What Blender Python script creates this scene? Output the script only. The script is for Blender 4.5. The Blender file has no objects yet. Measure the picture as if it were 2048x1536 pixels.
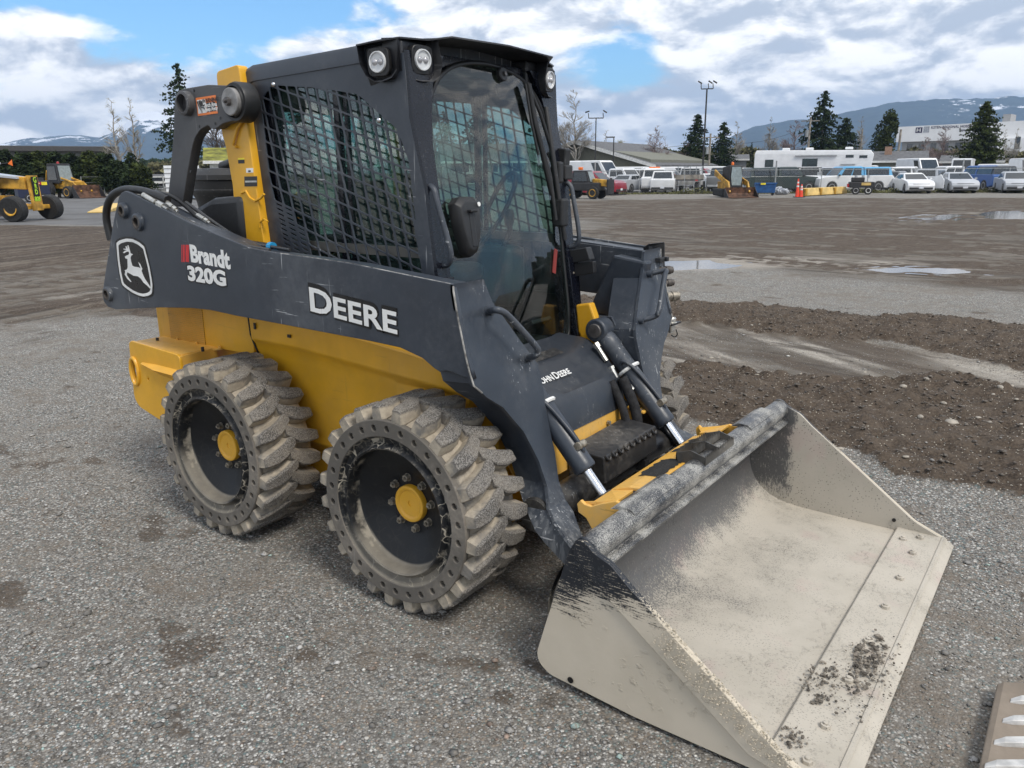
import bpy, math, random
import numpy as np
from mathutils import Vector, Matrix
R_ = math.radians
random.seed(7)
rng = np.random.default_rng(11)
scene = bpy.context.scene

# ---------------------------------------------------------------- camera
CAM = np.array([1.994, -2.849, 1.652]); YAW, PITCH, ROLL, FPX = R_(126.191), R_(-15.049), R_(-0.422), 1573.25
_f = np.array([math.cos(PITCH)*math.cos(YAW), math.cos(PITCH)*math.sin(YAW), math.sin(PITCH)])
_r = np.cross(_f, [0, 0, 1]); _r /= np.linalg.norm(_r); _u = np.cross(_r, _f)
CR = _r*math.cos(ROLL) + _u*math.sin(ROLL); CU = -_r*math.sin(ROLL) + _u*math.cos(ROLL); CF = _f
cam = bpy.data.cameras.new('camera'); camo = bpy.data.objects.new('camera', cam); scene.collection.objects.link(camo)
cam.sensor_width = 36; cam.lens = 36*FPX/2048; cam.clip_start = 0.05; cam.clip_end = 30000
camo.matrix_world = Matrix(((CR[0], CU[0], -CF[0], CAM[0]), (CR[1], CU[1], -CF[1], CAM[1]), (CR[2], CU[2], -CF[2], CAM[2]), (0, 0, 0, 1)))
scene.camera = camo

# ---------------------------------------------------------------- sky and sun
SUN_EL, SUN_AZ = R_(52), math.atan2(-0.30, 1.0)      # direction towards the sun (azimuth from +x)
SUN_V = Vector((math.cos(SUN_EL)*math.cos(SUN_AZ), math.cos(SUN_EL)*math.sin(SUN_AZ), math.sin(SUN_EL)))
SUN_STRENGTH = 1.8
SKY_BLUE, CLOUD_LIGHT = 0.12, 0.98
EXPOSURE = 0.64
sun = bpy.data.lights.new('sun', 'SUN'); suno = bpy.data.objects.new('sun', sun); scene.collection.objects.link(suno)
sun.energy = SUN_STRENGTH; sun.angle = R_(18); sun.color = (1, 0.94, 0.85)
suno.rotation_euler = SUN_V.to_track_quat('Z', 'Y').to_euler()
world = bpy.data.worlds.new('World'); scene.world = world; world.use_nodes = True
scene.view_settings.view_transform = 'Standard'; scene.view_settings.look = 'None'
scene.view_settings.exposure = EXPOSURE; scene.view_settings.gamma = 1
scene.cycles.max_bounces = 8; scene.cycles.transparent_max_bounces = 24; scene.cycles.use_denoising = True
scene.cycles.caustics_reflective = False; scene.cycles.caustics_refractive = False
scene.cycles.volume_bounces = 0


class NT:
    """small helper for node trees"""
    def __init__(s, tree):
        s.t = tree; s.n = tree.nodes; s.l = tree.links
    def node(s, typ, **kw):
        n = s.n.new(typ)
        for k, v in kw.items():
            setattr(n, k, v)
        return n
    def set(s, inp, v):
        if v is None: return
        if isinstance(v, bpy.types.NodeSocket): s.l.new(v, inp)
        elif isinstance(v, (tuple, list)) and len(v) == 3 and inp.type == 'RGBA': inp.default_value = (*v, 1)
        else: inp.default_value = v
    def math(s, op, a, b=None, c=None, clamp=False):
        n = s.node('ShaderNodeMath', operation=op); n.use_clamp = clamp
        s.set(n.inputs[0], a); s.set(n.inputs[1], b); s.set(n.inputs[2], c)
        return n.outputs[0]
    def mix(s, f, a, b, mode='MIX'):
        n = s.node('ShaderNodeMix', data_type='RGBA', blend_type=mode)
        s.set(n.inputs[0], f); s.set(n.inputs[6], a); s.set(n.inputs[7], b)
        return n.outputs[2]
    def ramp(s, f, lo, hi, a=0.0, b=1.0, smooth=True):
        n = s.node('ShaderNodeMapRange', interpolation_type='SMOOTHSTEP' if smooth else 'LINEAR')
        s.set(n.inputs[0], f); n.inputs[1].default_value = lo; n.inputs[2].default_value = hi
        s.set(n.inputs[3], a); s.set(n.inputs[4], b)
        return n.outputs[0]
    def noise(s, vec, scale, detail=4, rough=0.55, dist=0.0):
        n = s.node('ShaderNodeTexNoise'); s.set(n.inputs['Vector'], vec)
        n.inputs['Scale'].default_value = scale; n.inputs['Detail'].default_value = detail
        n.inputs['Roughness'].default_value = rough; n.inputs['Distortion'].default_value = dist
        return n.outputs[0]
    def voro(s, vec, scale, feature='F1', rand=1.0, out=0):
        n = s.node('ShaderNodeTexVoronoi', feature=feature); s.set(n.inputs['Vector'], vec)
        n.inputs['Scale'].default_value = scale; n.inputs['Randomness'].default_value = rand
        return n.outputs[out]
    def mapping(s, vec, scale=(1, 1, 1), loc=(0, 0, 0), rot=(0, 0, 0)):
        n = s.node('ShaderNodeMapping'); s.set(n.inputs[0], vec)
        n.inputs[1].default_value = loc; n.inputs[2].default_value = rot; n.inputs[3].default_value = scale
        return n.outputs[0]
    def sep(s, vec):
        n = s.node('ShaderNodeSeparateXYZ'); s.set(n.inputs[0], vec); return n.outputs
    def comb(s, x, y, z):
        n = s.node('ShaderNodeCombineXYZ')
        for i, v in enumerate((x, y, z)): s.set(n.inputs[i], v)
        return n.outputs[0]
    def bump(s, h, strength=0.3, dist=0.01):
        n = s.node('ShaderNodeBump'); s.set(n.inputs['Height'], h)
        n.inputs['Strength'].default_value = strength; n.inputs['Distance'].default_value = dist
        return n.outputs[0]


def build_world():
    w = NT(world.node_tree); w.n.clear()
    out = w.node('ShaderNodeOutputWorld'); bg = w.node('ShaderNodeBackground')
    sky = w.node('ShaderNodeTexSky', sky_type='NISHITA'); sky.sun_disc = False
    sky.sun_elevation = SUN_EL; sky.sun_rotation = math.pi/2 - SUN_AZ
    sky.altitude = 60; sky.air_density = 1.0; sky.dust_density = 0.6; sky.ozone_density = 1.5
    tc = w.node('ShaderNodeTexCoord'); d = tc.outputs['Generated']
    x, y, z = w.sep(d)
    # azimuth / elevation of the direction, measured around the lot (0 = along +y, positive towards +x)
    az = w.math('ARCTAN2', x, y); el = w.math('ARCSINE', z)
    def blob(a0, e0, sa, se):
        da = w.math('DIVIDE', w.math('SUBTRACT', az, R_(a0)), R_(sa)); de = w.math('DIVIDE', w.math('SUBTRACT', el, R_(e0)), R_(se))
        q = w.math('ADD', w.math('MULTIPLY', da, da), w.math('MULTIPLY', de, de))
        return w.math('EXPONENT', w.math('MULTIPLY', q, -1.0))
    def cl(dz, scale, detail, seed): return w.noise(w.mapping(d, (1, 1, 2.3), (seed, seed*.7, dz)), scale, detail, .57, .25)
    d1 = cl(0, 3.4, 9, 1.3); d1u = cl(-.085, 3.4, 6, 1.3)          # the same clouds seen a little higher: gives lit tops and grey bases
    d2 = cl(0, 9.5, 8, 4.1); d2u = cl(-.035, 9.5, 6, 4.1)
    gap = w.math('ADD', w.math('MULTIPLY', blob(-60, 12.5, 17, 3.4), .40), w.math('ADD', w.math('MULTIPLY', blob(-29, 7.5, 4.0, 2.6), .17), w.math('MULTIPLY', blob(-70, 5.0, 5, 1.2), .12)))
    cover = w.math('SUBTRACT', w.math('ADD', w.math('MULTIPLY', d1, .78), w.math('MULTIPLY', d2, .30)), gap)
    cover = w.math('ADD', cover, w.math('MULTIPLY', blob(-8, 10, 26, 12), .07))
    mask = w.ramp(cover, .40, .50)
    lit = w.math('ADD', w.math('MULTIPLY', w.math('SUBTRACT', d1, d1u), 2.8), w.math('MULTIPLY', w.math('SUBTRACT', d2, d2u), 3.2))
    lit = w.math('ADD', lit, w.math('MULTIPLY', w.math('SUBTRACT', .60, cover), 1.4))
    lit = w.math('ADD', lit, w.math('ADD', w.math('MULTIPLY', blob(-61, 7.0, 13, 3.2), .16), w.math('MULTIPLY', blob(-10, 6.5, 14, 2.2), .26)))
    lit = w.ramp(lit, -.20, .58)
    col = w.mix(lit, (0.40, 0.455, 0.54), (1.0, 0.99, 0.98))
    colS = w.node('ShaderNodeVectorMath', operation='SCALE'); w.set(colS.inputs[0], col); colS.inputs['Scale'].default_value = CLOUD_LIGHT
    skyS = w.node('ShaderNodeVectorMath', operation='SCALE'); w.set(skyS.inputs[0], sky.outputs[0]); skyS.inputs['Scale'].default_value = SKY_BLUE
    skyT = w.mix(1.0, skyS.outputs[0], (0.50, 0.80, 1.0), 'MULTIPLY')
    res = w.mix(mask, skyT, colS.outputs[0])
    w.set(bg.inputs[0], res); bg.inputs[1].default_value = 1.0
    w.l.new(bg.outputs[0], out.inputs[0])
build_world()


# ---------------------------------------------------------------- measuring helpers
def P(px, py, ax, val):
    """point of the measured view ray through photograph pixel (px, py) at coordinate ax = val"""
    d = CF + CR*(px-1024)/FPX - CU*(py-768)/FPX
    t = (val-CAM[ax])/d[ax]
    return CAM + d*t
def PPl(px, py, o, n):
    d = CF + CR*(px-1024)/FPX - CU*(py-768)/FPX
    o = np.array(o, float); n = np.array(n, float)
    return CAM + d*(np.dot(o-CAM, n)/np.dot(d, n))
def G(px, py, z=0.0): return P(px, py, 2, z)
def XZ(pts, y): return [(P(a, b, 1, y)[0], P(a, b, 1, y)[2]) for a, b in pts]


# ---------------------------------------------------------------- object helpers
def tag(o, label=None, cat=None, group=None, kind=None):
    if label: o['label'] = label
    if cat: o['category'] = cat
    if group: o['group'] = group
    if kind: o['kind'] = kind
    return o
def empty(name, loc=(0, 0, 0), rz=0.0, label=None, cat=None, group=None):
    o = bpy.data.objects.new(name, None); scene.collection.objects.link(o)
    o.empty_display_size = 0.2; o.location = loc; o.rotation_euler = (0, 0, rz)
    return tag(o, label, cat, group)
def link(name, me, mat=None, parent=None):
    o = bpy.data.objects.new(name, me); scene.collection.objects.link(o)
    if mat is not None:
        me.materials.clear(); me.materials.append(mat)
    if parent is not None: o.parent = parent
    return o
KIDS = {}
def copy_tree(o, parent=None):
    c = o.copy(); scene.collection.objects.link(c)
    if parent is not None: c.parent = parent
    for ch in [q for q in scene.objects if q.parent == o]:
        copy_tree(ch, c)
    return c

class MB:
    def __init__(s): s.v = []; s.f = []
    def add(s, vs, fs):
        b = len(s.v); s.v += [tuple(float(c) for c in q) for q in vs]; s.f += [tuple(b+i for i in f) for f in fs]; return s
    def box(s, c, sz, rot=None):
        x, y, z = [q/2 for q in sz]
        vs = [Vector((a*x, b*y, d*z)) for a in (-1, 1) for b in (-1, 1) for d in (-1, 1)]
        if rot is not None: vs = [rot @ q for q in vs]
        vs = [q+Vector(c) for q in vs]
        return s.add(vs, [(0, 1, 3, 2), (4, 6, 7, 5), (0, 4, 5, 1), (2, 3, 7, 6), (0, 2, 6, 4), (1, 5, 7, 3)])
    def bx(s, x0, x1, y0, y1, z0, z1): return s.box(((x0+x1)/2, (y0+y1)/2, (z0+z1)/2), (abs(x1-x0), abs(y1-y0), abs(z1-z0)))
    def loft(s, rings, caps=True, closed=True):
        n = len(rings[0]); b = len(s.v)
        for r in rings: s.v += [tuple(float(c) for c in q) for q in r]
        for k in range(len(rings)-1):
            for i in range(n if closed else n-1):
                j = (i+1) % n
                s.f.append((b+k*n+i, b+k*n+j, b+(k+1)*n+j, b+(k+1)*n+i))
        if caps:
            s.f.append(tuple(b+i for i in range(n))[::-1]); s.f.append(tuple(b+(len(rings)-1)*n+i for i in range(n)))
        return s
    def prism(s, poly, off):
        a = [Vector(q) for q in poly]; o = Vector(off)
        return s.loft([a, [q+o for q in a]])
    def sheet(s, grid):
        return s.loft(grid, caps=False, closed=False)
    def tube(s, pts, r, n=10, smooth_pts=0):
        pts = [Vector(q) for q in pts]
        if smooth_pts:
            for _ in range(smooth_pts):
                q = [pts[0]]
                for a, b in zip(pts[:-1], pts[1:]): q += [a.lerp(b, .25), a.lerp(b, .75)]
                q.append(pts[-1]); pts = q
        rs = r if isinstance(r, (list, tuple)) else [r]*len(pts)
        rings = []; up = None
        for i, p in enumerate(pts):
            t = (pts[min(i+1, len(pts)-1)]-pts[max(i-1, 0)]).normalized()
            if up is None:
                up = Vector((0, 0, 1)) if abs(t.z) < .9 else Vector((1, 0, 0))
            a = (up-t*up.dot(t)).normalized(); b = t.cross(a); up = a
            rings.append([p+(a*math.cos(2*math.pi*k/n)+b*math.sin(2*math.pi*k/n))*rs[i] for k in range(n)])
        return s.loft(rings)
    def cyl(s, p0, p1, r0, r1=None, n=24): return s.tube([p0, p1], [r0, r0 if r1 is None else r1], n)
    def lathe(s, prof, o, axis, n=48, caps=False):
        """prof: (distance along axis, radius)"""
        o = Vector(o); ax = Vector(axis).normalized(); up = Vector((0, 0, 1)) if abs(ax.z) < .9 else Vector((1, 0, 0))
        a = (up-ax*up.dot(ax)).normalized(); b = ax.cross(a)
        return s.loft([[o+ax*h+(a*math.cos(2*math.pi*k/n)+b*math.sin(2*math.pi*k/n))*r for k in range(n)] for h, r in prof], caps)
    def hexa(s, p0, p1, r): return s.tube([p0, p1], r, 6)
    def mesh(s, name, smooth=None):
        me = bpy.data.meshes.new(name); me.from_pydata(s.v, [], s.f); me.update()
        import bmesh
        bm = bmesh.new(); bm.from_mesh(me); bmesh.ops.recalc_face_normals(bm, faces=bm.faces); bm.to_mesh(me); bm.free()
        if smooth: me.polygons.foreach_set('use_smooth', [True]*len(me.polygons)); me.set_sharp_from_angle(angle=R_(smooth))
        return me
    def build(s, name, mat, parent=None, bev=0.0, smooth=None, seg=2):
        o = link(name, s.mesh(name, smooth), mat, parent)
        if bev:
            m = o.modifiers.new('bevel', 'BEVEL'); m.width = bev; m.segments = seg; m.limit_method = 'ANGLE'; m.angle_limit = R_(35); m.harden_normals = False
        return o

def curve_mesh(loops, ext=0.0, bev=0.0, res=1):
    cu = bpy.data.curves.new('outline', 'CURVE'); cu.dimensions = '2D'; cu.fill_mode = 'BOTH'; cu.extrude = ext; cu.bevel_depth = bev; cu.bevel_resolution = res
    for lp in loops:
        sp = cu.splines.new('POLY'); sp.points.add(len(lp)-1)
        for i, q in enumerate(lp): sp.points[i].co = (q[0], q[1], 0, 1)
        sp.use_cyclic_u = True
    ob = bpy.data.objects.new('outline', cu)
    me = bpy.data.meshes.new_from_object(ob); bpy.data.objects.remove(ob); bpy.data.curves.remove(cu)
    return me
def frame(o, U, V):
    U = Vector(U).normalized(); V = Vector(V).normalized(); N = U.cross(V)
    return Matrix(((U.x, V.x, N.x, o[0]), (U.y, V.y, N.y, o[1]), (U.z, V.z, N.z, o[2]), (0, 0, 0, 1)))
def plate(name, loops, fr, th, mat, parent=None, bev=0.0):
    me = curve_mesh(loops, max(th/2-bev, 0), bev); me.transform(fr); me.name = name
    return link(name, me, mat, parent)
def side_frame(y): return frame((0, y, 0), (1, 0, 0), (0, 0, 1))   # local (u, v) = world (x, z); thickness along y
def text_mesh(txt, size, fr, ext=0.001, offset=0.0, sx=1.0, space=1.0, align='CENTER'):
    cu = bpy.data.curves.new('lettering', 'FONT'); cu.body = txt; cu.size = size; cu.extrude = ext; cu.offset = offset
    cu.space_character = space; cu.align_x = align; cu.align_y = 'CENTER'; cu.resolution_u = 3
    ob = bpy.data.objects.new('lettering', cu); me = bpy.data.meshes.new_from_object(ob)
    bpy.data.objects.remove(ob); bpy.data.curves.remove(cu)
    me.transform(Matrix.Diagonal((sx, 1, 1, 1))); me.transform(fr); return me
def rounded(pts, r, n=4):
    """round the corners of a closed 2-D polygon"""
    out = []; k = len(pts)
    for i in range(k):
        p0, p, p1 = [Vector((*q, 0)).to_2d() for q in (pts[i-1], pts[i], pts[(i+1) % k])]
        a, b = p0-p, p1-p; d = min(r, a.length*.48, b.length*.48)
        A, B = p+a.normalized()*d, p+b.normalized()*d
        for j in range(n+1):
            t = j/n; out.append(tuple(A*(1-t)**2+p*2*t*(1-t)+B*t*t))
    return out


# ---------------------------------------------------------------- materials
MATS = {}
def mat_base(name):
    m = bpy.data.materials.new(name); m.use_nodes = True; t = NT(m.node_tree); t.n.clear()
    out = t.node('ShaderNodeOutputMaterial'); b = t.node('ShaderNodeBsdfPrincipled'); t.l.new(b.outputs[0], out.inputs[0])
    tc = t.node('ShaderNodeTexCoord')
    MATS[name] = m
    return m, t, b, tc.outputs['Object'], out
def simple(name, col, rough=0.5, metal=0.0, var=0.12, scale=6.0, bump=0.0, coat=0.0, emit=None, spec=0.5):
    m, t, b, oc, out = mat_base(name)
    n = t.noise(oc, scale, 5)
    dark = tuple(c*(1-var*1.6) for c in col); lite = tuple(min(1, c*(1+var)) for c in col)
    t.set(b.inputs['Base Color'], t.mix(t.ramp(n, .3, .7), dark, lite))
    t.set(b.inputs['Roughness'], t.ramp(t.noise(oc, scale*2.3, 4), .3, .7, rough*.85, min(1, rough*1.15)))
    b.inputs['Metallic'].default_value = metal; b.inputs['Coat Weight'].default_value = coat; b.inputs['Coat Roughness'].default_value = .12
    b.inputs['Specular IOR Level'].default_value = spec
    if bump: t.set(b.inputs['Normal'], t.bump(t.noise(oc, scale*8, 6, .65), .5, bump))
    if emit: b.inputs['Emission Color'].default_value = (*emit[:3], 1); b.inputs['Emission Strength'].default_value = emit[3]
    return m
def painted(name, col, rough=.42, dust=(.36, .33, .28), dust_amt=.25, scratch=.5, chip=(.42, .42, .42), low_dust=None, coat=.0):
    """machine paint: dust film, fine streaks and scratches; low_dust = (z_full, z_none) splash dirt at the bottom"""
    m, t, b, oc, out = mat_base(name)
    big = t.noise(oc, 2.2, 6, .6); fine = t.noise(oc, 38, 6, .7)
    base = t.mix(t.ramp(t.noise(oc, 5, 4), .3, .7), tuple(c*.9 for c in col), tuple(min(1, c*1.08) for c in col))
    d = t.math('MULTIPLY', t.ramp(t.math('ADD', t.math('MULTIPLY', big, .7), t.math('MULTIPLY', fine, .3)), .42, .72), dust_amt)
    if low_dust:
        z = t.sep(oc)[2]
        ld = t.ramp(t.math('ADD', z, t.math('MULTIPLY', t.math('SUBTRACT', fine, .5), .35)), low_dust[1], low_dust[0])
        stre = t.ramp(t.noise(t.mapping(oc, (1, 1, .12), rot=(0, .35, 0)), 60, 4, .6), .42, .62)
        d = t.math('MAXIMUM', d, t.math('MULTIPLY', t.math('MULTIPLY', ld, stre), .75))
    c1 = t.mix(d, base, dust)
    # sparse thin scratches in two directions
    s1 = t.ramp(t.noise(t.mapping(oc, (30, 30, 1.3), rot=(0, .12, 0)), 3.0, 3, .5), .66, .70)
    s2 = t.ramp(t.noise(t.mapping(oc, (1.8, 24, 24), rot=(0, -.75, .2)), 3.3, 3, .5), .66, .70)
    gate = t.ramp(t.noise(oc, 2.2, 3), .46, .56)
    s = t.math('MULTIPLY', t.math('MULTIPLY', t.math('MAXIMUM', s1, s2), gate), scratch)
    spk = t.math('MULTIPLY', t.ramp(t.voro(oc, 55), .06, .03), t.math('MULTIPLY', t.ramp(t.noise(oc, 7, 2), .55, .6), .5))
    c2 = t.mix(t.math('MAXIMUM', s, t.math('MULTIPLY', spk, scratch)), c1, chip)
    t.set(b.inputs['Base Color'], c2)
    t.set(b.inputs['Roughness'], t.math('ADD', t.math('MULTIPLY', d, .6), t.ramp(fine, .3, .7, rough*.85, rough*1.15), clamp=True))
    b.inputs['Coat Weight'].default_value = coat; b.inputs['Coat Roughness'].default_value = .15
    t.set(b.inputs['Normal'], t.bump(t.noise(oc, 140, 4, .6), .12, .002))
    return m
M = {}
M['graphite'] = painted('graphite_paint', (.034, .042, .056), .36, dust=(.20, .21, .22), dust_amt=.36, scratch=.75, low_dust=(.30, .58), chip=(.45, .46, .47))
M['cab_black'] = painted('cab_black_paint', (.004, .005, .010), .25, dust=(.07, .08, .10), dust_amt=.06, scratch=.1)
M['plastic'] = painted('black_plastic', (.016, .017, .019), .5, dust=(.18, .17, .16), dust_amt=.12, scratch=.12)
M['hood'] = painted('front_cover_plastic', (.024, .029, .038), .34, dust=(.26, .25, .23), dust_amt=.20, scratch=.35)
M['yellow'] = painted('yellow_paint', (.72, .375, .018), .4, dust=(.42, .34, .22), dust_amt=.16, scratch=.12, chip=(.10, .07, .04), coat=.15)
M['yellow_worn'] = painted('yellow_worn_paint', (.76, .42, .07), .5, dust=(.50, .40, .24), dust_amt=.5, scratch=.3, chip=(.10, .07, .04))
M['black_steel'] = painted('black_steel', (.016, .016, .018), .35, dust=(.34, .32, .28), dust_amt=.40, scratch=.6)
M['step_steel'] = painted('step_steel', (.02, .02, .021), .5, dust=(.30, .27, .23), dust_amt=.55, scratch=.6)
M['rubber'] = simple('hose_rubber', (.014, .014, .015), .45, var=.2, bump=.001)
M['chrome'] = simple('chrome', (.72, .73, .75), .12, 1.0, var=.05)
M['fitting'] = simple('zinc_fitting', (.60, .59, .55), .35, .85, var=.15, scale=30)
M['pinsteel'] = simple('pin_steel', (.16, .15, .145), .45, .7, var=.25, scale=25)
M['bolt_gray'] = simple('bolt_gray', (.30, .27, .22), .5, .5, var=.3, scale=60)
M['white_decal'] = painted('white_decal', (.80, .80, .78), .45, dust=(.55, .52, .46), dust_amt=.08, scratch=.2, chip=(.06, .06, .06))
M['black_decal'] = simple('black_decal', (.009, .009, .010), .3, var=.1)
M['red_decal'] = simple('red_decal', (.62, .03, .035), .4)
M['orange_decal'] = simple('orange_decal', (.80, .20, .035), .4)
M['yellow_decal'] = simple('yellow_decal', (.80, .66, .03), .4)
M['lamp_lens'] = simple('lamp_lens', (.62, .63, .64), .15, var=.05, coat=.8)
M['lamp_bulb'] = simple('lamp_reflector', (.42, .42, .44), .2, .3, var=.05)
M['seat'] = simple('seat_vinyl', (.018, .018, .020), .6, bump=.001)
M['beige'] = simple('beige_trim', (.14, .135, .12), .6)
def mk_glass(name, tint, refl_rough=.02, dirt=.06, dirt_col=(.5, .5, .45), f0=.085):
    m, t, b, oc, out = mat_base(name); t.n.remove(b)
    tr = t.node('ShaderNodeBsdfTransparent'); t.set(tr.inputs[0], tint)
    gl = t.node('ShaderNodeBsdfGlossy'); gl.inputs['Roughness'].default_value = refl_rough; gl.inputs[0].default_value = (1, 1, 1, 1)
    fr = t.node('ShaderNodeFresnel'); fr.inputs[0].default_value = 1.5
    # keep the reflection of a thin pane the same on both of its sides
    geo = t.node('ShaderNodeNewGeometry')
    lw = t.node('ShaderNodeLayerWeight'); lw.inputs[0].default_value = .5
    f = t.math('ADD', t.math('MULTIPLY', t.math('POWER', lw.outputs['Facing'], 4.0), .8), f0)
    mx = t.node('ShaderNodeMixShader'); t.set(mx.inputs[0], f); t.l.new(tr.outputs[0], mx.inputs[1]); t.l.new(gl.outputs[0], mx.inputs[2])
    df = t.node('ShaderNodeBsdfDiffuse'); t.set(df.inputs[0], dirt_col)
    dn = t.math('MULTIPLY', t.ramp(t.noise(oc, 9, 7, .65), .35, .8), dirt)
    mx2 = t.node('ShaderNodeMixShader'); t.set(mx2.inputs[0], dn); t.l.new(mx.outputs[0], mx2.inputs[1]); t.l.new(df.outputs[0], mx2.inputs[2])
    t.l.new(mx2.outputs[0], out.inputs[0])
    return m
M['glass'] = mk_glass('tinted_glass', (.60, .72, .68), dirt=.035, dirt_col=(.4, .42, .4), f0=.07)
M['side_glass'] = mk_glass('side_tinted_glass', (.62, .76, .73), dirt=.07, dirt_col=(.30, .42, .40), f0=.10)

# ================================================================ SKID STEER LOADER
def mat_tyre():
    m, t, b, oc, out = mat_base('dusty_solid_tyre')
    x, y, z = t.sep(oc)
    r = t.math('SQRT', t.math('ADD', t.math('MULTIPLY', x, x), t.math('MULTIPLY', z, z)))
    n = t.noise(oc, 9, 6, .6); f = t.noise(oc, 190, 3, .6); sp = t.voro(oc, 230)
    tread = t.ramp(t.math('ADD', r, t.math('MULTIPLY', t.math('SUBTRACT', n, .5), .02)), .398, .410)
    speck = t.mix(t.ramp(f, .42, .60), (.070, .066, .062), (.235, .222, .205))
    speck = t.mix(t.ramp(n, .35, .7), speck, t.mix(.5, speck, (.27, .24, .20)))
    mud = t.mix(t.ramp(t.noise(oc, 30, 5, .6), .35, .65), (.43, .375, .295), (.32, .28, .225))
    mud = t.mix(t.ramp(t.noise(oc, 6, 4, .6), .5, .62), mud, (.20, .185, .165))
    t.set(b.inputs['Base Color'], t.mix(tread, mud, speck))
    b.inputs['Roughness'].default_value = .92; b.inputs['Specular IOR Level'].default_value = .2
    h = t.math('ADD', t.math('MULTIPLY', f, .5), t.math('MULTIPLY', t.noise(oc, 45, 5, .65), .9))
    t.set(b.inputs['Normal'], t.bump(h, .8, .006))
    return m
M['tyre'] = mat_tyre()
M['sidewall'] = painted('tyre_sidewall', (.105, .095, .082), .85, dust=(.30, .265, .22), dust_amt=.8, scratch=.15)
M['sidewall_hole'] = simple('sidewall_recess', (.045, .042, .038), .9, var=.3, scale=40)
def mat_rim():
    m, t, b, oc, out = mat_base('muddy_black_rim')
    x, y, z = t.sep(oc)
    base = (.011, .012, .014)
    n = t.noise(oc, 5, 6, .6)
    # dried mud washed into the bottom of the dish and the barrel
    r = t.math('SQRT', t.math('ADD', t.math('MULTIPLY', x, x), t.math('MULTIPLY', z, z)))
    low = t.ramp(t.math('ADD', z, t.math('MULTIPLY', t.math('SUBTRACT', n, .5), .16)), -.12, -.20)
    barrel = t.ramp(r, .2345, .2365)
    inner = t.math('MULTIPLY', barrel, t.ramp(r, .2425, .2412))
    mud = t.math('MULTIPLY', t.math('MULTIPLY', low, t.ramp(r, .228, .236)), .5)
    mud = t.math('MAXIMUM', mud, t.math('MULTIPLY', inner, t.ramp(t.noise(oc, 4, 5, .6), .44, .54)))
    # web of scraped clay
    v = t.node('ShaderNodeTexVoronoi', feature='DISTANCE_TO_EDGE'); wv = t.node('ShaderNodeVectorMath', operation='MULTIPLY_ADD'); nz = t.node('ShaderNodeTexNoise'); t.set(nz.inputs['Vector'], oc); nz.inputs['Scale'].default_value = 11; t.l.new(nz.outputs['Color'], wv.inputs[0]); wv.inputs[1].default_value = (.09, .09, .09); t.set(wv.inputs[2], oc); t.set(v.inputs['Vector'], wv.outputs[0]); v.inputs['Scale'].default_value = 17
    nv = t.noise(oc, 16, 4, .6)
    web = t.math('MULTIPLY', t.ramp(t.math('ADD', v.outputs[0], t.math('MULTIPLY', t.math('SUBTRACT', nv, .5), .06)), .045, .012), t.ramp(t.noise(oc, 7, 3), .40, .54))
    web = t.math('MULTIPLY', web, t.ramp(r, .235, .262, .03, 1.0))
    grime = t.math('MULTIPLY', t.ramp(t.noise(oc, 26, 6, .7), .50, .68), t.ramp(r, .235, .27, .02, .6))
    mk = t.math('MAXIMUM', t.math('MAXIMUM', mud, web), grime)
    t.set(b.inputs['Base Color'], t.mix(mk, base, t.mix(t.ramp(nv, .3, .7), (.40, .36, .29), (.30, .27, .22))))
    b.inputs['Specular IOR Level'].default_value = .3; t.set(b.inputs['Roughness'], t.ramp(mk, 0, 1, .42, .9)); t.set(b.inputs['Normal'], t.bump(mk, .4, .002))
    return m
M['rim'] = mat_rim()
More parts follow.
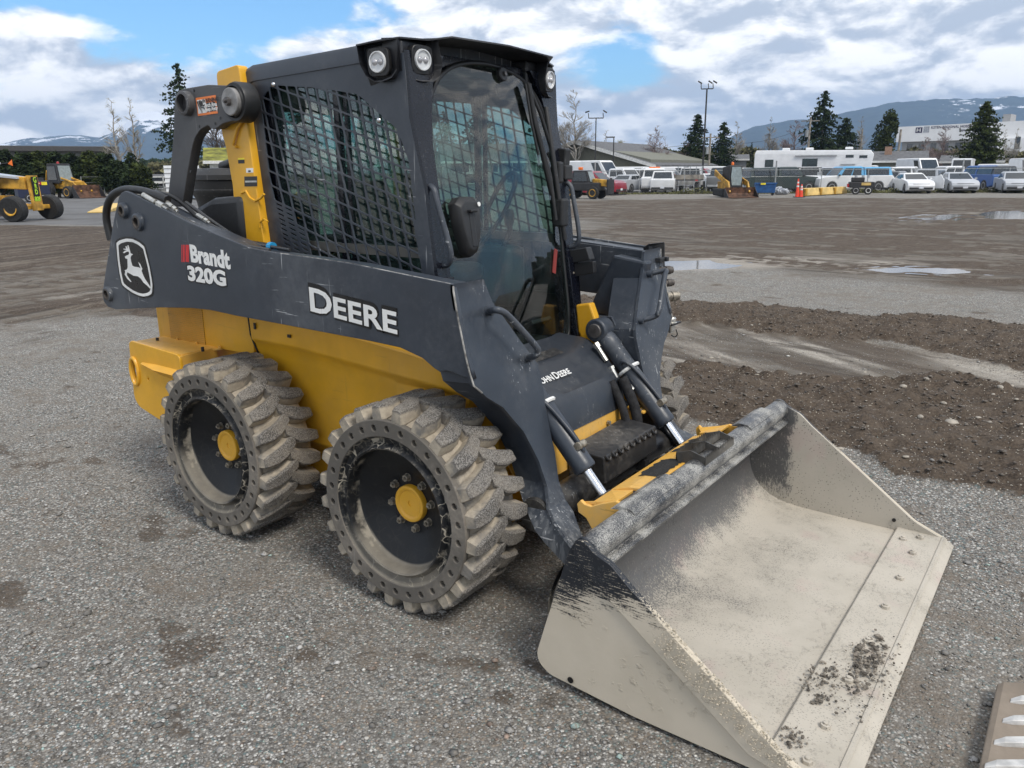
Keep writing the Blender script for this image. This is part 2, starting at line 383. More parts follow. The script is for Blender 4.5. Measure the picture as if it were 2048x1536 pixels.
def mat_bucket(name, inside):
    """bucket steel: black paint worn through and caked with dry clay, more clay low down and towards the lip"""
    m, t, b, oc, out = mat_base(name)
    x, y, z = t.sep(oc)
    n = t.noise(oc, 3.0, 6, .6)
    nn = t.math('SUBTRACT', n, .5)
    st = t.noise(t.mapping(oc, (16, 150, 200) if not inside else (110, 130, 34), rot=(0, .45, 0) if not inside else (.25, .3, 0)), 1.2, 5, .7)
    fi = t.noise(oc, 160, 4, .7)
    stre = t.math('ADD', t.math('MULTIPLY', st, .7), t.math('MULTIPLY', fi, .3))
    if inside:
        k = t.ramp(t.math('ADD', z, t.math('MULTIPLY', nn, .26)), .24, -.10)          # 0 high and scratched, 1 low and caked
        flat = t.ramp(t.math('ADD', x, t.math('MULTIPLY', nn, .55)), .92, 1.42)
        k = t.math('MAXIMUM', k, flat)
        sidep = t.ramp(t.math('ABSOLUTE', y), .918, .922)
        k = t.math('MAXIMUM', k, t.math('MULTIPLY', sidep, t.ramp(t.math('ADD', x, t.math('MULTIPLY', nn, .3)), .86, .98)))
        thr = t.ramp(k, 0, 1, .60, .30)
        clay = t.ramp(t.math('SUBTRACT', stre, thr), -.07, .07)
        clay = t.math('MAXIMUM', clay, t.ramp(k, 0, 1, .16, .50))
        col_c = t.mix(t.ramp(n, .35, .65), (.485, .445, .38), (.42, .385, .325))
        col_c = t.mix(t.math('SUBTRACT', 1.0, t.ramp(k, .1, .75)), col_c, t.mix(t.ramp(n, .35, .65), (.26, .25, .23), (.34, .32, .285)))
        col_c = t.mix(t.math('MULTIPLY', t.ramp(t.noise(oc, 4.2, 3), .56, .68), .5), col_c, (.46, .37, .33))
        # black flecks lying in the dry clay
        fl = t.math('MULTIPLY', t.ramp(t.voro(t.mapping(oc, (1, 2.6, 1), rot=(0, 0, .5)), 84), .27, .18), t.ramp(t.noise(oc, 5.5, 6, .65), .38, .56))
        col_c = t.mix(t.math('MULTIPLY', fl, .8), col_c, (.12, .115, .105))
        dark = (.060, .062, .068)
    else:
        k = t.math('ADD', t.math('ADD', z, t.math('MULTIPLY', nn, .26)), t.math('MULTIPLY', t.math('SUBTRACT', x, .8), -.15))
        thr = t.ramp(k, .20, .42, .24, .60)
        clay = t.ramp(t.math('SUBTRACT', stre, thr), -.05, .05)
        col_c = t.mix(t.ramp(n, .35, .65), (.58, .515, .415), (.52, .46, .365))
        dark = (.018, .021, .027)
    t.set(b.inputs['Base Color'], t.mix(clay, dark, col_c))
    t.set(b.inputs['Roughness'], t.ramp(clay, 0, 1, .38, .88)); b.inputs['Specular IOR Level'].default_value = .4
    cake = t.math('MULTIPLY', t.ramp(t.noise(oc, 34, 5, .65), .52, .68), t.ramp(t.noise(oc, 6, 3), .48, .6))
    t.set(b.inputs['Normal'], t.bump(t.math('ADD', t.math('MULTIPLY', clay, .25), t.math('ADD', t.math('MULTIPLY', fi, .12), cake)), .55, .006))
    return m
M['bucket_in'] = mat_bucket('bucket_inside_clay', True); M['bucket_out'] = mat_bucket('bucket_outside_clay', False)
def mat_bucket_tube():
    m, t, b, oc, out = mat_base('bucket_rail_scuffed')
    st = t.noise(t.mapping(oc, (330, 100, 330), rot=(.2, .3, .5)), 1.4, 4, .7)
    fi = t.noise(oc, 400, 4, .7)
    s = t.math('ADD', t.math('MULTIPLY', st, .7), t.math('MULTIPLY', fi, .3))
    k = t.ramp(t.math('ADD', s, t.math('MULTIPLY', t.math('SUBTRACT', t.noise(oc, 9, 4), .5), .45)), .45, .60)
    t.set(b.inputs['Base Color'], t.mix(k, (.022, .024, .03), (.40, .39, .36)))
    t.set(b.inputs['Roughness'], t.ramp(k, 0, 1, .28, .7)); t.set(b.inputs['Normal'], t.bump(s, .12, .001))
    return m
M['bucket_rail'] = mat_bucket_tube()
M['clod'] = simple('mud_clod', (.19, .165, .135), .95, var=.5, scale=30, bump=.004)

L = empty('skid_steer_loader', (0, 0, 0), 0, 'muddy yellow and dark grey skid steer loader with its bucket lowered on the gravel', 'skid steer loader')
def Z3(pts, y): return [(a, y, b) for a, b in pts]

# ---------------------------------------------------------------- wheels
def make_wheel():
    """built round its own centre, outer face towards -y"""
    w = empty('wheel'); w.parent = L
    YO, YI = -.15, .15                         # outer and inner face, half width
    # tyre carcass
    t = MB()
    prof = [(YO+.012, .300), (YO+.006, .330), (YO+.010, .350), (YO+.03, .360), (YO+.07, .369), (0, .374), (YI-.07, .369), (YI-.03, .360), (YI, .345), (YI, .28)]
    t.lathe(prof, (0, 0, 0), (0, 1, 0), 96)
    NL = 24; pitch = 2*math.pi/NL
    def lug(th0, sgn):
        # stations from the shoulder to past the centre: (|y| position, angle offset, half width, base radius)
        st = [(-.153, -.012, .0195, .352), (-.140, -.008, .023, .360), (-.085, .012, .031, .373), (-.040, .050, .0315, .375), (.018, .150, .027, .376)]
        rings = []
        for k, (yy, da, hw, rb) in enumerate(st):
            y = yy if sgn < 0 else -yy
            rt = .4185 if k in (2, 3) else (.4170 if k in (1, 4) else .410)
            jit = rng.normal(0, .0012)
            a = th0+da; hb = hw*1.30; ring = []
            for (off, rr) in ((-hb, rb), (-hw, rt-.004), (-hw*.8, rt), (hw*.8, rt+jit), (hw, rt-.004), (hb, rb)):
                ang = a+off/rr
                ring.append((rr*math.cos(ang), y, rr*math.sin(ang)))
            rings.append(ring)
        t.loft(rings)
    for k in range(NL):
        j = rng.normal(0, .006)
        lug(k*pitch+j, -1); lug((k+.5)*pitch+j, 1)
    ty = t.build('tyre', M['tyre'], w, smooth=32)
    # sidewall ring with its row of round recesses
    ring = lambda r, n=96: [(r*math.cos(2*math.pi*i/n), r*math.sin(2*math.pi*i/n)) for i in range(n)]
    loops = [ring(.360), ring(.3005)]
    NH = 30
    for k in range(NH):
        a = 2*math.pi*k/NH
        cx, cy = .331*math.cos(a), .331*math.sin(a)
        loops.append([(cx+.0155*math.cos(2*math.pi*i/12), cy+.0155*math.sin(2*math.pi*i/12)) for i in range(12)])
    sw = plate('sidewall', loops, side_frame(YO+.002), .026, M['sidewall'], w, .003)
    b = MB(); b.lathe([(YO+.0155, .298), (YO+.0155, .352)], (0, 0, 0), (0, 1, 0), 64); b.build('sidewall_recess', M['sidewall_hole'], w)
    # raised edge lines
    b = MB()
    for r in (.3585, .303): b.lathe([(YO-.016, r-.003), (YO-.019, r), (YO-.016, r+.003)], (0, 0, 0), (0, 1, 0), 96)
    # rim: outer flange, bead seat step, barrel and disc
    d = MB()
    d.lathe([(YO-.004, .303), (YO-.008, .299), (YO-.004, .294), (YO+.006, .288), (YO+.010, .268), (YO-.002, .260), (YO-.010, .253), (YO-.006, .246), (YO+.010, .242),
             (YO+.035, .2410), (YO+.044, .2395), (YO+.050, .235), (YO+.056, .226), (YO+.098, .13), (YO+.106, .118), (YO+.110, .08), (YO+.112, .0)], (0, 0, 0), (0, 1, 0), 96)
    d.lathe([(YO+.10, .26), (YI, .27), (YI, .22), (YO+.12, .21)], (0, 0, 0), (0, 1, 0), 64)
    # weld beads on the disc
    for a, l in ((1.9, .09), (.6, .07), (3.6, .08), (5.2, .06)):
        c = Vector((math.cos(a)*.155, YO+.106, math.sin(a)*.155)); dd = Vector((-math.sin(a+.9), 0, math.cos(a+.9)))
        d.tube([c-dd*l, c-dd*l*.3+Vector((.008, 0, .006)), c+dd*l*.4, c+dd*l], .0022, 5)
    d.build('rim', M['rim'], w, smooth=40)
    # yellow hub cap, pressed with a shallow dish
    h = MB(); h.lathe([(YO+.112, .0745), (YO+.092, .075), (YO+.086, .0725), (YO+.084, .067), (YO+.086, .058), (YO+.091, .052), (YO+.093, .012), (YO+.097, .010), (YO+.097, .0)], (0, 0, 0), (0, 1, 0), 56)
    h.build('hub_cap', M['yellow'], w, smooth=35)
    for k in range(8):
        a = 2*math.pi*(k+.35)/8; c = Vector((.104*math.cos(a), 0, .104*math.sin(a)))
        q = MB(); q.cyl(c+Vector((0, YO+.112, 0)), c+Vector((0, YO+.105, 0)), .0165, n=16)
        q.hexa(c+Vector((0, YO+.106, 0)), c+Vector((0, YO+.088, 0)), .0140); q.cyl(c+Vector((0, YO+.09, 0)), c+Vector((0, YO+.080, 0)), .0062, n=10)
        q.build('wheel_nut', M['bolt_gray'], w, smooth=30)
    return w
W0 = make_wheel()
WB = -1.173
ZW = .4125
wheels = [W0] + [copy_tree(W0, L) for _ in range(3)]
for w, (x, y, rz, sp) in zip(wheels, ((0, -.743, 0, .1), (WB, -.743, 0, .45), (0, .743, math.pi, .2), (WB, .743, math.pi, .7))):
    w.location = (x, y, ZW); w.rotation_mode = 'XYZ'; w.rotation_euler = (0, sp, rz)
wheels[0]['label'] = 'front wheel nearest the viewer, caked in pale clay'; wheels[1]['label'] = 'rear wheel on the near side'
wheels[2]['label'] = 'front wheel on the far side'; wheels[3]['label'] = 'rear wheel on the far side'

# ---------------------------------------------------------------- chassis
def mirror(s, fn):
    """fn(sign) is called for the near side (-1) and the far side (+1)"""
    for s in (-1, 1): fn(s)
body = MB()
# main tub between the wheels, engine box and belly
body.bx(-2.05, .20, -.50, .50, .23, .80)
bo = body.build('body', M['yellow'], L, bev=.012)
def side_panels(s):
    # sloped upper side wall over the wheels: flares from the tub out to a shelf under the arm
    yw, yo = .545, .60
    a = MB()
    xs0, xs1 = -1.22, .16
    prof = [(.50, .36), (.545, .42), (.55, .80), (.565, .86), (.585, .885), (.59, 1.02), (.575, 1.04), (.525, 1.04)]
    rings = []
    for x, dx in ((xs0, 0), (-.9, 0), (-.3, 0), (.02, .02), (.10, .05)):
        rings.append([(x+dx*0+(.02*(z-.4) if x > -.5 else 0), s*y, z-(.10*max(0, x+.9) if z > .95 else (.06*max(0, x+.9) if z > .8 else 0))) for y, z in prof])
    a.loft(rings)
    a.build('side_wall', M['yellow'], L, bev=.006, smooth=35)
    # engine side panel with a perforated grille
    plate('engine_panel', [rounded([(-2.05, .79), (-1.245, .80), (-1.245, 1.10), (-2.07, 1.06)], .02)], side_frame(s*.55), .02, M['yellow'], L, .003)
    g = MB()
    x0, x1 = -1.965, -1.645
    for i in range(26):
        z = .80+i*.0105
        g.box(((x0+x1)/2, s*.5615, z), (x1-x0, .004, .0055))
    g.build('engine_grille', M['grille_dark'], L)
    g = MB()
    for i in range(34):
        x = x0+(i+.5)*(x1-x0)/34
        g.box((x, s*.5640, .93), (.0042, .003, .262))
    g.build('grille_mesh', M['yellow_worn'], L)
    # dark panel gap and small slots
    g = MB(); g.tube([(-1.262, s*.562, 1.02), (-1.255, s*.562, .90), (-1.235, s*.562, .86), (-1.20, s*.560, .80)], .004, 6)
    g.box((-1.17, s*.594, .955), (.012, .006, .03)); g.box((-.92, s*.594, .935), (.02, .006, .014)); g.build('panel_gap', M['black_decal'], L)
    # bumper box beside the rear wheel
    t = MB()
    t.prism([(-1.945, s*.60, .80), (-1.56, s*.60, .795), (-1.50, s*.52, .80), (-2.06, s*.52, .80)], (0, 0, -.012))
    t.build('tail_shelf', M['yellow_worn'], L, bev=.002)
    prof = [(-2.01, .80), (-1.99, .815), (-1.55, .795), (-1.55, .55), (-1.62, .42), (-1.80, .42), (-1.99, .46), (-2.03, .50)]
    lug = [(-1.985+.028*math.cos(a)*1.0, .655+.062*math.sin(a)) for a in np.linspace(0, 2*math.pi, 20, endpoint=False)]
    hole = [(-1.865+.011*math.cos(a), .63+.011*math.sin(a)) for a in np.linspace(0, 2*math.pi, 12, endpoint=False)]
    plate('bumper_side', [rounded(prof, .03), lug, hole], side_frame(s*.765), .016, M['yellow'], L, .003)
    t = MB(); t.tube([(-1.985+.036*math.cos(a), s*.776, .655+.072*math.sin(a)) for a in np.linspace(0, 2*math.pi, 25)], .010, 8)
    t.build('tie_down_ring', M['yellow'], L, smooth=40)
    t = MB()
    t.prism([(-1.55, s*.765, .79), (-1.55, s*.56, .80), (-1.55, s*.56, .42), (-1.55, s*.765, .55)], (-.014, 0, 0))
    t.prism([(-1.56, s*.757, .797), (-1.99, s*.757, .812), (-2.05, s*.55, .80), (-1.56, s*.55, .80)], (0, 0, -.012))
    t.build('bumper_top', M['yellow_worn'], L, bev=.002)
    # pressed rib running back into the bumper
    t = MB(); t.loft([[(-1.90, s*.772, .715), (-1.90, s*.785, .71), (-1.90, s*.772, .705)], [(-1.75, s*.772, .722), (-1.75, s*.805, .70), (-1.75, s*.772, .67)], [(-1.56, s*.772, .72), (-1.56, s*.80, .695), (-1.56, s*.772, .655)]])
    t.build('bumper_rib', M['yellow'], L, smooth=40)
    for x, z in ((-1.93, .80), (-1.52, .80)):
        t = MB(); t.cyl((x, s*.66, z), (x, s*.66, z+.022), .008, n=10); t.build('rubber_stop', M['plastic'], L)
    for x in (-1.90, -1.72, -1.52):
        t = MB(); t.tube([(x, s*.565, .806), (x+.028, s*.585, .806)], .006, 6); t.build('panel_clip', M['yellow_worn'], L)
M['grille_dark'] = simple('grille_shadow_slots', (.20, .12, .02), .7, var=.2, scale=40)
mirror(None, side_panels)
t = MB(); t.bx(-2.09, -2.05, -.56, .56, .42, 1.06); t.build('rear_door', M['yellow'], L, bev=.01)
t = MB()
t.loft([[(-2.06, -.46, 1.04), (-2.06, .46, 1.04), (-2.06, .46, 1.10), (-2.06, -.46, 1.10)], [(-1.75, -.46, 1.04), (-1.75, .46, 1.04), (-1.75, .46, 1.30), (-1.75, -.46, 1.30)], [(-1.2, -.46, 1.04), (-1.2, .46, 1.04), (-1.2, .46, 1.34), (-1.2, -.46, 1.34)]])
t.build('engine_hood', M['plastic'], L, bev=.03)
# rounded black engine cover seen behind the upright, with the yellow bracket under it
t = MB()
t.loft([[(-1.72, -.50, 1.36), (-1.72, -.15, 1.36), (-1.72, -.15, 1.42), (-1.72, -.50, 1.42)], [(-1.62, -.55, 1.32), (-1.62, -.12, 1.32), (-1.62, -.12, 1.50), (-1.62, -.55, 1.50)],
        [(-1.45, -.575, 1.31), (-1.45, -.10, 1.31), (-1.45, -.10, 1.545), (-1.45, -.575, 1.545)], [(-1.22, -.575, 1.31), (-1.22, -.10, 1.31), (-1.22, -.10, 1.56), (-1.22, -.575, 1.56)]])
t.build('engine_cover', M['plastic'], L, bev=.03, smooth=50)
t = MB(); t.lathe([(-.10, .15), (.0, .165), (.02, .17), (.05, .185), (.07, .187), (.075, .180), (.12, .185), (.125, .192), (.15, .190), (.17, .17), (.185, .15), (.19, 0)], (-2.0, -.10, 1.50), (0, 0, 1), 44)
t.build('air_cleaner', M['plastic'], L, smooth=35)
t = MB(); t.tube([P(446, 334, 1, -.12), P(470, 325, 1, -.12), P(500, 318, 1, -.12)], .03, 12); t.build('rain_cap', M['rubber'], L, smooth=40)
plate('hinge_bracket', [rounded([(-1.66, 1.20), (-1.20, 1.20), (-1.20, 1.42), (-1.30, 1.43)], .05)], side_frame(-.545), .01, M['yellow'], L, .002)

# ---------------------------------------------------------------- rear uprights and their links
def uprights(s):
    y = s*.515
    outl = XZ([(450, 150), (453, 145), (493, 134), (497, 165), (541, 487), (487, 492), (480, 440), (466, 300), (452, 170)], -.515)
    o = rounded([(-1.332, 2.10), (-1.17, 2.118), (-1.10, 1.34), (-1.12, 1.05), (-1.36, 1.05), (-1.30, 1.34), (-1.29, 1.60), (-1.315, 1.78), (-1.335, 1.84)], .02)
    u = plate('upright', [o], side_frame(s*.53), .05, M['yellow'], L, .004)
    if s < 0: u['label'] = 'yellow rear upright with two small decals on the near side'
    t = MB(); t.box((-1.24, s*.40, 1.70), (.14, .24, .7)); 
    # bent guard rod on the upright
    r = [P(a, b, 1, -.565) for a, b in ((489, 176), (496, 222), (474, 258), (466, 290), (472, 294))]
    rr = [(q[0], s*.565, q[2]) for q in r]
    t = MB(); t.tube([(rr[0][0], s*.552, rr[0][2])]+rr+[(rr[-1][0], s*.552, rr[-1][2])], .0065, 8); t.build('guard_rod', M['yellow'], u, smooth=40)
    # embossed curves
    t = MB(); e = [P(a, b, 1, -.556) for a, b in ((483, 386), (492, 382), (500, 396), (510, 402), (522, 396), (528, 388))]
    t.tube([(q[0], s*.556, q[2]) for q in e], .006, 6); e = [P(a, b, 1, -.556) for a, b in ((520, 455), (520, 444), (528, 438), (536, 443))]
    t.tube([(q[0], s*.556, q[2]) for q in e], .005, 6); t.build('embossed_rib', M['yellow'], u, smooth=40)
    # dark bent link
    pts = [(353, 205), (357, 188), (366, 180), (420, 171), (462, 173), (483, 180), (492, 200), (488, 236), (448, 246), (437, 256), (426, 257), (420, 249), (404, 258), (392, 276), (386, 300), (378, 345), (368, 412), (338, 412), (345, 350), (352, 260)]
    lk = rounded(XZ(pts, -.60), .02, 3)
    ll = MB()
    k = plate('rear_link', [lk], side_frame(s*.585), .05, M['link_grey'], L, .003)
    for (px, py), r0, r1 in (((372, 207), .058, .040),):
        q = P(px, py, 1, -.62); c = Vector((q[0], s*.61, q[2])); ay = Vector((0, s, 0))
        t = MB(); t.lathe([(-.02, r0), (.03, r0*.92), (.034, r1+.006), (.034, r1), (-.03, r1)], c, ay, 32); t.build('pivot_bore', M['link_grey'], k, smooth=40)
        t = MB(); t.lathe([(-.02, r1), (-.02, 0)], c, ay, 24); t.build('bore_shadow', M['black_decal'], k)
    q = P(459, 203, 1, -.65); c = Vector((q[0], s*.615, q[2])); ay = Vector((0, s, 0))
    t = MB(); t.lathe([(-.06, .085), (.0, .085), (.012, .080), (.012, .068), (.02, .066)], c, ay, 36); t.build('pivot_boss', M['plastic'], k, smooth=35)
    t = MB(); t.lathe([(.0, .058), (.034, .058), (.037, .054), (.037, 0)], c, ay, 36); t.build('pivot_cap', M['pin_light'], k, smooth=35)
    t = MB(); t.hexa(c+ay*.036, c+ay*.055, .018); t.cyl(c+ay*.054, c+ay*.066, .007, n=10); t.build('pivot_bolt', M['pinsteel'], k, smooth=30)
    for a, b in ((387, 181), (398, 253), (440, 236), (430, 247), (381, 343)):
        q = P(a, b, 1, -.612); t = MB(); t.cyl((q[0], s*.608, q[2]), (q[0], s*.6125, q[2]), .006, n=10); t.build('link_hole', M['black_decal'], k)
    if s < 0:
        # warning sticker: orange frame, white pictogram, black text field
        def quad(x0, y0, x1, y1, yy): 
            A = [P(a, b, 1, yy) for a, b in ((x0[0], x0[1]), (x1[0], x1[1]), (y1[0], y1[1]), (y0[0], y0[1]))]; return A
        c = [P(a, b, 1, -.6115) for a, b in ((391.5, 196), (431, 190), (435.5, 226.5), (396, 232))]
        A, B, C_, D = [Vector(q) for q in c]
        def uv(u, v, d=0.0): 
            p = (A*(1-u)+B*u)*(1-v)+(D*(1-u)+C_*u)*v; return p+Vector((0, -d, 0))
        def patch(n, mt, u0, v0, u1, v1, d): 
            t = MB(); t.prism([uv(u0, v0, d), uv(u1, v0, d), uv(u1, v1, d), uv(u0, v1, d)], (0, .001, 0)); return t.build(n, mt, k)
        patch('warning_decal', M['orange_decal'], 0, 0, 1, 1, .0005)
        patch('pictogram_field', M['white_decal'], .05, .13, .48, .88, .0012)
        patch('text_field', M['black_decal'], .50, .36, .95, .86, .0012)
        U = (B-A).normalized(); V = (A-D).normalized()
        def txt(s_, u, v, size, mt, sx=1, off=0.0):
            me = text_mesh(s_, size, frame(uv(u, v, .0022), U, V), .0003, off, sx); link('decal_text', me, mt, k)
        txt('\u25b2WARNING' if False else 'WARNING', .72, .24, .026, M['black_decal'], .95, .0004)
        txt('Pinch Area', .725, .50, .026, M['white_decal'], .82, .0006); txt('Keep Away', .725, .72, .026, M['white_decal'], .82, .0006)
        t = MB()
        def ln(u0, v0, u1, v1, r=.003): t.tube([uv(u0, v0, .0022), uv(u1, v1, .0022)], [r, r*.7], 6)
        ln(.12, .22, .20, .62, .007); ln(.20, .62, .26, .84, .004); ln(.22, .18, .26, .50, .005); ln(.26, .56, .40, .62, .003); ln(.30, .22, .33, .5, .004); ln(.33, .5, .44, .44, .003); ln(.36, .6, .42, .7, .003)
        t.build('pictogram', M['black_decal'], k)
        # decals on the upright
        def sq(n, mt, x0, y0, x1, y1, d=.0005, par=u):
            A = [P(a, b, 1, -.5555-d) for a, b in ((x0, y0), (x1, y0-.5), (x1+.4, y1-.5), (x0+.4, y1))]
            t = MB(); t.prism(A, (0, .001, 0)); return t.build(n, mt, par)
        sq('yellow_notice', M['yellow_decal'], 475.5, 316, 488, 319.5); sq('black_notice', M['black_decal'], 476, 320, 488.5, 327)
        sq('white_label', M['white_decal'], 492, 336.5, 506, 345.5); sq('label_print', M['black_decal'], 496, 341, 501, 344, .0015)
        sq('rating_plate', M['plate_dark'], 488.5, 353, 514, 373); sq('rating_plate_field', M['fitting'], 490, 361.5, 513, 365, .0015)
M['link_grey'] = painted('link_grey_paint', (.055, .055, .058), .45, dust=(.2, .2, .2), dust_amt=.25, scratch=.3)
M['pin_light'] = simple('pin_cap_grey', (.26, .255, .25), .5, .2, var=.2, scale=20, bump=.001)
M['plate_dark'] = simple('rating_plate_dark', (.05, .05, .048), .4, .4)
mirror(None, uprights)
t = MB(); t.bx(-1.32, -1.20, -.50, .50, 2.00, 2.07); t.build('cross_member', M['yellow'], L, bev=.01)

# ---------------------------------------------------------------- lift arms
YB = .80
def arms(s):
    near = s < 0
    up_ = [(243, 387), (250, 383), (262, 387), (300, 406), (380, 447), (440, 473), (500, 497), (560, 508), (640, 519), (700, 528), (815, 552), (905, 570)]
    fr_ = [(918, 640), (930, 700), (941, 740), (946, 757)]
    lo_ = [(925, 752), (905, 743), (890, 740), (880, 743), (868, 735), (845, 715), (800, 694), (740, 681), (640, 662), (540, 643), (470, 630), (420, 619), (380, 615), (320, 614), (232, 618), (216, 613), (208, 603), (205, 588), (212, 540), (228, 440), (238, 395)]
    out = XZ(up_+fr_+lo_, -YB)
    a = plate('lift_arm', [out], side_frame(s*(YB-.009)), .018, M['graphite'], L, .0025)
    a['label'] = 'dark grey lift arm on the near side, lettered DEERE' if near else 'dark grey lift arm on the far side'
    # inner web: a hollow box arm
    inn = XZ([(250, 395), (380, 455), (500, 505), (640, 527), (815, 560), (896, 574), (925, 735), (880, 735), (800, 686), (640, 654), (470, 622), (320, 606), (225, 600)], -YB)
    plate('arm_inner_web', [inn], side_frame(s*(YB-.115)), .012, M['graphite'], a, .002)
    t = MB()      # top and bottom flanges follow the outline between the webs
    tp = XZ([(300, 410), (380, 451), (440, 477), (500, 501), (560, 512), (640, 523), (700, 532), (815, 556), (898, 573)], -YB)
    t.loft([[(x, s*(YB-.112), z), (x, s*(YB-.012), z), (x, s*(YB-.012), z-.010), (x, s*(YB-.112), z-.010)] for x, z in tp])
    bt = XZ([(320, 609), (470, 625), (640, 657), (740, 676), (800, 689), (845, 709), (875, 733)], -YB)
    t.loft([[(x, s*(YB-.112), z), (x, s*(YB-.012), z), (x, s*(YB-.012), z+.010), (x, s*(YB-.112), z+.010)] for x, z in bt])
    t.build('arm_flange', M['graphite'], a)
    # front leg: face plate that widens inboard and curls down in front of the wheel
    st = [  # z, x, y outer, y inner   (measured on the near side)
        (1.285, .251, .800, .640), (1.278, .250, .800, .628), (1.262, .250, .800, .622), (1.196, .262, .800, .596), (1.155, .272, .801, .565), (1.041, .300, .803, .481), (.985, .316, .803, .440), (.937, .330, .798, .405), (.905, .337, .762, .400), (.884, .342, .742, .400), (.831, .356, .665, .402),
        (.775, .368, .620, .405), (.721, .382, .576, .409), (.655, .400, .548, .413), (.596, .422, .531, .42), (.504, .462, .533, .455), (.440, .500, .575, .468), (.409, .552, .612, .49), (.365, .625, .640, .553), (.335, .665, .645, .565)]
    t = MB()
    t.loft([[(x, s*yo, z), (x, s*yi, z), (x-.014, s*yi, z-.003), (x-.014, s*yo, z-.003)] for z, x, yo, yi in st])
    f = t.build('arm_face_plate', M['graphite'], a, smooth=25)
    # side and inner walls of the leg behind the face plate
    t = MB()
    w_ = []
    for z, x, yo, yi in st[4:]:
        yo2 = min(yo-.02, .78) if z > .9 else yo-.022
        dx = .16 if z > .45 else (.14 if z > .4 else .16)
        w_.append([(x-.013, s*yo2, z), (x-.013, s*(yi+.012), z), (x-dx, s*(yi+.012), z-.01), (x-dx, s*yo2, z-.01)])
    w_.append([(.665, s*.62, .30), (.665, s*.565, .30), (.60, s*.565, .255), (.60, s*.62, .255)])
    t.loft(w_)
    t.build('arm_leg', M['graphite'], a, smooth=25)
    t = MB(); t.tube([(x+.001, s*(yo+.002), z) for z, x, yo, yi in st[1:9]], .0035, 6); t.build('worn_edge', M['worn_edge'], a)
    t = MB(); t.tube([(x, s*(YB-.004), z+.0015) for x, z in XZ([(560, 508), (640, 519), (700, 528), (815, 552), (900, 569.5)], -YB)], .0028, 6); t.build('worn_top_edge', M['worn_edge'], a)
    # bushings at the back of the arm
    for (px, py), r0, r1, light in (((247, 421), .037, .020, 0), ((277, 444), .041, .022, 1), ((217, 588), .037, .020, 1)):
        q = P(px, py, 1, -YB-.004); c = Vector((q[0], s*YB, q[2])); ay = Vector((0, s, 0))
        t = MB(); t.lathe([(-.01, r0+.004), (.016, r0), (.019, r1+.011)], c, ay, 28); b_ = t.build('pivot_bushing', M['graphite'], a, smooth=45)
        t = MB(); t.lathe([(.018, r1+.012), (.0195, r1+.006), (.0195, r1), (-.012, r1), (-.012, 0)], c, ay, 24); t.build('bushing_ring', M['bushing'], b_, smooth=30)
        if light:
            t = MB(); t.lathe([(-.011, r1*.55), (.0, r1*.5), (.002, 0)], c, ay, 16); t.build('grease_pin', M['pinsteel'], b_, smooth=30)
    # grab handle on the face plate
    hp = [(.283, .620, 1.168), (.345, .620, 1.172), (.362, .600, 1.155), (.400, .47, 1.00), (.408, .425, .945), (.398, .41, .925), (.335, .435, .918)]
    if near:
        A0, A1 = P(978, 622, 0, .275), P(1058, 708, 0, .318)
        hp = [tuple(A0), tuple(P(990, 619, 0, .34)), tuple(P(1004, 622, 0, .352)), tuple(P(1018, 632, 0, .358)), tuple(P(1074, 694, 0, .398)), tuple(P(1077, 704, 0, .396)), tuple(P(1070, 713, 0, .385)), tuple(P(1056, 715, 0, .325))]
        NEARH.extend(hp)
    else:
        hp = [(x, -y, z) for x, y, z in NEARH]
    t = MB(); t.tube(hp, .0125, 10, smooth_pts=2); h_ = t.build('grab_handle', M['graphite'], a, smooth=45)
    for q in (hp[0], hp[-1]):
        t = MB(); t.cyl((q[0]-.012, q[1], q[2]), (q[0]+.018, q[1], q[2]), .019, .016, n=14); t.build('handle_boss', M['graphite'], h_, smooth=35)
    return a
M['worn_edge'] = simple('worn_bright_edge', (.30, .29, .27), .5, .2, var=.6, scale=22)
M['bushing'] = simple('bushing_bronze_grey', (.085, .075, .068), .55, .3, var=.3, scale=30)
NEARH = []
ARM = arms(-1); ARMF = arms(1)
# decals on the near arm -------------------------------------------------
def on_arm(px, py, d=.001): q = P(px, py, 1, -YB-d); return Vector(q)
def arm_text(name, s_, px, py, h_px, mt, sx=1.0, off=0.0, d=.0012, space=1.0, w_px=None, par=ARM):
    """letters centred on pixel (px, py), cap height h_px pixels, lying on the arm's outer plate"""
    o = on_arm(px, py, d); up1 = on_arm(px, py-h_px/2, d); dn = on_arm(px, py+h_px/2, d)
    H = abs(up1.z-dn.z); size = H/.70
    me = text_mesh(s_, size, frame(o, (1, 0, -.0), (0, 0, 1)), .0004, off*size, 1.0, space)
    xs = [v.co.x for v in me.vertices]; cx = (min(xs)+max(xs))/2; w = max(xs)-min(xs)
    k = sx
    if w_px: A = on_arm(px-w_px/2, py, d); B = on_arm(px+w_px/2, py, d); k = (B.x-A.x)/w
    for v in me.vertices: v.co.x = o.x+(v.co.x-cx)*k
    zs = [v.co.z for v in me.vertices]; cz = (min(zs)+max(zs))/2
    for v in me.vertices: v.co.z += o.z-cz+(-(v.co.x-o.x)*ARM_SLOPE)
    return link(name, me, mt, par)
ARM_SLOPE = 0.0
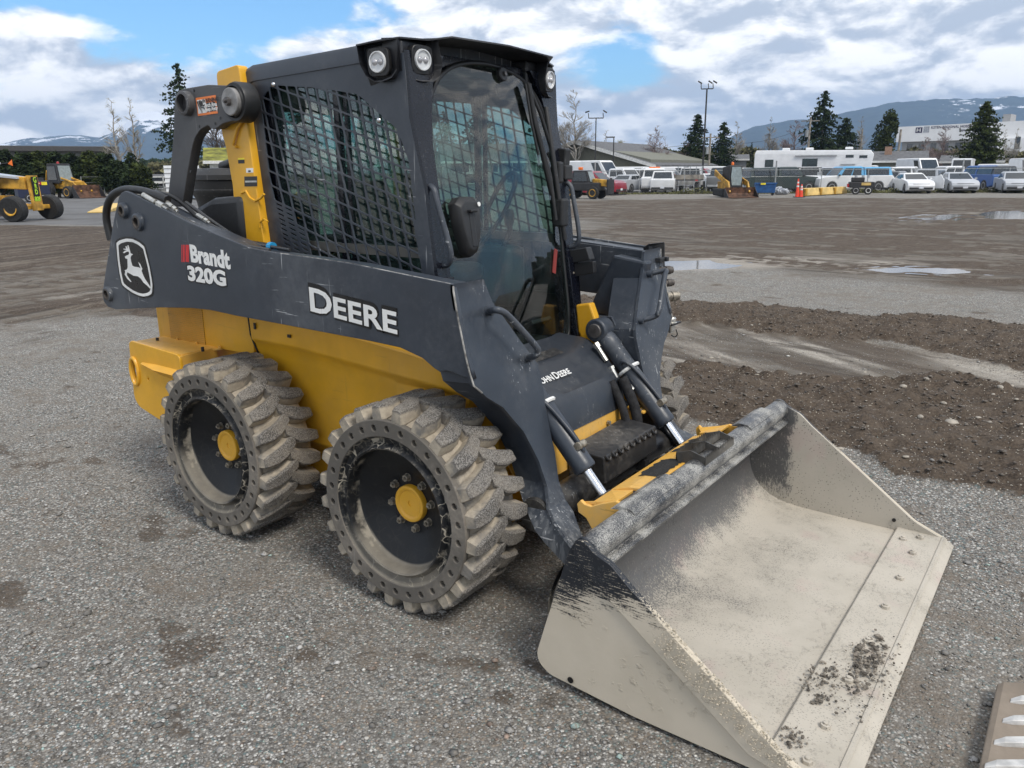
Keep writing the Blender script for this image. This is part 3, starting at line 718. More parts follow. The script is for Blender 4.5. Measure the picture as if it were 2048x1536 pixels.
def big_word(name, word, x0, x1, zc, hcap, mt, off, d, par, first=1.0, slope=0.0, fat=0.0, space=1.04):
    """small-capital word with a larger first letter, fitted between x0 and x1"""
    y = -YB-d
    me1 = text_mesh(word[0], hcap/.7, frame((0, y, 0), (1, 0, 0), (0, 0, 1)), .0004, off, 1.0, 1.0, 'LEFT')
    me2 = text_mesh(word[1:], hcap*.84/.7, frame((0, y, 0), (1, 0, 0), (0, 0, 1)), .0004, off, 1.0, space, 'LEFT')
    w1 = max(v.co.x for v in me1.vertices)-min(v.co.x for v in me1.vertices); w2 = max(v.co.x for v in me2.vertices)-min(v.co.x for v in me2.vertices)
    gap = hcap*.07; k = (x1-x0)/(w1+w2+gap)
    def place(me, X, zb):
        mx = min(v.co.x for v in me.vertices); mz = min(v.co.z for v in me.vertices)
        for v in me.vertices:
            v.co.x = X+(v.co.x-mx)*k; v.co.z = zb+(v.co.z-mz)-(v.co.x-x0)*slope
    place(me1, x0, zc-hcap/2); place(me2, x0+(w1+gap)*k, zc-hcap/2)
    o = link(name, me1, mt, par); return [o, link(name, me2, mt, par)]
A, B = on_arm(622, 600), on_arm(792, 645); 
dz0 = on_arm(622, 576).z-on_arm(622, 622).z
sl = (on_arm(622, 622).z-on_arm(792, 668).z)/(on_arm(792, 668).x-on_arm(622, 622).x)
X0, X1 = on_arm(620, 600).x, on_arm(794, 645).x
zc0 = (on_arm(622, 576).z+on_arm(622, 622).z)/2
big_word('lettering_backing', 'DEERE', X0-.006, X1+.006, zc0, dz0+.016, M['black_decal'], .0085, .0010, ARM, slope=sl)  # printed black outline, a slightly larger copy behind the white letters
big_word('lettering', 'DEERE', X0, X1, zc0, dz0, M['white_decal'], .0030, .0022, ARM, slope=sl)
def word2(name, s_, xl, xr, yt, yb, xt, mt, off, d, sl_, grow=0.0):
    """word fitted between pixel columns xl..xr, its left end between pixel rows yt..yb"""
    a, b_ = on_arm(xl, yt, d), on_arm(xl, yb, d); r = on_arm(xr, yt, d)
    H = a.z-b_.z+grow*2
    me = text_mesh(s_, H/.7, frame((0, -YB-d, 0), (1, 0, 0), (0, 0, 1)), .0004, off, 1, 1.0, 'LEFT')
    mx, Mx = min(v.co.x for v in me.vertices), max(v.co.x for v in me.vertices); mz = min(v.co.z for v in me.vertices)
    for v in me.vertices:
        v.co.x = a.x-grow+(v.co.x-mx)*((r.x-a.x+grow*2)/(Mx-mx)); v.co.z = b_.z-grow+(v.co.z-mz)-(v.co.x-a.x)*sl_
    return link(name, me, mt, ARM)
slb = (on_arm(383, 525).z-on_arm(455, 539).z)/(on_arm(455, 539).x-on_arm(383, 525).x)
word2('dealer_lettering', 'Brandt', 379, 457, 492, 524, 0, M['white_decal'], .0045, .0018, slb)
sln = (on_arm(375, 562).z-on_arm(448, 574).z)/(on_arm(448, 574).x-on_arm(375, 562).x)
word2('model_number_edge', '320G', 373, 449.5, 534, 562, 0, M['black_decal'], .006, .0010, sln, .004)
word2('model_number', '320G', 374, 449, 534, 561, 0, M['white_decal'], .0042, .0022, sln)
for (a, b_) in ((363.0, 364.4), (366.2, 369.2), (371.2, 377.6)):
    q = [on_arm(x, y) for x, y in ((a, 489.5), (b_, 490), (b_, 524.5), (a, 523.5))]
    t = MB(); t.prism(q, (0, .001, 0)); t.build('dealer_bar', M['red_decal'], ARM)
# round-cornered emblem with a leaping deer
def emb(pts): return [tuple(on_arm(a/4*1.0+0, b/4+300)[i] for i in (0, 2)) for a, b in pts]
edge = [(933, 742), (960, 722), (1010, 708), (1060, 712), (1110, 735), (1155, 772), (1175, 850), (1195, 930), (1212, 1020), (1221, 1080), (1217, 1148), (1190, 1165), (1150, 1172), (1110, 1163), (1060, 1140), (1010, 1105), (978, 1075), (958, 980), (942, 860)]
e = emb(edge); c = np.mean(e, axis=0)
def scale(e, k): return [tuple(c+(np.array(q)-c)*k) for q in e]
eo, ei = rounded(scale(e, 1.07), .012), rounded(scale(e, .90), .010); ew = rounded(scale(e, 1.0), .011)
plate('emblem_backing', [eo], side_frame(-YB-.0008), .0012, M['black_decal'], ARM)
plate('emblem_border', [ew, ei], side_frame(-YB-.0022), .0008, M['white_decal'], ARM)
deer = [(1001, 852), (1018, 842), (1030, 838), (1036, 826), (1030, 812), (1012, 815), (995, 826), (985, 820), (998, 808), (1018, 800), (990, 795), (988, 790), (1012, 790), (1006, 770), (1012, 768), (1024, 795), (1022, 762), (1028, 762), (1040, 800), (1046, 826), (1066, 834), (1052, 845), (1046, 862),
        (1050, 890), (1060, 925), (1078, 934), (1110, 938), (1128, 948), (1112, 905), (1108, 895), (1122, 912), (1140, 950), (1134, 966), (1142, 990), (1160, 1030), (1195, 1080), (1214, 1120), (1180, 1085), (1150, 1060), (1130, 1030), (1105, 1010), (1070, 1005), (1045, 990), (1020, 978), (1016, 1000), (1036, 1030), (1054, 1054), (1048, 1056), (1020, 1030), (1000, 995), (1004, 972), (1000, 962), (1018, 955), (1024, 935), (1022, 900), (1022, 872), (1005, 866)]
plate('emblem_deer', [emb(deer)], side_frame(-YB-.0022), .0008, M['white_decal'], ARM)

M['line'] = painted('line_black', (.03,.032,.036), .3, dust_amt=.2)
M['tie_blue'] = simple('blue_tie', (.02,.28,.55), .5)
# hoses and tubes lying along the top of the near arm
def hose(name, pts, r, mt, par=L, n=10, sp=2):
    t = MB(); t.tube(pts, r, n, smooth_pts=sp); return t.build(name, mt, par, smooth=50)
def pp(l, y): return [tuple(P(a, b, 1, y)) for a, b in l]
hose('hydraulic_hose', pp([(222, 480), (212, 440), (214, 410), (226, 388), (248, 378), (280, 380), (310, 388), (335, 400)], -.76), .019, M['rubber'])
hose('hydraulic_hose', pp([(312, 384), (345, 392), (375, 415), (400, 440), (430, 458)], -.70), .010, M['rubber'])
hose('steel_line', pp([(330, 414), (380, 444), (430, 469), (480, 490), (540, 500)], -.775), .0075, M['line'])
hose('steel_line', pp([(400, 438), (450, 465), (500, 488), (545, 494), (580, 500)], -.70), .0075, M['line'])
hose('hydraulic_hose', pp([(430, 462), (470, 482), (510, 487), (545, 492), (575, 505)], -.66), .011, M['rubber'])
hose('steel_line', pp([(372, 405), (420, 440), (465, 470), (485, 480)], -.66), .009, M['line'])
def fitting(p0, p1, y, r, white=True):
    a, b_ = Vector(P(*p0, 1, y)), Vector(P(*p1, 1, y)); d = b_-a
    t = MB(); t.cyl(a, a+d*.52, r, n=14); t.hexa(a+d*.6, a+d*.82, r*1.12); t.cyl(a+d*.52, b_, r*.55, n=12)
    t.build('hose_fitting', M['fitting'], L, smooth=30)
fitting((287, 390), (335, 418), -.785, .0125); fitting((334, 405), (356, 423), -.76, .0115); fitting((395, 430), (420, 446), -.70, .010)
t = MB(); q = P(543, 494, 1, -.69); t.tube([q+np.array([-.012, 0, .0]), q+np.array([.012, 0, .0])], .021, 12); t.build('blue_tie', M['tie_blue'], L)

# ---------------------------------------------------------------- cab
CY = .515
M['red_dull'] = simple('faded_red_strap', (.22, .03, .025), .7)
CAB = empty('cab'); CAB.parent = L
def clip_convex(poly, hull):
    """clip poly with a counter-clockwise convex hull"""
    out = list(poly)
    for i in range(len(hull)):
        a, b = hull[i], hull[(i+1) % len(hull)]
        ins = lambda p: (b[0]-a[0])*(p[1]-a[1])-(b[1]-a[1])*(p[0]-a[0]) >= 0
        res = []
        for k in range(len(out)):
            p, q = out[k-1], out[k]
            if ins(p) != ins(q):
                d1 = (b[0]-a[0])*(p[1]-a[1])-(b[1]-a[1])*(p[0]-a[0]); d2 = (b[0]-a[0])*(q[1]-a[1])-(b[1]-a[1])*(q[0]-a[0])
                t = d1/(d1-d2); res.append((p[0]+(q[0]-p[0])*t, p[1]+(q[1]-p[1])*t))
            if ins(q): res.append(q)
        out = res
        if len(out) < 3: return []
    return out
def area(p): return abs(sum(p[i-1][0]*p[i][1]-p[i][0]*p[i-1][1] for i in range(len(p))))/2
hull_px = [(522, 200), (553, 470), (600, 560), (720, 590), (848, 585), (843, 525), (818, 320), (795, 258), (716, 188), (640, 176), (545, 170)]
hull = XZ(hull_px, -CY)
NODE = np.array([-.8800, 1.9254]); LA = np.array([.0642, -.0188]); LBv = np.array([.0128, -.0662])
holes = []
for i in range(-6, 16):
    for j in range(-8, 14):
        o = NODE+LA*i+LBv*j
        def cellpoly(u0, u1, v0, v1): return [tuple(o+LA*u0+LBv*v0), tuple(o+LA*u1+LBv*v0), tuple(o+LA*u1+LBv*v1), tuple(o+LA*u0+LBv*v1)]
        c = o+LA*.5+LBv*.5
        vent = (c[0] < -.93-.0 and c[1] < 1.53 and c[0]-(-.93) < 0) or (c[0] < -.85 and c[1] < 1.40)
        parts = [(.065, .935, .045, .955)] if not vent else [(.16, .84, .08, .22), (.16, .84, .41, .55), (.16, .84, .74, .88)]
        for u0, u1, v0, v1 in parts:
            q = clip_convex(cellpoly(u0, u1, v0, v1), hull)
            if len(q) >= 3 and area(q) > (.0003 if not vent else .00025):
                holes.append(rounded(q, .009, 3))
panel = [(-1.165, 2.075), (-1.145, 1.60), (-1.11, 1.25), (-1.09, .98), (-.05, .98), (-.085, 1.25), (-.125, 1.592), (-.190, 1.857), (-.205, 2.09)]
for s in (-1, 1):
    p_ = plate('side_screen', [panel]+holes, side_frame(s*CY), .006, M['graphite'], CAB, .0008)
    p_['label'] = 'perforated dark grey side screen on the %s side of the cab' % ('near' if s < 0 else 'far')
    g = MB(); g.prism(Z3([(-1.10, 2.04), (-1.05, 1.02), (-.12, 1.02), (-.24, 2.03)], s*(CY-.05)), (0, .004, 0)); g.build('side_glass', M['side_glass'], CAB)
    t = MB(); t.bx(-.655, -.625, s*(CY-.058), s*(CY-.035), 1.02, 2.03); t.bx(-.60, -.58, s*(CY-.058), s*(CY-.042), 1.02, 2.03); t.build('window_post', M['cab_black'], CAB)
    t = MB(); t.bx(-1.10, -.12, s*(CY-.06), s*(CY-.03), 1.32, 1.36); t.build('window_rail', M['beige'], CAB)
    t = MB(); t.bx(-1.14, -1.04, s*(CY-.02), s*(CY-.09), 1.0, 2.06); t.build('rear_post', M['cab_black'], CAB, bev=.01)
    for px, py in ((546, 169), (757, 240.5)):
        q = P(px, py, 1, -CY-.008); t = MB(); t.lathe([(0, .011), (.006, .010), (.010, .006), (.011, 0)], (q[0], s*(CY+.003), q[2]), (0, s, 0), 14); t.build('screen_bolt', M['chrome'], p_, smooth=60)
    # side/pillar corner: angled front pillar between the screen and the door frame
    t = MB(); rows = []
    for z, xs, xf, yf in ((2.10, -.205, -.195, .30), (1.99, -.200, -.185, .38), (1.86, -.190, -.165, .415), (1.76, -.166, -.150, .43), (1.592, -.125, -.120, .438), (1.25, -.085, -.070, .438), (.98, -.05, -.03, .43), (.86, -.03, -.01, .43)):
        rows.append([(xs, s*(CY+.003), z), (xs+.012, s*(CY-.004), z), (xf, s*yf, z), (xf-.05, s*yf, z), (xs-.05, s*(CY-.05), z)])
    t.loft(rows); t.build('front_pillar', M['cab_black'], CAB, smooth=30)
# faint seam on the near pillar, see the fold below the lamps
# roof with side rims
t = MB()
def roofz(x): return 2.120+(x+1.165)*.030
xs = [-1.168, -1.12, -.9, -.6, -.40, -.30]
rows = []
for x in xs:
    z = roofz(x)-(0.012 if x < -1.16 else 0)
    rows.append([(x, -.505, z-.070), (x, -.523, z-.070), (x, -.523, z-.018), (x, -.515, z-.004), (x, -.49, z), (x, 0, z+.028), (x, .49, z), (x, .515, z-.004), (x, .523, z-.018), (x, .523, z-.070), (x, .505, z-.070)])
t.loft(rows); t.build('roof', M['graphite'], CAB, smooth=30)
# visor sheet: pods at both corners and a straight brow across the front
M['visor'] = painted('visor_black', (.013, .014, .018), .4, dust=(.3, .3, .3), dust_amt=.25, scratch=.2)
top = [(-.41, -.565, 2.132), (-.30, -.560, 2.139), (-.215, -.528, 2.146), (-.17, -.42, 2.146), (-.15, -.395, 2.150), (-.105, -.352, 2.158), (-.095, 0, 2.166)]
half = top + [(x, -y, z) for x, y, z in top[-2::-1]]
back = [(-.41, -.40, 2.150), (-.41, 0, 2.165), (-.41, .40, 2.150)]
ring_ = half+back[::-1]
t = MB(); cn = (-.32, 0, 2.172); b0 = len(t.v)
t.v += [tuple(q) for q in ring_]+[cn]+[(x, y, z-.006) for x, y, z in ring_]+[(cn[0], cn[1], cn[2]-.006)]
n_ = len(ring_)
for i in range(n_):
    j = (i+1) % n_; t.f += [(i, j, n_), (n_+1+j, n_+1+i, 2*n_+1), (i, n_+1+i, n_+1+j, j)]
vis = t.build('visor', M['visor'], CAB, smooth=25)
# front wall above the door, set back under the visor
t = MB(); t.loft([[(-.20, -.50, 2.00), (-.20, .50, 2.00), (-.24, .50, 2.14), (-.24, -.50, 2.14)], [(-.30, -.50, 2.00), (-.30, .50, 2.00), (-.30, .50, 2.14), (-.30, -.50, 2.14)]])
# door plane
DO = Vector((-.150, 0, 1.60)); DV = Vector((-.150, 0, 1)).normalized(); DU = Vector((0, 1, 0))
DF = frame(DO, DU, DV)     # local u = y, local v ~ up along the door
def dv(z): return (z-DO.z)/DV.z
arch = [(-.428, 1.26), (-.430, 1.50), (-.430, 1.72), (-.420, 1.84), (-.392, 1.93), (-.335, 2.005), (-.25, 2.058), (-.13, 2.088), (0, 2.098)]
bot = [(-.30, .835), (-.375, .85), (-.408, .90), (-.420, 1.0)]
lp = arch+[(-y, z) for y, z in arch[-2::-1]]+[(-y, z) for y, z in bot[::-1]]+[(y, z) for y, z in bot]
loop_o = [(y, dv(z)) for y, z in lp]
def inset(lpz, d):
    c = (0, dv(1.5)); out = []
    for i in range(len(lpz)):
        a, b = np.array(lpz[i-1]), np.array(lpz[(i+1) % len(lpz)]); tn = (b-a)/np.linalg.norm(b-a); nr = np.array([tn[1], -tn[0]])
        p = np.array(lpz[i]); 
        if np.dot(nr, np.array(c)-p) < 0: nr = -nr
        out.append(tuple(p+nr*d))
    return out
smooth_loop = rounded(loop_o, .05, 3)
# wall round the door opening
wall = [(-.45, dv(.84)), (.45, dv(.84)), (.45, dv(1.7)), (.40, dv(2.00)), (.30, dv(2.12)), (-.30, dv(2.12)), (-.40, dv(2.00)), (-.45, dv(1.7))]
t = MB()
plate('front_frame', [[(-.505, dv(.86)), (.505, dv(.86)), (.505, dv(1.25)), (.505, dv(2.11)), (-.505, dv(2.11)), (-.505, dv(1.25))], smooth_loop], frame(DO-Vector((.022, 0, 0)), DU, DV), .02, M['cab_black'], CAB, .002)
door = empty('front_door'); door.parent = CAB
def dpt(u, z, d=0.0): 
    v = dv(z); return DF @ Vector((u, v, d))
sm = inset(smooth_loop, -.004)
t = MB(); pts = [DF @ Vector((u, v, .006)) for u, v in sm]; t.tube(pts+[pts[0]], .0115, 8); t.build('door_seal', M['rubber'], CAB, smooth=50)
# curved pane: bulges a little forward in the middle
t = MB(); ctr = np.mean(np.array(sm), axis=0); rings = []
for k in (1.0, .86, .66, .44, .22):
    ring = []
    for u, v in sm:
        uu, vv = ctr[0]+(u-ctr[0])*k, ctr[1]+(v-ctr[1])*k
        d = .012+.022*(1-(uu/.44)**2)*max(0, 1-abs(k)**4)
        ring.append(DF @ Vector((uu, vv, d)))
    rings.append(ring)
b0 = len(t.v); t.loft(rings, caps=False); c = DF @ Vector((ctr[0], ctr[1], .034)); t.v.append(tuple(c)); m_ = len(rings[0])
for i in range(m_): t.f.append(((len(rings)-1)*m_+i, (len(rings)-1)*m_+(i+1) % m_, len(t.v)-1))
gl = t.build('door_glass', M['glass'], CAB, smooth=60)
bpy.data.objects.remove(door)
# hold-open disc, mirror, door handle and latch
q = PPl(1004.5, 148.5, DF @ Vector((0, 0, .03)), DF.to_3x3() @ Vector((0, 0, 1))); N3 = DF.to_3x3() @ Vector((0, 0, 1))
t = MB(); t.lathe([(-.01, .030), (.006, .030), (.010, .026), (.010, .010), (.012, .009)], q, N3, 28); d_ = t.build('glass_button', M['plastic'], CAB, smooth=35)
t = MB(); t.hexa(Vector(q)+N3*.010, Vector(q)+N3*.020, .009); t.build('button_bolt', M['pinsteel'], d_, smooth=35)
hd = [PPl(a, b, DF @ Vector((0, 0, .045)), N3) for a, b in ((905, 408), (916, 394), (942, 394), (953, 408), (955, 470), (950, 505), (938, 515), (929, 508), (914, 455))]
t = MB(); cen = sum((Vector(q) for q in hd), Vector())/len(hd)
inner = [cen+(Vector(q)-cen)*.80+Vector(N3)*.030 for q in hd]; base = [Vector(q)-Vector(N3)*.03 for q in hd]; mid = [Vector(q)+Vector(N3)*.010 for q in hd]
t.loft([base, mid, inner]); mr = t.build('door_handle', M['plastic'], CAB, bev=.004, smooth=50)
t = MB(); w0 = Vector(hd[3])+(Vector(hd[1])-Vector(hd[3]))*.25+Vector(N3)*.035-Vector((0, 0, .012)); t.cyl(w0, w0+N3*.003, .009, n=16); t.build('handle_badge', M['white_decal'], mr)
t = MB(); cc = cen+Vector(N3)*.028-Vector((0, 0, .02)); t.box(cc, (.016, .03, .14), Matrix.Rotation(-.15, 3, 'Y')); t.box(cc+Vector((0, 0, .075)), (.03, .045, .012)); t.build('handle_lever', M['plastic'], mr, bev=.004)
# grab handles on the two front pillars
def handle(s):
    top, bt = Vector((-.150, s*.480, 1.600)), Vector((-.100, s*.463, 1.300))
    a = [top-Vector((.02, 0, 0)), top+Vector((.035, s*.012, .006)), top+Vector((.060, s*.016, -.012)), top+Vector((.068, s*.018, -.05)), bt+Vector((.072, s*.018, .06)), bt+Vector((.066, s*.016, .018)), bt+Vector((.040, s*.012, -.004)), bt-Vector((.02, 0, .004))]
    t = MB(); t.tube(a, .0115, 10, smooth_pts=2); h = t.build('grab_handle', M['graphite'], CAB, smooth=50)
    for q in (a[0], a[-1]):
        t = MB(); t.cyl(q+Vector((.0, 0, 0)), q+Vector((.022, s*.003, 0)), .018, .015, n=12); t.build('handle_boss', M['graphite'], h, smooth=35)
handle(-1); handle(1)
# work lamps in their pods
def pod(s):
    t = MB()
    # corner housing: back wall, divider, curved skirt
    o = [(-.40, .530, 2.125), (-.215, .520, 2.138), (-.215, .30, 2.145), (-.40, .30, 2.14)]
    rows = []
    for dz, k in ((0, 1.0), (-.11, .98), (-.140, .92), (-.152, .82)):
        cx, cy = -.30, .40
        rows.append([(cx+(x-cx)*k, s*(cy+(y-cy)*k), z+dz) for x, y, z in o])
    t.loft(rows); h = t.build('lamp_pod', M['visor'], CAB, bev=.008, smooth=35)
    # flared lips of the two openings
    t = MB()
    A = [(-.41, .562, 2.130), (-.400, .560, 2.06), (-.375, .552, 2.015), (-.34, .545, 1.995), (-.30, .545, 1.992), (-.245, .548, 2.002), (-.228, .535, 2.03), (-.222, .530, 2.14)]
    B = [(-.222, .530, 2.14), (-.215, .520, 2.03), (-.200, .50, 2.000), (-.175, .455, 1.992), (-.160, .40, 1.995), (-.155, .372, 2.015), (-.150, .360, 2.06), (-.15, .385, 2.148)]
    for path, off in ((A, (0, -.075, 0)), (B, (-.085, 0, 0))):
        g1 = [(x, s*y, z) for x, y, z in path]; g2 = [(x+off[0], s*(y+off[1]), z+.006) for x, y, z in path]
        g3 = [(x+off[0], s*(y+off[1]), z+.010) for x, y, z in path]; g4 = [(x-.002, s*(y-.002), z+.004) for x, y, z in path]
        t.loft([[a, b, c, d] for a, b, c, d in zip(g1, g2, g3, g4)])
    t.build('pod_skirt', M['visor'], h, smooth=40)
    for (cx, cy, cz), ax in (((-.315, .535, 2.064), (.10, 1, -.05)), ((-.192, .440, 2.071), (1, .12, -.06))):
        ax = Vector((ax[0], s*ax[1], ax[2])).normalized(); c = Vector((cx, s*cy, cz))
        up = Vector((0, 0, 1)); U = up.cross(ax).normalized(); V = ax.cross(U)
        sq = rounded([(-.052, -.052), (.052, -.052), (.052, .052), (-.052, .052)], .030, 4)
        t = MB(); t.loft([[c+U*a*k+V*b*k+ax*d for a, b in sq] for d, k in ((-.05, .8), (-.02, .95), (.0, 1.0), (.010, 1.0), (.012, .96))])
        wl = t.build('work_lamp', M['rubber'], CAB, smooth=35)
        t = MB(); t.lathe([(.011, .040), (.020, .038), (.020, .034), (.014, .034), (.013, .0)], c, ax, 32); t.build('lens', M['lamp_lens'], wl, smooth=40)
        for k in (-1, 1):
            t = MB(); t.lathe([(.013, .0135), (.018, .011), (.021, .006), (.022, 0)], c+U*.0145*k, ax, 18); t.build('reflector', M['lamp_bulb'], wl, smooth=60)
        for a, b in ((-1, -1), (1, -1), (1, 1), (-1, 1)):
            t = MB(); t.cyl(c+U*a*.040+V*b*.040+ax*.0105, c+U*a*.040+V*b*.040+ax*.0135, .0045, n=8); t.build('lamp_screw', M['black_decal'], wl)
pod(-1); pod(1)
# wiper: motor box, long parallel arms and the blade, parked on the far side of the pane
def on_glass(px, py, d=.03): return Vector(PPl(px, py, DF @ Vector((0, 0, d)), N3))
t = MB(); t.tube([on_glass(1057, 168, .05), on_glass(1070, 245, .05), on_glass(1084, 300, .055), on_glass(1104, 390, .05)], .013, 8); t.tube([on_glass(1051, 168, .045), on_glass(1062, 240, .045), on_glass(1077, 310, .045)], .007, 6)
t.tube([on_glass(1054, 166, .045), on_glass(1080, 225, .06), on_glass(1103, 300, .06)], .009, 8)
wi = t.build('wiper', M['rubber'], CAB, smooth=50)
t = MB(); t.tube([on_glass(1092, 215, .05), on_glass(1103, 290, .07), on_glass(1118, 400, .06), on_glass(1130, 480, .05)], .012, 8); t.tube([on_glass(1086, 300, .06), on_glass(1100, 350, .06), on_glass(1112, 440, .05)], .009, 8)
t.build('wiper_arm', M['plastic'], wi, smooth=50)
t = MB(); c = on_glass(1115, 345, .05); t.box(c, (.05, .04, .10)); t.build('wiper_bracket', M['plastic'], wi, bev=.01); t = MB(); c2 = on_glass(1121, 425, .05); t.box(c2, (.06, .06, .13)); t.build('wiper_motor', M['plastic'], wi, bev=.01)
t = MB(); c = P(1127, 318, 1, .50); t.box(c, (.05, .05, .10), Matrix.Rotation(.1, 3, 'Y')); c = P(1130, 345, 1, .49); t.box(c, (.05, .07, .07)); t.build('mirror_bracket', M['plastic'], CAB, bev=.008)
def gb(name, mt, quad, y, th, par, bev=.004):
    t = MB(); t.prism([P(a, b, 1, y) for a, b in quad], (0, th, 0)); return t.build(name, mt, par, bev=bev)
lb = gb('door_latch', M['plastic'], [(1129, 503), (1172, 495), (1180, 520), (1135, 528)], .47, .05, CAB)
gb('latch_plate', M['plastic'], [(1135, 529), (1186, 523), (1188, 546), (1142, 555)], .48, .03, lb)
for a, b in ((1135, 512), (1146, 546)):
    q = P(a, b, 1, .468); t = MB(); t.lathe([(0, .008), (.006, .006), (.007, 0)], q, (0.3, -1, 0), 10); t.build('latch_bolt', M['bolt_gray'], lb, smooth=40)
t = MB(); t.prism([on_glass(a, b, .025) for a, b in ((1108, 497), (1114, 500), (1110, 548), (1104, 545))], N3*.004); t.build('red_strap', M['red_dull'], CAB)
# lower black corner cover right of the pane, matching one on the near side
for s in (-1, 1):
    t = MB(); t.loft([[(-.06, s*.43, 1.25), (-.06, s*.52, 1.25), (-.16, s*.52, 1.25), (-.16, s*.43, 1.25)], [(-.02, s*.43, 1.00), (-.03, s*.515, 1.00), (-.12, s*.515, 1.0), (-.12, s*.43, 1.0)], [(.02, s*.41, .86), (.00, s*.50, .90), (-.1, s*.50, .90), (-.1, s*.41, .86)]])
    t.build('corner_cover', M['cab_black'], CAB, bev=.004)
# inside: floor, seat, consoles, levers, rear window frame
t = MB(); t.bx(-1.1, -.02, -.48, .48, .80, .84); t.build('cab_floor', M['plastic'], CAB)
for s in (-1, 1): t = MB(); t.bx(-1.1, -.06, s*.462, s*.472, .84, 1.06); t.build('kick_panel', M['plastic'], CAB)
t = MB(); t.bx(-1.13, -1.10, -.48, .48, 1.0, 1.36); t.bx(-1.13, -1.10, -.48, -.40, 1.36, 2.06); t.bx(-1.13, -1.10, .40, .48, 1.36, 2.06); t.bx(-1.13, -1.10, -.40, .40, 1.93, 2.06); t.build('rear_wall', M['beige'], CAB)
t = MB(); t.bx(-1.12, -1.115, -.40, .40, 1.36, 1.93); t.build('rear_glass', M['side_glass'], CAB)
t = MB(); t.bx(-1.08, -.30, -.475, .475, 2.055, 2.075); t.build('headliner', M['beige'], CAB)
st = empty('seat'); st.parent = CAB
bpy.data.objects.remove(st)
t = MB(); t.loft([[(-.90, -.22, 1.10), (-.90, .22, 1.10), (-.90, .22, 1.20), (-.90, -.22, 1.20)], [(-.65, -.25, 1.10), (-.65, .25, 1.10), (-.65, .25, 1.22), (-.65, -.25, 1.22)], [(-.42, -.24, 1.12), (-.42, .24, 1.12), (-.42, .24, 1.23), (-.42, -.24, 1.23)]])
se = t.build('seat', M['seat'], CAB, bev=.035, smooth=50)
t = MB(); t.loft([[(-.98, -.20, 1.18), (-.98, .20, 1.18), (-.86, .22, 1.18), (-.86, -.22, 1.18)], [(-1.02, -.21, 1.4), (-1.02, .21, 1.4), (-.92, .23, 1.4), (-.92, -.23, 1.4)], [(-1.05, -.16, 1.62), (-1.05, .16, 1.62), (-.99, .16, 1.62), (-.99, -.16, 1.62)]])
t.build('seat_back', M['seat'], se, bev=.035, smooth=50)
for s in (-1, 1):
    t = MB(); t.bx(-.85, -.30, s*.27, s*.42, 1.00, 1.30); co = t.build('armrest_console', M['plastic'], CAB, bev=.03, smooth=50)
    t = MB(); t.tube([(-.38, s*.32, 1.28), (-.33, s*.32, 1.38), (-.33, s*.31, 1.42)], [.012, .014, .014], 10); t.lathe([(0, .020), (.03, .026), (.06, .024), (.08, .015), (.083, 0)], (-.33, s*.31, 1.40), (.1, 0, 1), 16); t.build('joystick', M['plastic'], co, smooth=50)
    t = MB(); t.box((-.10, s*.20, .95), (.10, .16, .02), Matrix.Rotation(-.6, 3, 'Y')); t.build('foot_pedal', M['plastic'], CAB, bev=.004)
t = MB(); t.tube([(-.50, .30, 1.30), (-.40, .36, 1.44), (-.34, .40, 1.62), (-.36, .40, 1.66), (-.42, .38, 1.62), (-.5, .34, 1.45)], .012, 10, smooth_pts=2); t.build('restraint_bar', M['plastic'], CAB, smooth=50)
t = MB(); t.bx(-.62, -.50, .45, .455, 1.14, 1.23) ; t.build('notice_card', M['white_decal'], CAB)

# ---------------------------------------------------------------- front cover below the door, yellow sills, step
t = MB()
prof = [(-.02, .90), (.045, .880), (.115, .865), (.150, .855), (.255, .775), (.300, .755), (.325, .72), (.345, .62), (.350, .605)]
def hood_row(x, z, i):
    wl, wr = .335, .318
    r = []
    for y in np.linspace(-wl, wr, 15):
        e = abs(y)/wl; zz = z; xx = x
        if e > .72: 
            k = (e-.72)/.28; zz += .050*k*((.35, .7, 1, 1, 1, .3, .3, .3, .3)[min(i, 8)])-.02*k*k; xx += -.02*k
        else:
            zz -= .012*(1-(e/.72)**2)*(1 if 0 < i < 5 else 0)
        r.append((xx, y, zz))
    return r
rows = [hood_row(x, z, i) for i, (x, z) in enumerate(prof)]
t.sheet(rows); t.sheet([[ (x-.02, y, z-.03) for x, y, z in r] for r in rows])
for k in (0, -1): t.loft([[r[k] for r in rows], [(r[k][0]-.03, r[k][1]*1.03, r[k][2]-.12) for r in rows]], caps=False, closed=False)
t.loft([rows[-1], [(x-.10, y, z) for x, y, z in rows[-1]]], caps=False, closed=False)
hood = t.build('front_cover', M['hood'], L, smooth=35)
t = MB(); t.sheet([[(x, y, z) for y in np.linspace(-.21, .13, 6)] for x, z in ((.055, .870), (.085, .864), (.115, .856))]); t.build('grip_pad', M['step_steel'], hood)
n_s = Vector((.80, 0, 1.05)).normalized(); Us = Vector((0, 1, 0)); Vs = Vector((-1.05, 0, .80)).normalized()
def hood_txt(word, cap, y0, dz):
    me = text_mesh(word, cap/.7, frame((0, 0, 0), (1, 0, 0), (0, 1, 0)), .0006, .0009, 1, 1.02, 'LEFT'); mx = min(v.co.x for v in me.vertices); my = min(v.co.y for v in me.vertices)
    w = max(v.co.x for v in me.vertices)-mx
    o = Vector((.222, y0, .792+.002))+n_s*.004
    for v in me.vertices:
        a, b = v.co.x-mx, v.co.y-my; v.co = o+Us*a+Vs*b+n_s*v.co.z
    link('cover_lettering', me, M['white_decal'], hood); return w
y_ = -.232
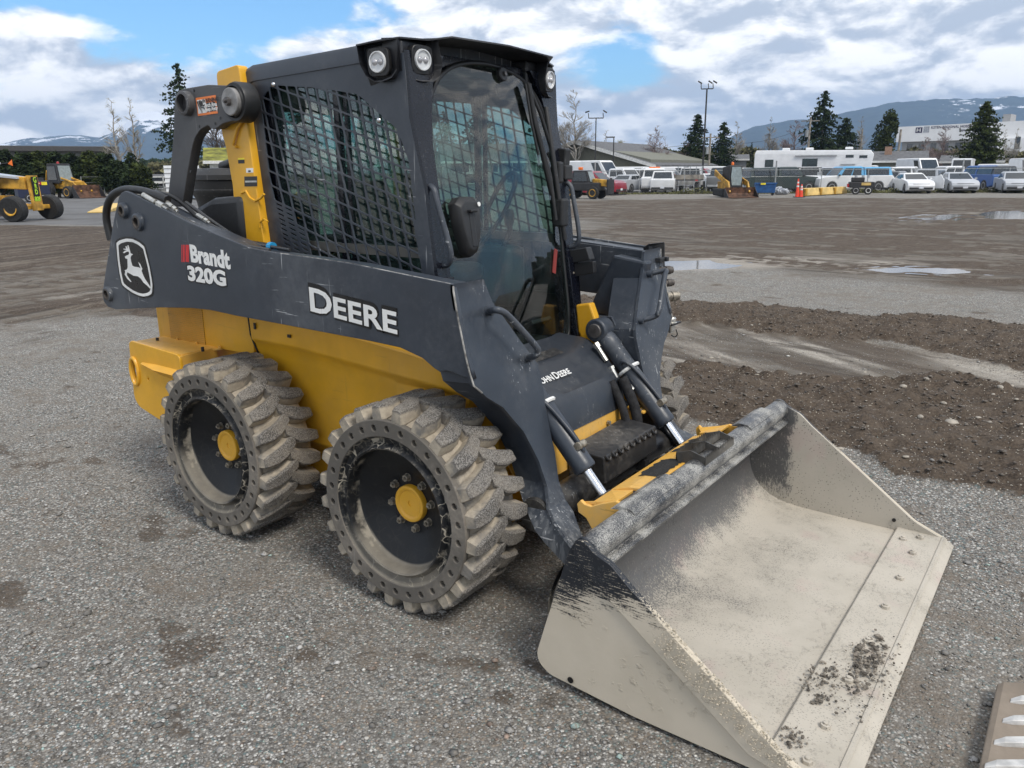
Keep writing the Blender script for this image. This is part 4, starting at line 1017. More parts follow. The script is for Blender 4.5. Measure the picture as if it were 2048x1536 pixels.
for wd, cap in (('J', .036), ('OHN', .029), ('D', .036), ('EERE', .029)):
    y_ += hood_txt(wd, cap, y_, 0)+(.004 if wd in 'JD' else .012)
# yellow sill each side of the cover and cross plate under it
for s in (-1, 1):
    t = MB(); t.prism([(.012, s*.385, 1.03), (.09, s*.385, 1.045), (.14, s*.385, .93), (.20, s*.385, .83), (.27, s*.385, .73), (.34, s*.385, .62), (.31, s*.385, .55), (.22, s*.385, .62), (.12, s*.385, .76), (.03, s*.385, .90)], (0, s*.05, 0))
    t.build('front_sill', M['yellow'], L, bev=.008)
    t = MB(); t.loft([[(.05, s*.36, .80), (.05, s*.44, .80), (-.2, s*.44, .8), (-.2, s*.36, .8)], [(.30, s*.36, .30), (.30, s*.42, .30), (-.2, s*.42, .3), (-.2, s*.36, .3)]]); t.build('frame_cheek', M['yellow'], L, bev=.004)
t = MB(); t.prism([(.345, -.34, .605), (.345, .36, .605), (.36, .36, .45), (.36, -.34, .45)], (-.02, 0, 0)); t.prism([(.345, .28, .60), (.345, .37, .60), (.44, .35, .585), (.44, .30, .585)], (0, 0, -.012)); t.build('cross_plate', M['yellow_worn'], L, bev=.003)
for y, mt, w, h, z in ((-.12, 'red_decal', .05, .022, .515), (-.055, 'white_decal', .07, .03, .513), (.02, 'orange_decal', .04, .02, .53), (.06, 'white_decal', .09, .025, .52), (.14, 'black_decal', .05, .022, .525)):
    t = MB(); t.box((.3625, y, z), (.002, w, h)); t.build('safety_decal', M[mt], L)
for y in (-.16, .12):
    t = MB(); t.hexa((.352, y, .565), (.366, y, .565), .010); t.build('plate_bolt', M['bolt_gray'], L)
t = MB(); t.cyl((0, 0, 0), (0, 0, 0), 0) if False else None
# mud resting on the little shelf
def clods(name, n, cx, cy, z, rx, ry, r0, r1, mt, par=L, shape=None):
    t = MB()
    ico = [(0, 0, 1), (.89, 0, .45), (.28, .85, .45), (-.72, .53, .45), (-.72, -.53, .45), (.28, -.85, .45), (.72, .53, -.45), (-.28, .85, -.45), (-.89, 0, -.45), (-.28, -.85, -.45), (.72, -.53, -.45), (0, 0, -1)]
    fc = [(0, 1, 2), (0, 2, 3), (0, 3, 4), (0, 4, 5), (0, 5, 1), (1, 6, 2), (2, 7, 3), (3, 8, 4), (4, 9, 5), (5, 10, 1), (6, 7, 2), (7, 8, 3), (8, 9, 4), (9, 10, 5), (10, 6, 1), (11, 7, 6), (11, 8, 7), (11, 9, 8), (11, 10, 9), (11, 6, 10)]
    for _ in range(n):
        r = rng.uniform(r0, r1)*(rng.random()**1.0*.8+.4); a = rng.uniform(0, 6.28); q = rng.random()**.6
        x, y = cx+rx*q*math.cos(a), cy+ry*q*math.sin(a)
        if shape is not None:
            x, y, zz = shape(x, y)
        else: zz = z
        sx, sy, sz = r*rng.uniform(.7, 1.3), r*rng.uniform(.7, 1.3), r*rng.uniform(.4, .8)
        t.add([(x+vx*sx*(1+rng.normal(0, .1)), y+vy*sy, zz+vz*sz+sz*.3) for vx, vy, vz in ico], fc)
    o = t.build(name, mt, par); o['kind'] = 'stuff'; return o
clods('mud_crumbs', 90, .385, .325, .588, .045, .05, .003, .008, M['clod'])
# step box with saw-toothed edges
sx0, sx1, sy0, sy1, sz0, sz1 = .40, .535, -.235, .235, .405, .555
t = MB(); t.loft([[(sx0-.03, sy0, sz1), (sx1, sy0, sz1-.012), (sx1+.012, sy0, sz0+.03), (sx1-.02, sy0, sz0), (sx0-.03, sy0, sz0)], [(sx0-.03, sy1, sz1+.01), (sx1, sy1, sz1-.002), (sx1+.012, sy1, sz0+.04), (sx1-.02, sy1, sz0+.01), (sx0-.03, sy1, sz0+.01)]])
sb = t.build('front_step', M['step_steel'], L, bev=.006)
t = MB()
for i in range(9):
    y = sy0+.03+i*(sy1-sy0-.06)/8
    t.tube([(sx1-.002, y-.014, sz1-.008), (sx1+.010, y-.010, sz1-.022), (sx1+.011, y+.002, sz1-.030), (sx1+.008, y+.012, sz1-.02)], .006, 6)
t.build('step_teeth', M['step_steel'], sb, smooth=40)
t = MB(); t.bx(.47, .53, .15, .19, .36, .41); t.build('step_tab', M['step_steel'], sb)

# ---------------------------------------------------------------- cross tube, tilt cylinders, coupler
ct = Vector(P(1079, 1030, 1, -.55)); CTX, CTZ = ct.x, ct.z
t = MB(); t.cyl((CTX-.012, -.57, CTZ), (CTX-.012, .57, CTZ), .066, n=40); crt = t.build('cross_tube', M['black_steel'], L, smooth=40)
for s in (-1, 1):
    t = MB(); t.lathe([(0, .070), (.014, .070), (.016, .066), (.016, .058), (-.05, .056), (-.05, 0)], (CTX-.012, s*.548, CTZ), (0, s, 0), 40); t.build('tube_end', M['black_steel'], crt, smooth=35)
def tilt(s):
    a = Vector((.165, s*.36, .930)); b = Vector((.603, s*.36, .447)); d = (b-a).normalized()
    mid = a+d*.50
    t = MB(); t.lathe([(0, .040), (.02, .047), (.06, .049), (.065, .046), (.25, .046), (.47, .0455), (.49, .047), (.50, .043), (.505, .02)], a+d*.04, d, 32)
    c = t.build('tilt_cylinder', M['graphite'], L, smooth=35)
    t = MB(); t.cyl(a+Vector((0, -.045, 0)), a+Vector((0, .045, 0)), .056, n=28); t.build('cylinder_eye', M['graphite'], c, bev=.008, smooth=40)
    t = MB(); t.cyl(a+Vector((0, -.056, 0)), a+Vector((0, .056, 0)), .034, n=28); t.build('cylinder_pin', M['pinsteel'], c, bev=.003, smooth=40)
    t = MB(); t.cyl(a+d*.53, b, .020, n=24); r = t.build('cylinder_rod', M['chrome'], c, smooth=40)
    t = MB(); t.cyl(b+Vector((0, -.035, 0))+d*.03, b+Vector((0, .035, 0))+d*.03, .034, n=20); t.build('rod_eye', M['black_steel'], c, smooth=40)
    up = d.cross(Vector((0, 1, 0))).normalized(); up = up if up.x+up.z > 0 else -up
    sd = Vector((0, -1, 0))
    # rigid oil line and clamp
    l = [a+d*.20+sd*.046+up*.01, a+d*.19+sd*.055+up*.035, a+d*.24+sd*.04+up*.05, a+d*.33+up*.052+sd*.02, a+d*.46+up*.055+sd*.01, a+d*.49+up*.03]
    t = MB(); t.tube(l, .009, 8, smooth_pts=2); t.build('oil_line', M['graphite'], c, smooth=50)
    t = MB(); t.tube([a+d*.235+(sd*math.cos(w)+up*math.sin(w))*.052 for w in np.linspace(-.6, 2.2, 10)], .009, 6); t.build('white_band', M['white_decal'], c)
    t = MB(); t.cyl(a+d*.45+up*.05+sd*.03, a+d*.45+up*.05-sd*.02, .016, n=12); t.build('line_elbow', M['bolt_gray'], c, smooth=35)
    # lugs on the arm carrying the eye
    t = MB(); t.prism([(.09, s*.425, .98), (.19, s*.425, .985), (.225, s*.425, .92), (.19, s*.425, .87), (.09, s*.425, .86)], (0, s*.014, 0))
    t.build('cylinder_lug', M['graphite'], c, bev=.003)
tilt(-1); tilt(1)
# hoses by the far cylinder
hose('bucket_hose', [(.13, .25, .86), (.22, .27, .76), (.30, .28, .66), (.36, .29, .60)], .013, M['rubber'])
for f0, f1 in (((1196, 695), (1213, 722)), ((1224, 738), (1232, 756)), ((1252, 765), (1266, 780))):
    a, b_ = Vector(P(*f0, 1, .28)), Vector(P(*f1, 1, .28)); t = MB(); t.cyl(a, b_, .012, n=12); t.cyl(a-(b_-a)*.3, a, .016, n=6); t.build('hose_fitting', M['fitting'], L, smooth=30)
sleeve = [tuple(P(a, b, 1, .26)) for a, b in ((1244, 755), (1258, 785), (1270, 815), (1276, 845), (1273, 870), (1262, 890))]
M['sleeve'] = simple('hose_sleeve', (.016, .016, .018), .85, var=.3, scale=30, bump=.008)
hose('sleeved_hose', sleeve, .024, M['sleeve']); hose('sleeved_hose', [(x-.03, y-.05, z-.01) for x, y, z in sleeve], .02, M['sleeve'])
# auxiliary couplings and handle on the far arm
def couplings():
    y0 = .80
    t = MB(); t.prism([(.215, .70, 1.29), (.245, .70, 1.31), (.262, .82, 1.31), (.245, .86, 1.30), (.25, .86, 1.22), (.27, .84, 1.0), (.29, .83, .96), (.25, .80, .96)], (-.012, 0, 0)); pl_ = t.build('coupler_bracket', M['plastic'], ARMF, bev=.003)
    for (px, py), r, ln_, mt in (((1327, 541), .022, .07, 'bushing'), ((1331, 566), .020, .065, 'bushing'), ((1338, 593), .027, .075, 'bolt_gray')):
        c = Vector(P(px, py, 0, .27)); ax = Vector((.55, .85, .02)).normalized()
        c = c-ax*.02
        t = MB(); t.lathe([(-.03, r*.7), (-.02, r*1.1), (.0, r*1.1), (.002, r*.85), (ln_*.4, r*.85), (ln_*.42, r), (ln_*.8, r), (ln_*.82, r*.8), (ln_, r*.8), (ln_, 0)], c, ax, 20); t.build('quick_coupling', M[mt], pl_, smooth=30)
    t = MB(); c = Vector(P(1320, 520, 0, .27)); t.box(c, (.03, .05, .022)); t.box(c+Vector((.01, .04, .002)), (.03, .025, .022)); t.build('latch_block', M['plastic'], pl_, bev=.003)
    c = Vector(P(1342, 648, 0, .29)); t = MB(); t.lathe([(.04, .018), (.03, .026), (.012, .026), (.010, .030), (-.005, .030), (-.006, .022), (-.03, .022), (-.031, .014), (-.045, .014), (-.045, 0)], c, (0, 0, 1), 20); t.build('electric_socket', M['fitting'], pl_, smooth=30)
    t = MB(); t.prism([c+Vector(q) for q in ((-.035, -.05, .0), (.03, -.05, .0), (.03, .06, .0), (-.035, .05, .0))], (0, 0, .008)); t.build('socket_plate', M['plastic'], pl_)
    t = MB(); t.tube([c+Vector(q) for q in ((.02, .02, -.03), (.025, .035, -.06), (.01, .03, -.075), (.0, .01, -.06))], .003, 6, smooth_pts=2); t.build('socket_cap_cord', M['rubber'], pl_)
    t = MB(); t.tube([Vector(P(a, b, 0, .262)) for a, b in ((1326, 560), (1322, 590), (1332, 615), (1340, 640))], .008, 8, smooth_pts=2); t.build('wiring', M['rubber'], pl_)
    # handle over the face plate
    hh = [P(1298, 546, 0, .262), P(1306, 542, 0, .30), P(1317, 544, 0, .318), P(1321, 556, 0, .325), P(1316, 590, 0, .335), P(1309, 620, 0, .34), P(1300, 634, 0, .335), P(1286, 638, 0, .305), P(1284, 637, 0, .28)]
    # printed label on the face plate
    def fq(px, py): return P(px, py, 0, .285)
    t = MB(); t.prism([fq(1288, 593), fq(1306, 588), fq(1308, 612), fq(1297, 628)], (-.002, 0, 0)); t.build('printed_label', M['white_decal'], ARMF)
    t = MB()
    for k in range(4):
        t.prism([P(1294, 598+k*5, 0, .2862), P(1304, 596+k*5, 0, .2862), P(1304, 597.6+k*5, 0, .2862), P(1294, 599.6+k*5, 0, .2862)], (-.0006, 0, 0))
    t.build('label_print', M['black_decal'], ARMF)
couplings()
# box gusset inboard of the far arm, and the same on the near one
for s in (1,):
    t = MB()
    A = [P(a, b, 1, .60) for a, b in ((1226, 510), (1291, 524), (1274, 645), (1182, 628), (1185, 600))]
    A = [(q[0], s*.60, q[2]) for q in A]
    t.prism(A, (0, s*.08, 0)); t.build('arm_gusset', M['graphite'], ARM if s < 0 else ARMF, bev=.012)
    B = [(-.03, s*.60, .94), (.22, s*.60, .93), (.33, s*.45, .93), (.40, s*.45, .60), (.35, s*.47, .36), (.20, s*.50, .30), (.10, s*.52, .6)]
    t = MB(); t.loft([[(-.03, s*.60, .955), (.255, s*.59, .94), (.255, s*.68, .94), (-.03, s*.68, .955)], [(.05, s*.52, .80), (.33, s*.46, .80), (.33, s*.60, .80), (.05, s*.60, .80)], [(.20, s*.49, .50), (.40, s*.455, .55), (.40, s*.52, .55), (.20, s*.55, .50)], [(.38, s*.49, .38), (.45, s*.47, .40), (.45, s*.53, .40), (.38, s*.55, .38)]])
    t.build('arm_knee', M['graphite'], ARM if s < 0 else ARMF, bev=.006)
# quick coupler
t = MB()
t.loft([[(.650, y, .462), (.668, y, .500), (.740, y, .526), (.815, y, .535), (.815, y, .522), (.742, y, .512), (.680, y, .488), (.662, y, .456)] for y in (-.41, .34)])
qc = t.build('quick_coupler', M['yellow_worn'], L, bev=.003)
for s in (-1, 1):
    y0 = s*.545
    t = MB(); t.prism([(x, y0, z) for x, z in [(.600, .472), (.615, .490), (.632, .478), (.660, .476), (.700, .497), (.760, .522), (.800, .515), (.760, .43), (.700, .34), (.660, .33), (.668, .385), (.640, .425), (.606, .440)]], (0, -s*.016, 0))
    t.build('coupler_cheek', M['yellow_worn'], qc, bev=.003)
    t = MB(); t.prism([(.612, s*.53, .480), (.640, s*.50, .474), (.668, s*.41, .498), (.76, s*.41, .520), (.76, s*.53, .520), (.70, s*.53, .497)], (0, 0, -.012)); t.build('coupler_web', M['yellow_worn'], qc, bev=.002)
    t = MB(); t.prism([(.640, s*.52, .40), (.668, s*.52, .470), (.74, s*.52, .50), (.74, s*.52, .38)], (0, -s*.07, 0)); t.build('coupler_wedge_box', M['black_decal'], qc)
M['grip_tape'] = simple('grip_tape', (.020, .019, .018), .9, var=.3, scale=60, bump=.004)
def tape(y0, y1, x0, x1):
    n = 14; up_ = lambda x: float(np.interp(x, [.668, .740, .815], [.500, .526, .535]))+.0022
    a = [(x0+rng.uniform(0, .022), y, 0) for y in np.linspace(y0, y1, n)]; b = [(x1-rng.uniform(0, .012), y+rng.normal(0, .003), 0) for y in np.linspace(y1, y0, n)]
    t = MB(); xm = .740; bb = b[::-1]
    t.sheet([[(p[0], p[1], up_(p[0])) for p in a], [(xm, (p[1]+q[1])/2, up_(xm)) for p, q in zip(a, bb)], [(q[0], q[1], up_(q[0])) for q in bb]]); t.build('grip_tape', M['grip_tape'], qc)
tape(-.27, -.05, .690, .805); tape(.07, .27, .682, .805)

# ---------------------------------------------------------------- bucket
BK = empty('bucket'); BK.parent = L
BY = .93
pr = [(.862, .520), (.815, .470), (.770, .400), (.742, .320), (.735, .240), (.752, .165), (.800, .095), (.870, .052), (.960, .034), (1.10, .028), (1.47, .026)]
for _ in range(2):
    q = [pr[0]]
    for a, b in zip(pr[:-1], pr[1:]): q += [(a[0]*.75+b[0]*.25, a[1]*.75+b[1]*.25), (a[0]*.25+b[0]*.75, a[1]*.25+b[1]*.75)]
    q.append(pr[-1]); pr = q
t = MB(); ny = 25
inner = [[(x, y, z) for y in np.linspace(-BY+.006, BY-.006, ny)] for x, z in pr]
t.sheet(inner); bi = t.build('bucket_liner', M['bucket_in'], BK, smooth=60)
outer = []
for i, (x, z) in enumerate(pr):
    a = pr[max(i-1, 0)]; b = pr[min(i+1, len(pr)-1)]; tx, tz = b[0]-a[0], b[1]-a[1]; l = math.hypot(tx, tz); nx, nz = tz/l, -tx/l
    outer.append((x+nx*.012, max(z+nz*.012, .010)))
t = MB(); t.sheet([[(x, y, z) for y in np.linspace(-BY+.006, BY-.006, 3)] for x, z in outer]); t.build('bucket_shell', M['bucket_out'], BK, smooth=60)
side = [(.850, .565), (.872, .560), (.905, .530), (.965, .508), (1.02, .460), (1.52, .086), (1.685, .016), (1.66, .006), (1.05, .012), (.74, .035), (.700, .062), (.690, .095), (.72, .20), (.812, .51)]
def side_of(s):
    p = plate('side_plate', [rounded(side, .015, 2)], side_frame(s*BY), .012, M['bucket_out'] if s < 0 else M['bucket_in'], BK, .002)
    # raised side cutter along the sloping edge, outside
    sc = [(.848, .560), (.874, .558), (.905, .530), (.965, .508), (1.02, .460), (1.52, .086), (1.66, .028), (1.60, .020), (1.42, .060), (.88, .455), (.835, .512)]
    o = plate('side_cutter', [rounded(sc, .012, 2)], side_frame(s*(BY+.012)), .013, M['bucket_out'], p, .002)
    return p
sp = side_of(-1); sp2 = side_of(1)
sp['label'] = 'near bucket side plate, black paint showing through pale clay'; sp2['label'] = 'far bucket side plate coated in beige clay'
t = MB(); h = P(1141, 1360, 1, -BY-.008); t.lathe([(0, .011), (.002, .011), (.002, 0)], h, (0, -1, 0), 14); t.build('drain_hole', M['black_decal'], sp)
t = MB(); h = P(1788, 1040, 1, BY-.008); t.lathe([(0, .009), (.003, .009), (.003, 0)], h, (0, -1, 0), 10); t.build('plug_hole', M['black_decal'], sp2)
# top rail: tube with cap flange, wear pads and serrated step
t = MB(); c = (.862, .512); arc = [(c[0]+.046*math.cos(a), c[1]+.046*math.sin(a)) for a in np.linspace(2.75, -.95, 14)]
ring = arc+[(c[0]+.045, .470), (c[0]+.036, .468), (c[0]+.030, .475), (c[0]-.04, .475)]
t.loft([[(x, y, z) for x, z in ring] for y in np.linspace(-BY+.006, BY-.006, 2)]); rail = t.build('top_rail', M['bucket_rail'], BK, smooth=40)
t = MB(); t.prism([(.905, -BY+.03, .473), (.922, -BY+.03, .468), (.922, BY-.03, .468), (.905, BY-.03, .473)], (0, 0, -.008)); t.build('rail_lip', M['bucket_rail'], rail)
for y0, y1 in ((-.66, -.30), (.44, .74)):
    t = MB(); t.loft([[(.800, y, .545), (.835, y, .566), (.880, y, .564), (.898, y, .548), (.893, y, .540), (.83, y, .55)] for y in (y0, y1)]); t.build('wear_pad', M['bucket_rail'], rail, bev=.002)
M['worn_steel'] = painted('worn_steel', (.05, .048, .045), .5, dust=(.36, .33, .28), dust_amt=.6, scratch=.4)
bs = MB()
ys, ye = -.08, .22
for xx, zz in ((.775, .565), (.835, .585), (.895, .568)):
    n = 16; lo = []; 
    pts_ = []
    for i in range(n*2+1):
        y = ys+(ye-ys)*i/(n*2); pts_.append((xx, y, zz+(.014 if i % 2 else 0)))
    bs.loft([pts_, [(x, y, zz-.028) for x, y, z in pts_], [(x+.005, y, zz-.028) for x, y, z in pts_], [(x+.005, y, z) for x, y, z in pts_]], caps=False, closed=False)
for y in (ys, ye-.005, .06): bs.prism([(.775, y, .57), (.835, y, .59), (.90, y, .572), (.895, y, .53), (.79, y, .52)], (0, .006, 0))
bs.build('bucket_step', M['worn_steel'], BK)
# bolt-on cutting edge and its nuts
t = MB(); t.prism([(1.445, -BY-.004, .030), (1.455, -BY-.004, .044), (1.640, -BY-.004, .040), (1.690, -BY-.004, .012), (1.690, -BY-.004, .006), (1.445, -BY-.004, .010)], (0, 2*BY+.008, 0)); ce = t.build('cutting_edge', M['bucket_in'], BK, bev=.003)
t = MB(); t.prism([(1.655, -BY, .0375), (1.650, -BY, .0445), (1.640, -BY, .0445), (1.636, -BY, .040)], (0, 2*BY, 0)); t.build('edge_bead', M['bucket_in'], ce)
for y in (-.86, -.68, -.41, -.14, .14, .41, .68, .86, .80):
    x = 1.560 if y != .80 else 1.50
    t = MB(); t.hexa((x, y, .040), (x, y, .054), .0165); t.cyl((x, y, .053), (x, y, .060), .008, n=10); t.build('edge_bolt', M['bucket_in'], ce, bev=.002)
def on_floor(x, y): return x, y, .046+rng.uniform(0, .006)
clods('mud_clods', 170, 1.585, -.28, .045, .05, .20, .003, .011, M['clod'], BK, on_floor)
clods('mud_clods', 260, 1.60, -.34, .045, .10, .30, .0015, .006, M['clod'], BK, on_floor)
clods('mud_clods', 120, 1.49, -.46, .045, .06, .14, .002, .008, M['clod'], BK, on_floor)
clods('mud_clods', 60, 1.50, -.78, .045, .04, .06, .002, .007, M['clod'], BK, on_floor)

# dried clay crust along the near side cutter and plate edge
M['clay'] = simple('dried_clay', (.48, .425, .335), .95, var=.12, scale=20, bump=.003)
def on_cutter(x, y):
    u = .22+.78*rng.random()**.9; w = rng.uniform(-1, 1); w = w*(.042 if rng.random() < .6 else .048)
    bx_, bz_ = 1.02+(1.56-1.02)*u, .425+(.050-.425)*u
    return bx_+w*.62, -BY-.0245, bz_+w*.72
clods('clay_crust', 800, 0, 0, 0, 0, 0, .0012, .0040, M['clay'], BK, on_cutter)
def on_edge(x, y):
    u = .2+.8*rng.random(); return 1.00+(1.55-1.0)*u+rng.normal(0, .003), -BY+rng.uniform(-.018, .006), .478+(.070-.478)*u+rng.normal(0, .002)
clods('clay_crust', 110, 0, 0, 0, 0, 0, .002, .006, M['clay'], BK, on_edge)

# ================================================================ GROUND
def _hash(ix, iy, seed):
    h = (ix.astype(np.int64)*374761393+iy.astype(np.int64)*668265263+seed*974711) & 0x7fffffff
    h = ((h ^ (h >> 13))*1274126177) & 0x7fffffff
    return ((h ^ (h >> 16)) & 0xffffff)/float(0xffffff)
def vnoise(x, y, seed=0):
    ix, iy = np.floor(x), np.floor(y); fx, fy = x-ix, y-iy
    fx = fx*fx*fx*(fx*(fx*6-15)+10); fy = fy*fy*fy*(fy*(fy*6-15)+10)
    a, b, c, d = _hash(ix, iy, seed), _hash(ix+1, iy, seed), _hash(ix, iy+1, seed), _hash(ix+1, iy+1, seed)
    return (a*(1-fx)+b*fx)*(1-fy)+(c*(1-fx)+d*fx)*fy
def fbm(x, y, o=5, seed=0, g=.5):
    s = 0; a = 1; t = 0
    for k in range(o):
        s = s+a*vnoise(x*2**k+k*17.3, y*2**k-k*9.1, seed+k*7); t += a; a *= g
    return s/t
def sstep(a, b, x):
    t = np.clip((x-a)/(b-a), 0, 1); return t*t*(3-2*t)
def inside(poly, x, y):
    """signed-ish distance to polygon edge: positive inside"""
    poly = np.array(poly); n = len(poly); d = np.full(x.shape, 1e9); ins = np.zeros(x.shape, bool)
    for i in range(n):
        ax, ay = poly[i-1]; bx, by = poly[i]
        ex, ey = bx-ax, by-ay; t = np.clip(((x-ax)*ex+(y-ay)*ey)/(ex*ex+ey*ey), 0, 1)
        d = np.minimum(d, np.hypot(x-ax-ex*t, y-ay-ey*t))
        if ay != by:
            cond = ((ay > y) != (by > y)) & (x < ex*(y-ay)/(by-ay)+ax); ins ^= cond
    return np.where(ins, d, -d)
def gp(pts): return [tuple(G(a, b)[:2]) for a, b in pts]
def ext(pts, k):      # push the last point further out along its direction
    return pts
# bands of loose soil, compacted strips and puddles, measured on the ground plane
A_ = gp([(1100, 595), (1353, 600), (1573, 614), (1697, 626), (2048, 649), (2600, 690), (2600, 800), (2048, 738), (1862, 700), (1738, 683), (1531, 667), (1366, 646), (1100, 640)])
C_ = gp([(1100, 705), (1366, 722), (1531, 752), (1689, 762), (1862, 752), (2048, 780), (2600, 850), (2600, 1150), (2048, 1000), (1821, 952), (1688, 907), (1448, 862), (1378, 842), (1100, 830)])
B_ = gp([(1250, 630), (1366, 638), (1560, 655), (1760, 680), (2100, 745), (2600, 815), (2600, 870), (2048, 800), (1862, 765), (1640, 765), (1500, 745), (1366, 735), (1250, 730)])
L1 = gp([(-500, 455), (0, 450), (240, 452), (420, 455), (420, 500), (215, 515), (0, 540), (-500, 590)])
L2 = gp([(-500, 640), (0, 612), (215, 598), (420, 590), (430, 640), (300, 640), (120, 618), (0, 628), (-500, 680)])
L3 = gp([(-500, 700), (0, 655), (215, 630), (430, 640), (520, 800), (520, 500), (215, 500), (0, 530), (-500, 600)])
FAR = gp([(1100, 400), (1500, 395), (2700, 395), (2700, 700), (2048, 585), (1700, 560), (1340, 520), (1100, 500)])
WET = [gp([(1330, 508), (1420, 505), (1560, 512), (1700, 516), (1680, 528), (1480, 536), (1400, 541), (1330, 538)]), gp([(1700, 530), (1760, 518), (1830, 517), (1900, 530), (1990, 546), (1900, 550), (1800, 545), (1700, 540)]), gp([(1990, 498), (2048, 500), (2140, 510), (2060, 514), (2000, 508)]), gp([(150, 589), (205, 584), (300, 582), (300, 592), (205, 595), (160, 597)])]
PUD = [gp([(1330, 521), (1420, 519), (1480, 524), (1500, 529), (1440, 536), (1330, 538)]),
       gp([(1730, 537), (1800, 531), (1880, 533), (1990, 545), (1900, 547), (1800, 543)]),
       gp([(1800, 436), (1850, 429), (1905, 425), (1925, 430), (1900, 439), (1850, 441)]),
       gp([(1930, 429), (1975, 420), (2060, 421), (2120, 432), (2040, 439), (1960, 438)])]
def ground_fields(X, Y):
    wob = lambda s, a: (fbm(X/s, Y/s, 4, 3)-.5)*a
    a = sstep(-.06, .14, inside(A_, X, Y)+wob(.5, .5)); c = sstep(-.05, .10, inside(C_, X, Y)+wob(.45, .42))
    l1 = sstep(-.3, .6, inside(L1, X, Y)+wob(2, 2.4)); l2 = sstep(-.1, .2, inside(L2, X, Y)+wob(.8, .9))
    strip = sstep(-.1, .2, inside(B_, X, Y)+wob(.5, .5))
    far = sstep(-1, 2.0, inside(FAR, X, Y)+wob(4, 5)); l3 = sstep(-.4, .5, inside(L3, X, Y)+wob(1.5, 1.8))
    pud = np.full(X.shape, -9.)
    for p in PUD: pud = np.maximum(pud, inside(p, X, Y)+(fbm(X/1.1, Y/2.6, 5, 9)-.60)*1.9)
    # scattered dirt on the gravel
    d = fbm(X/1.3, Y/.8, 5, 21); dirt = sstep(.58, .86, d)*.30
    d2 = fbm(X/.35+5, Y/.25, 4, 31); dirt = np.maximum(dirt, sstep(.72, .80, d2)*.5)
    soil = np.clip(a+c+l1*.85+l2*.8, 0, 1)
    far_m = fbm((X*.9+Y*.44)/1.3, (Y*.9-X*.44)/.45, 5, 41); far_soil = far*sstep(.40, .60, far_m)
    # ruts
    def ruts(th, su, sv, seed, lo, hi):
        u = X*math.cos(th)+Y*math.sin(th); v = -X*math.sin(th)+Y*math.cos(th)
        v = v+(fbm(u/9, v/9, 3, seed+5)-.5)*2.2
        n = fbm(u/su, v/sv, 4, seed); return sstep(lo, hi, n)
    dl = np.array(G(215, 505)[:2])-np.array(G(0, 530)[:2]); thl = math.atan2(dl[1], dl[0])
    rl = ruts(thl, 7, .13, 51, .46, .58)*l3
    dr = np.array(G(1900, 470)[:2])-np.array(G(1400, 440)[:2]); thr = math.atan2(dr[1], dr[0])
    rr = ruts(thr, 9, .22, 61, .47, .62)*far
    # wide turning arcs left by tyres in the far yard
    cx, cy = G(1500, 470)[:2]; R = np.hypot(X-cx, Y-cy); arc = 0
    for r0 in (7.0, 7.5, 9.6, 10.1, 4.2): arc = np.maximum(arc, np.exp(-((R-r0-(fbm(X/3, Y/3, 2, 71)-.5)*1.5)/.10)**2))
    arc = arc*far*.9
    h = np.zeros(X.shape)
    n1 = fbm(X/.5, Y/.5, 5, 81, .55); n2 = fbm(X/.09, Y/.09, 4, 82, .6); n3 = fbm(X/3.5, Y/3.5, 3, 83)
    lum = sstep(.45, .75, n1)
    h += (n3-.5)*.03+(n2-.5)*.010+(n1-.5)*.008
    h += (a+c)*(.030+.040*lum+(n2-.5)*.085+(fbm(X/.22, Y/.22, 3, 88)-.5)*.05)+(l1+l2)*.5*(.02+.03*lum+(n2-.5)*.04)
    # tread imprints crossing the compacted strip edge
    u = X*.35+Y*.94; tread = .5+.5*np.sin(u*2*math.pi/.11); tr_m = sstep(-.25, .0, inside(B_, X, Y))*sstep(.45, .0, inside(B_, X, Y))
    h += tr_m*(tread-.5)*.018-strip*.01
    h -= rl*.025+rr*.02+arc*.02; h += (rl > .02)*0
    h = np.where(pud > -.25, h*(1-sstep(-.25, .1, pud))-.03*sstep(-.15, .35, pud), h)
    # keep the pads under the loader's wheels and bucket level
    pad = np.zeros(X.shape)
    for (px, py, rx, ry) in ((0, -.75, .35, .30), (-1.17, -.75, .35, .30), (0, .75, .35, .30), (-1.17, .75, .35, .30), (1.2, 0, .75, 1.15)):
        pad = np.maximum(pad, sstep(1.25, .9, np.maximum(np.abs(X-px)/rx, np.abs(Y-py)/ry)))
    h = h*(1-pad)-.004*pad
    h = h-.004
    ub = X*.80-Y*.60; vb = X*.60+Y*.80; pale = np.clip(strip*sstep(.46, .66, fbm(ub/2.6, vb/.22, 5, 91)), 0, 1)
    pale = np.maximum(pale, sstep(.35, -.05, np.abs(pud+.15))*.5*(pud > -.8))
    for p in WET: pale = np.maximum(pale, sstep(-.5, .5, inside(p, X, Y)+(fbm(X/1.6, Y/1.6, 4, 33)-.5)*1.6)*(.45+.5*sstep(.4, .62, fbm(ub/3, vb/.35, 4, 35))))
    soilv = np.clip(np.maximum.reduce([soil, dirt*(1-strip), far_soil*.75, rl*.6, rr*.7, arc*.8, l3*.35*np.ones_like(soil), strip*.5*sstep(.35, .65, fbm(ub/1.6, vb/.3, 5, 97))]), 0, 1)
    muddy = np.clip(far*.95+l3*.7+strip, 0, 1)
    return h, soilv, pale, muddy
def axis_pts(c, lo, hi, fine, half, growth):
    pts = list(np.arange(c-half, c+half+1e-6, fine)); s = fine; p = pts[-1]
    while p < hi: s *= growth; p += s; pts.append(p)
    s = fine; p = pts[0]; pre = []
    while p > lo: s *= growth; p -= s; pre.append(p)
    return np.array(pre[::-1]+pts)
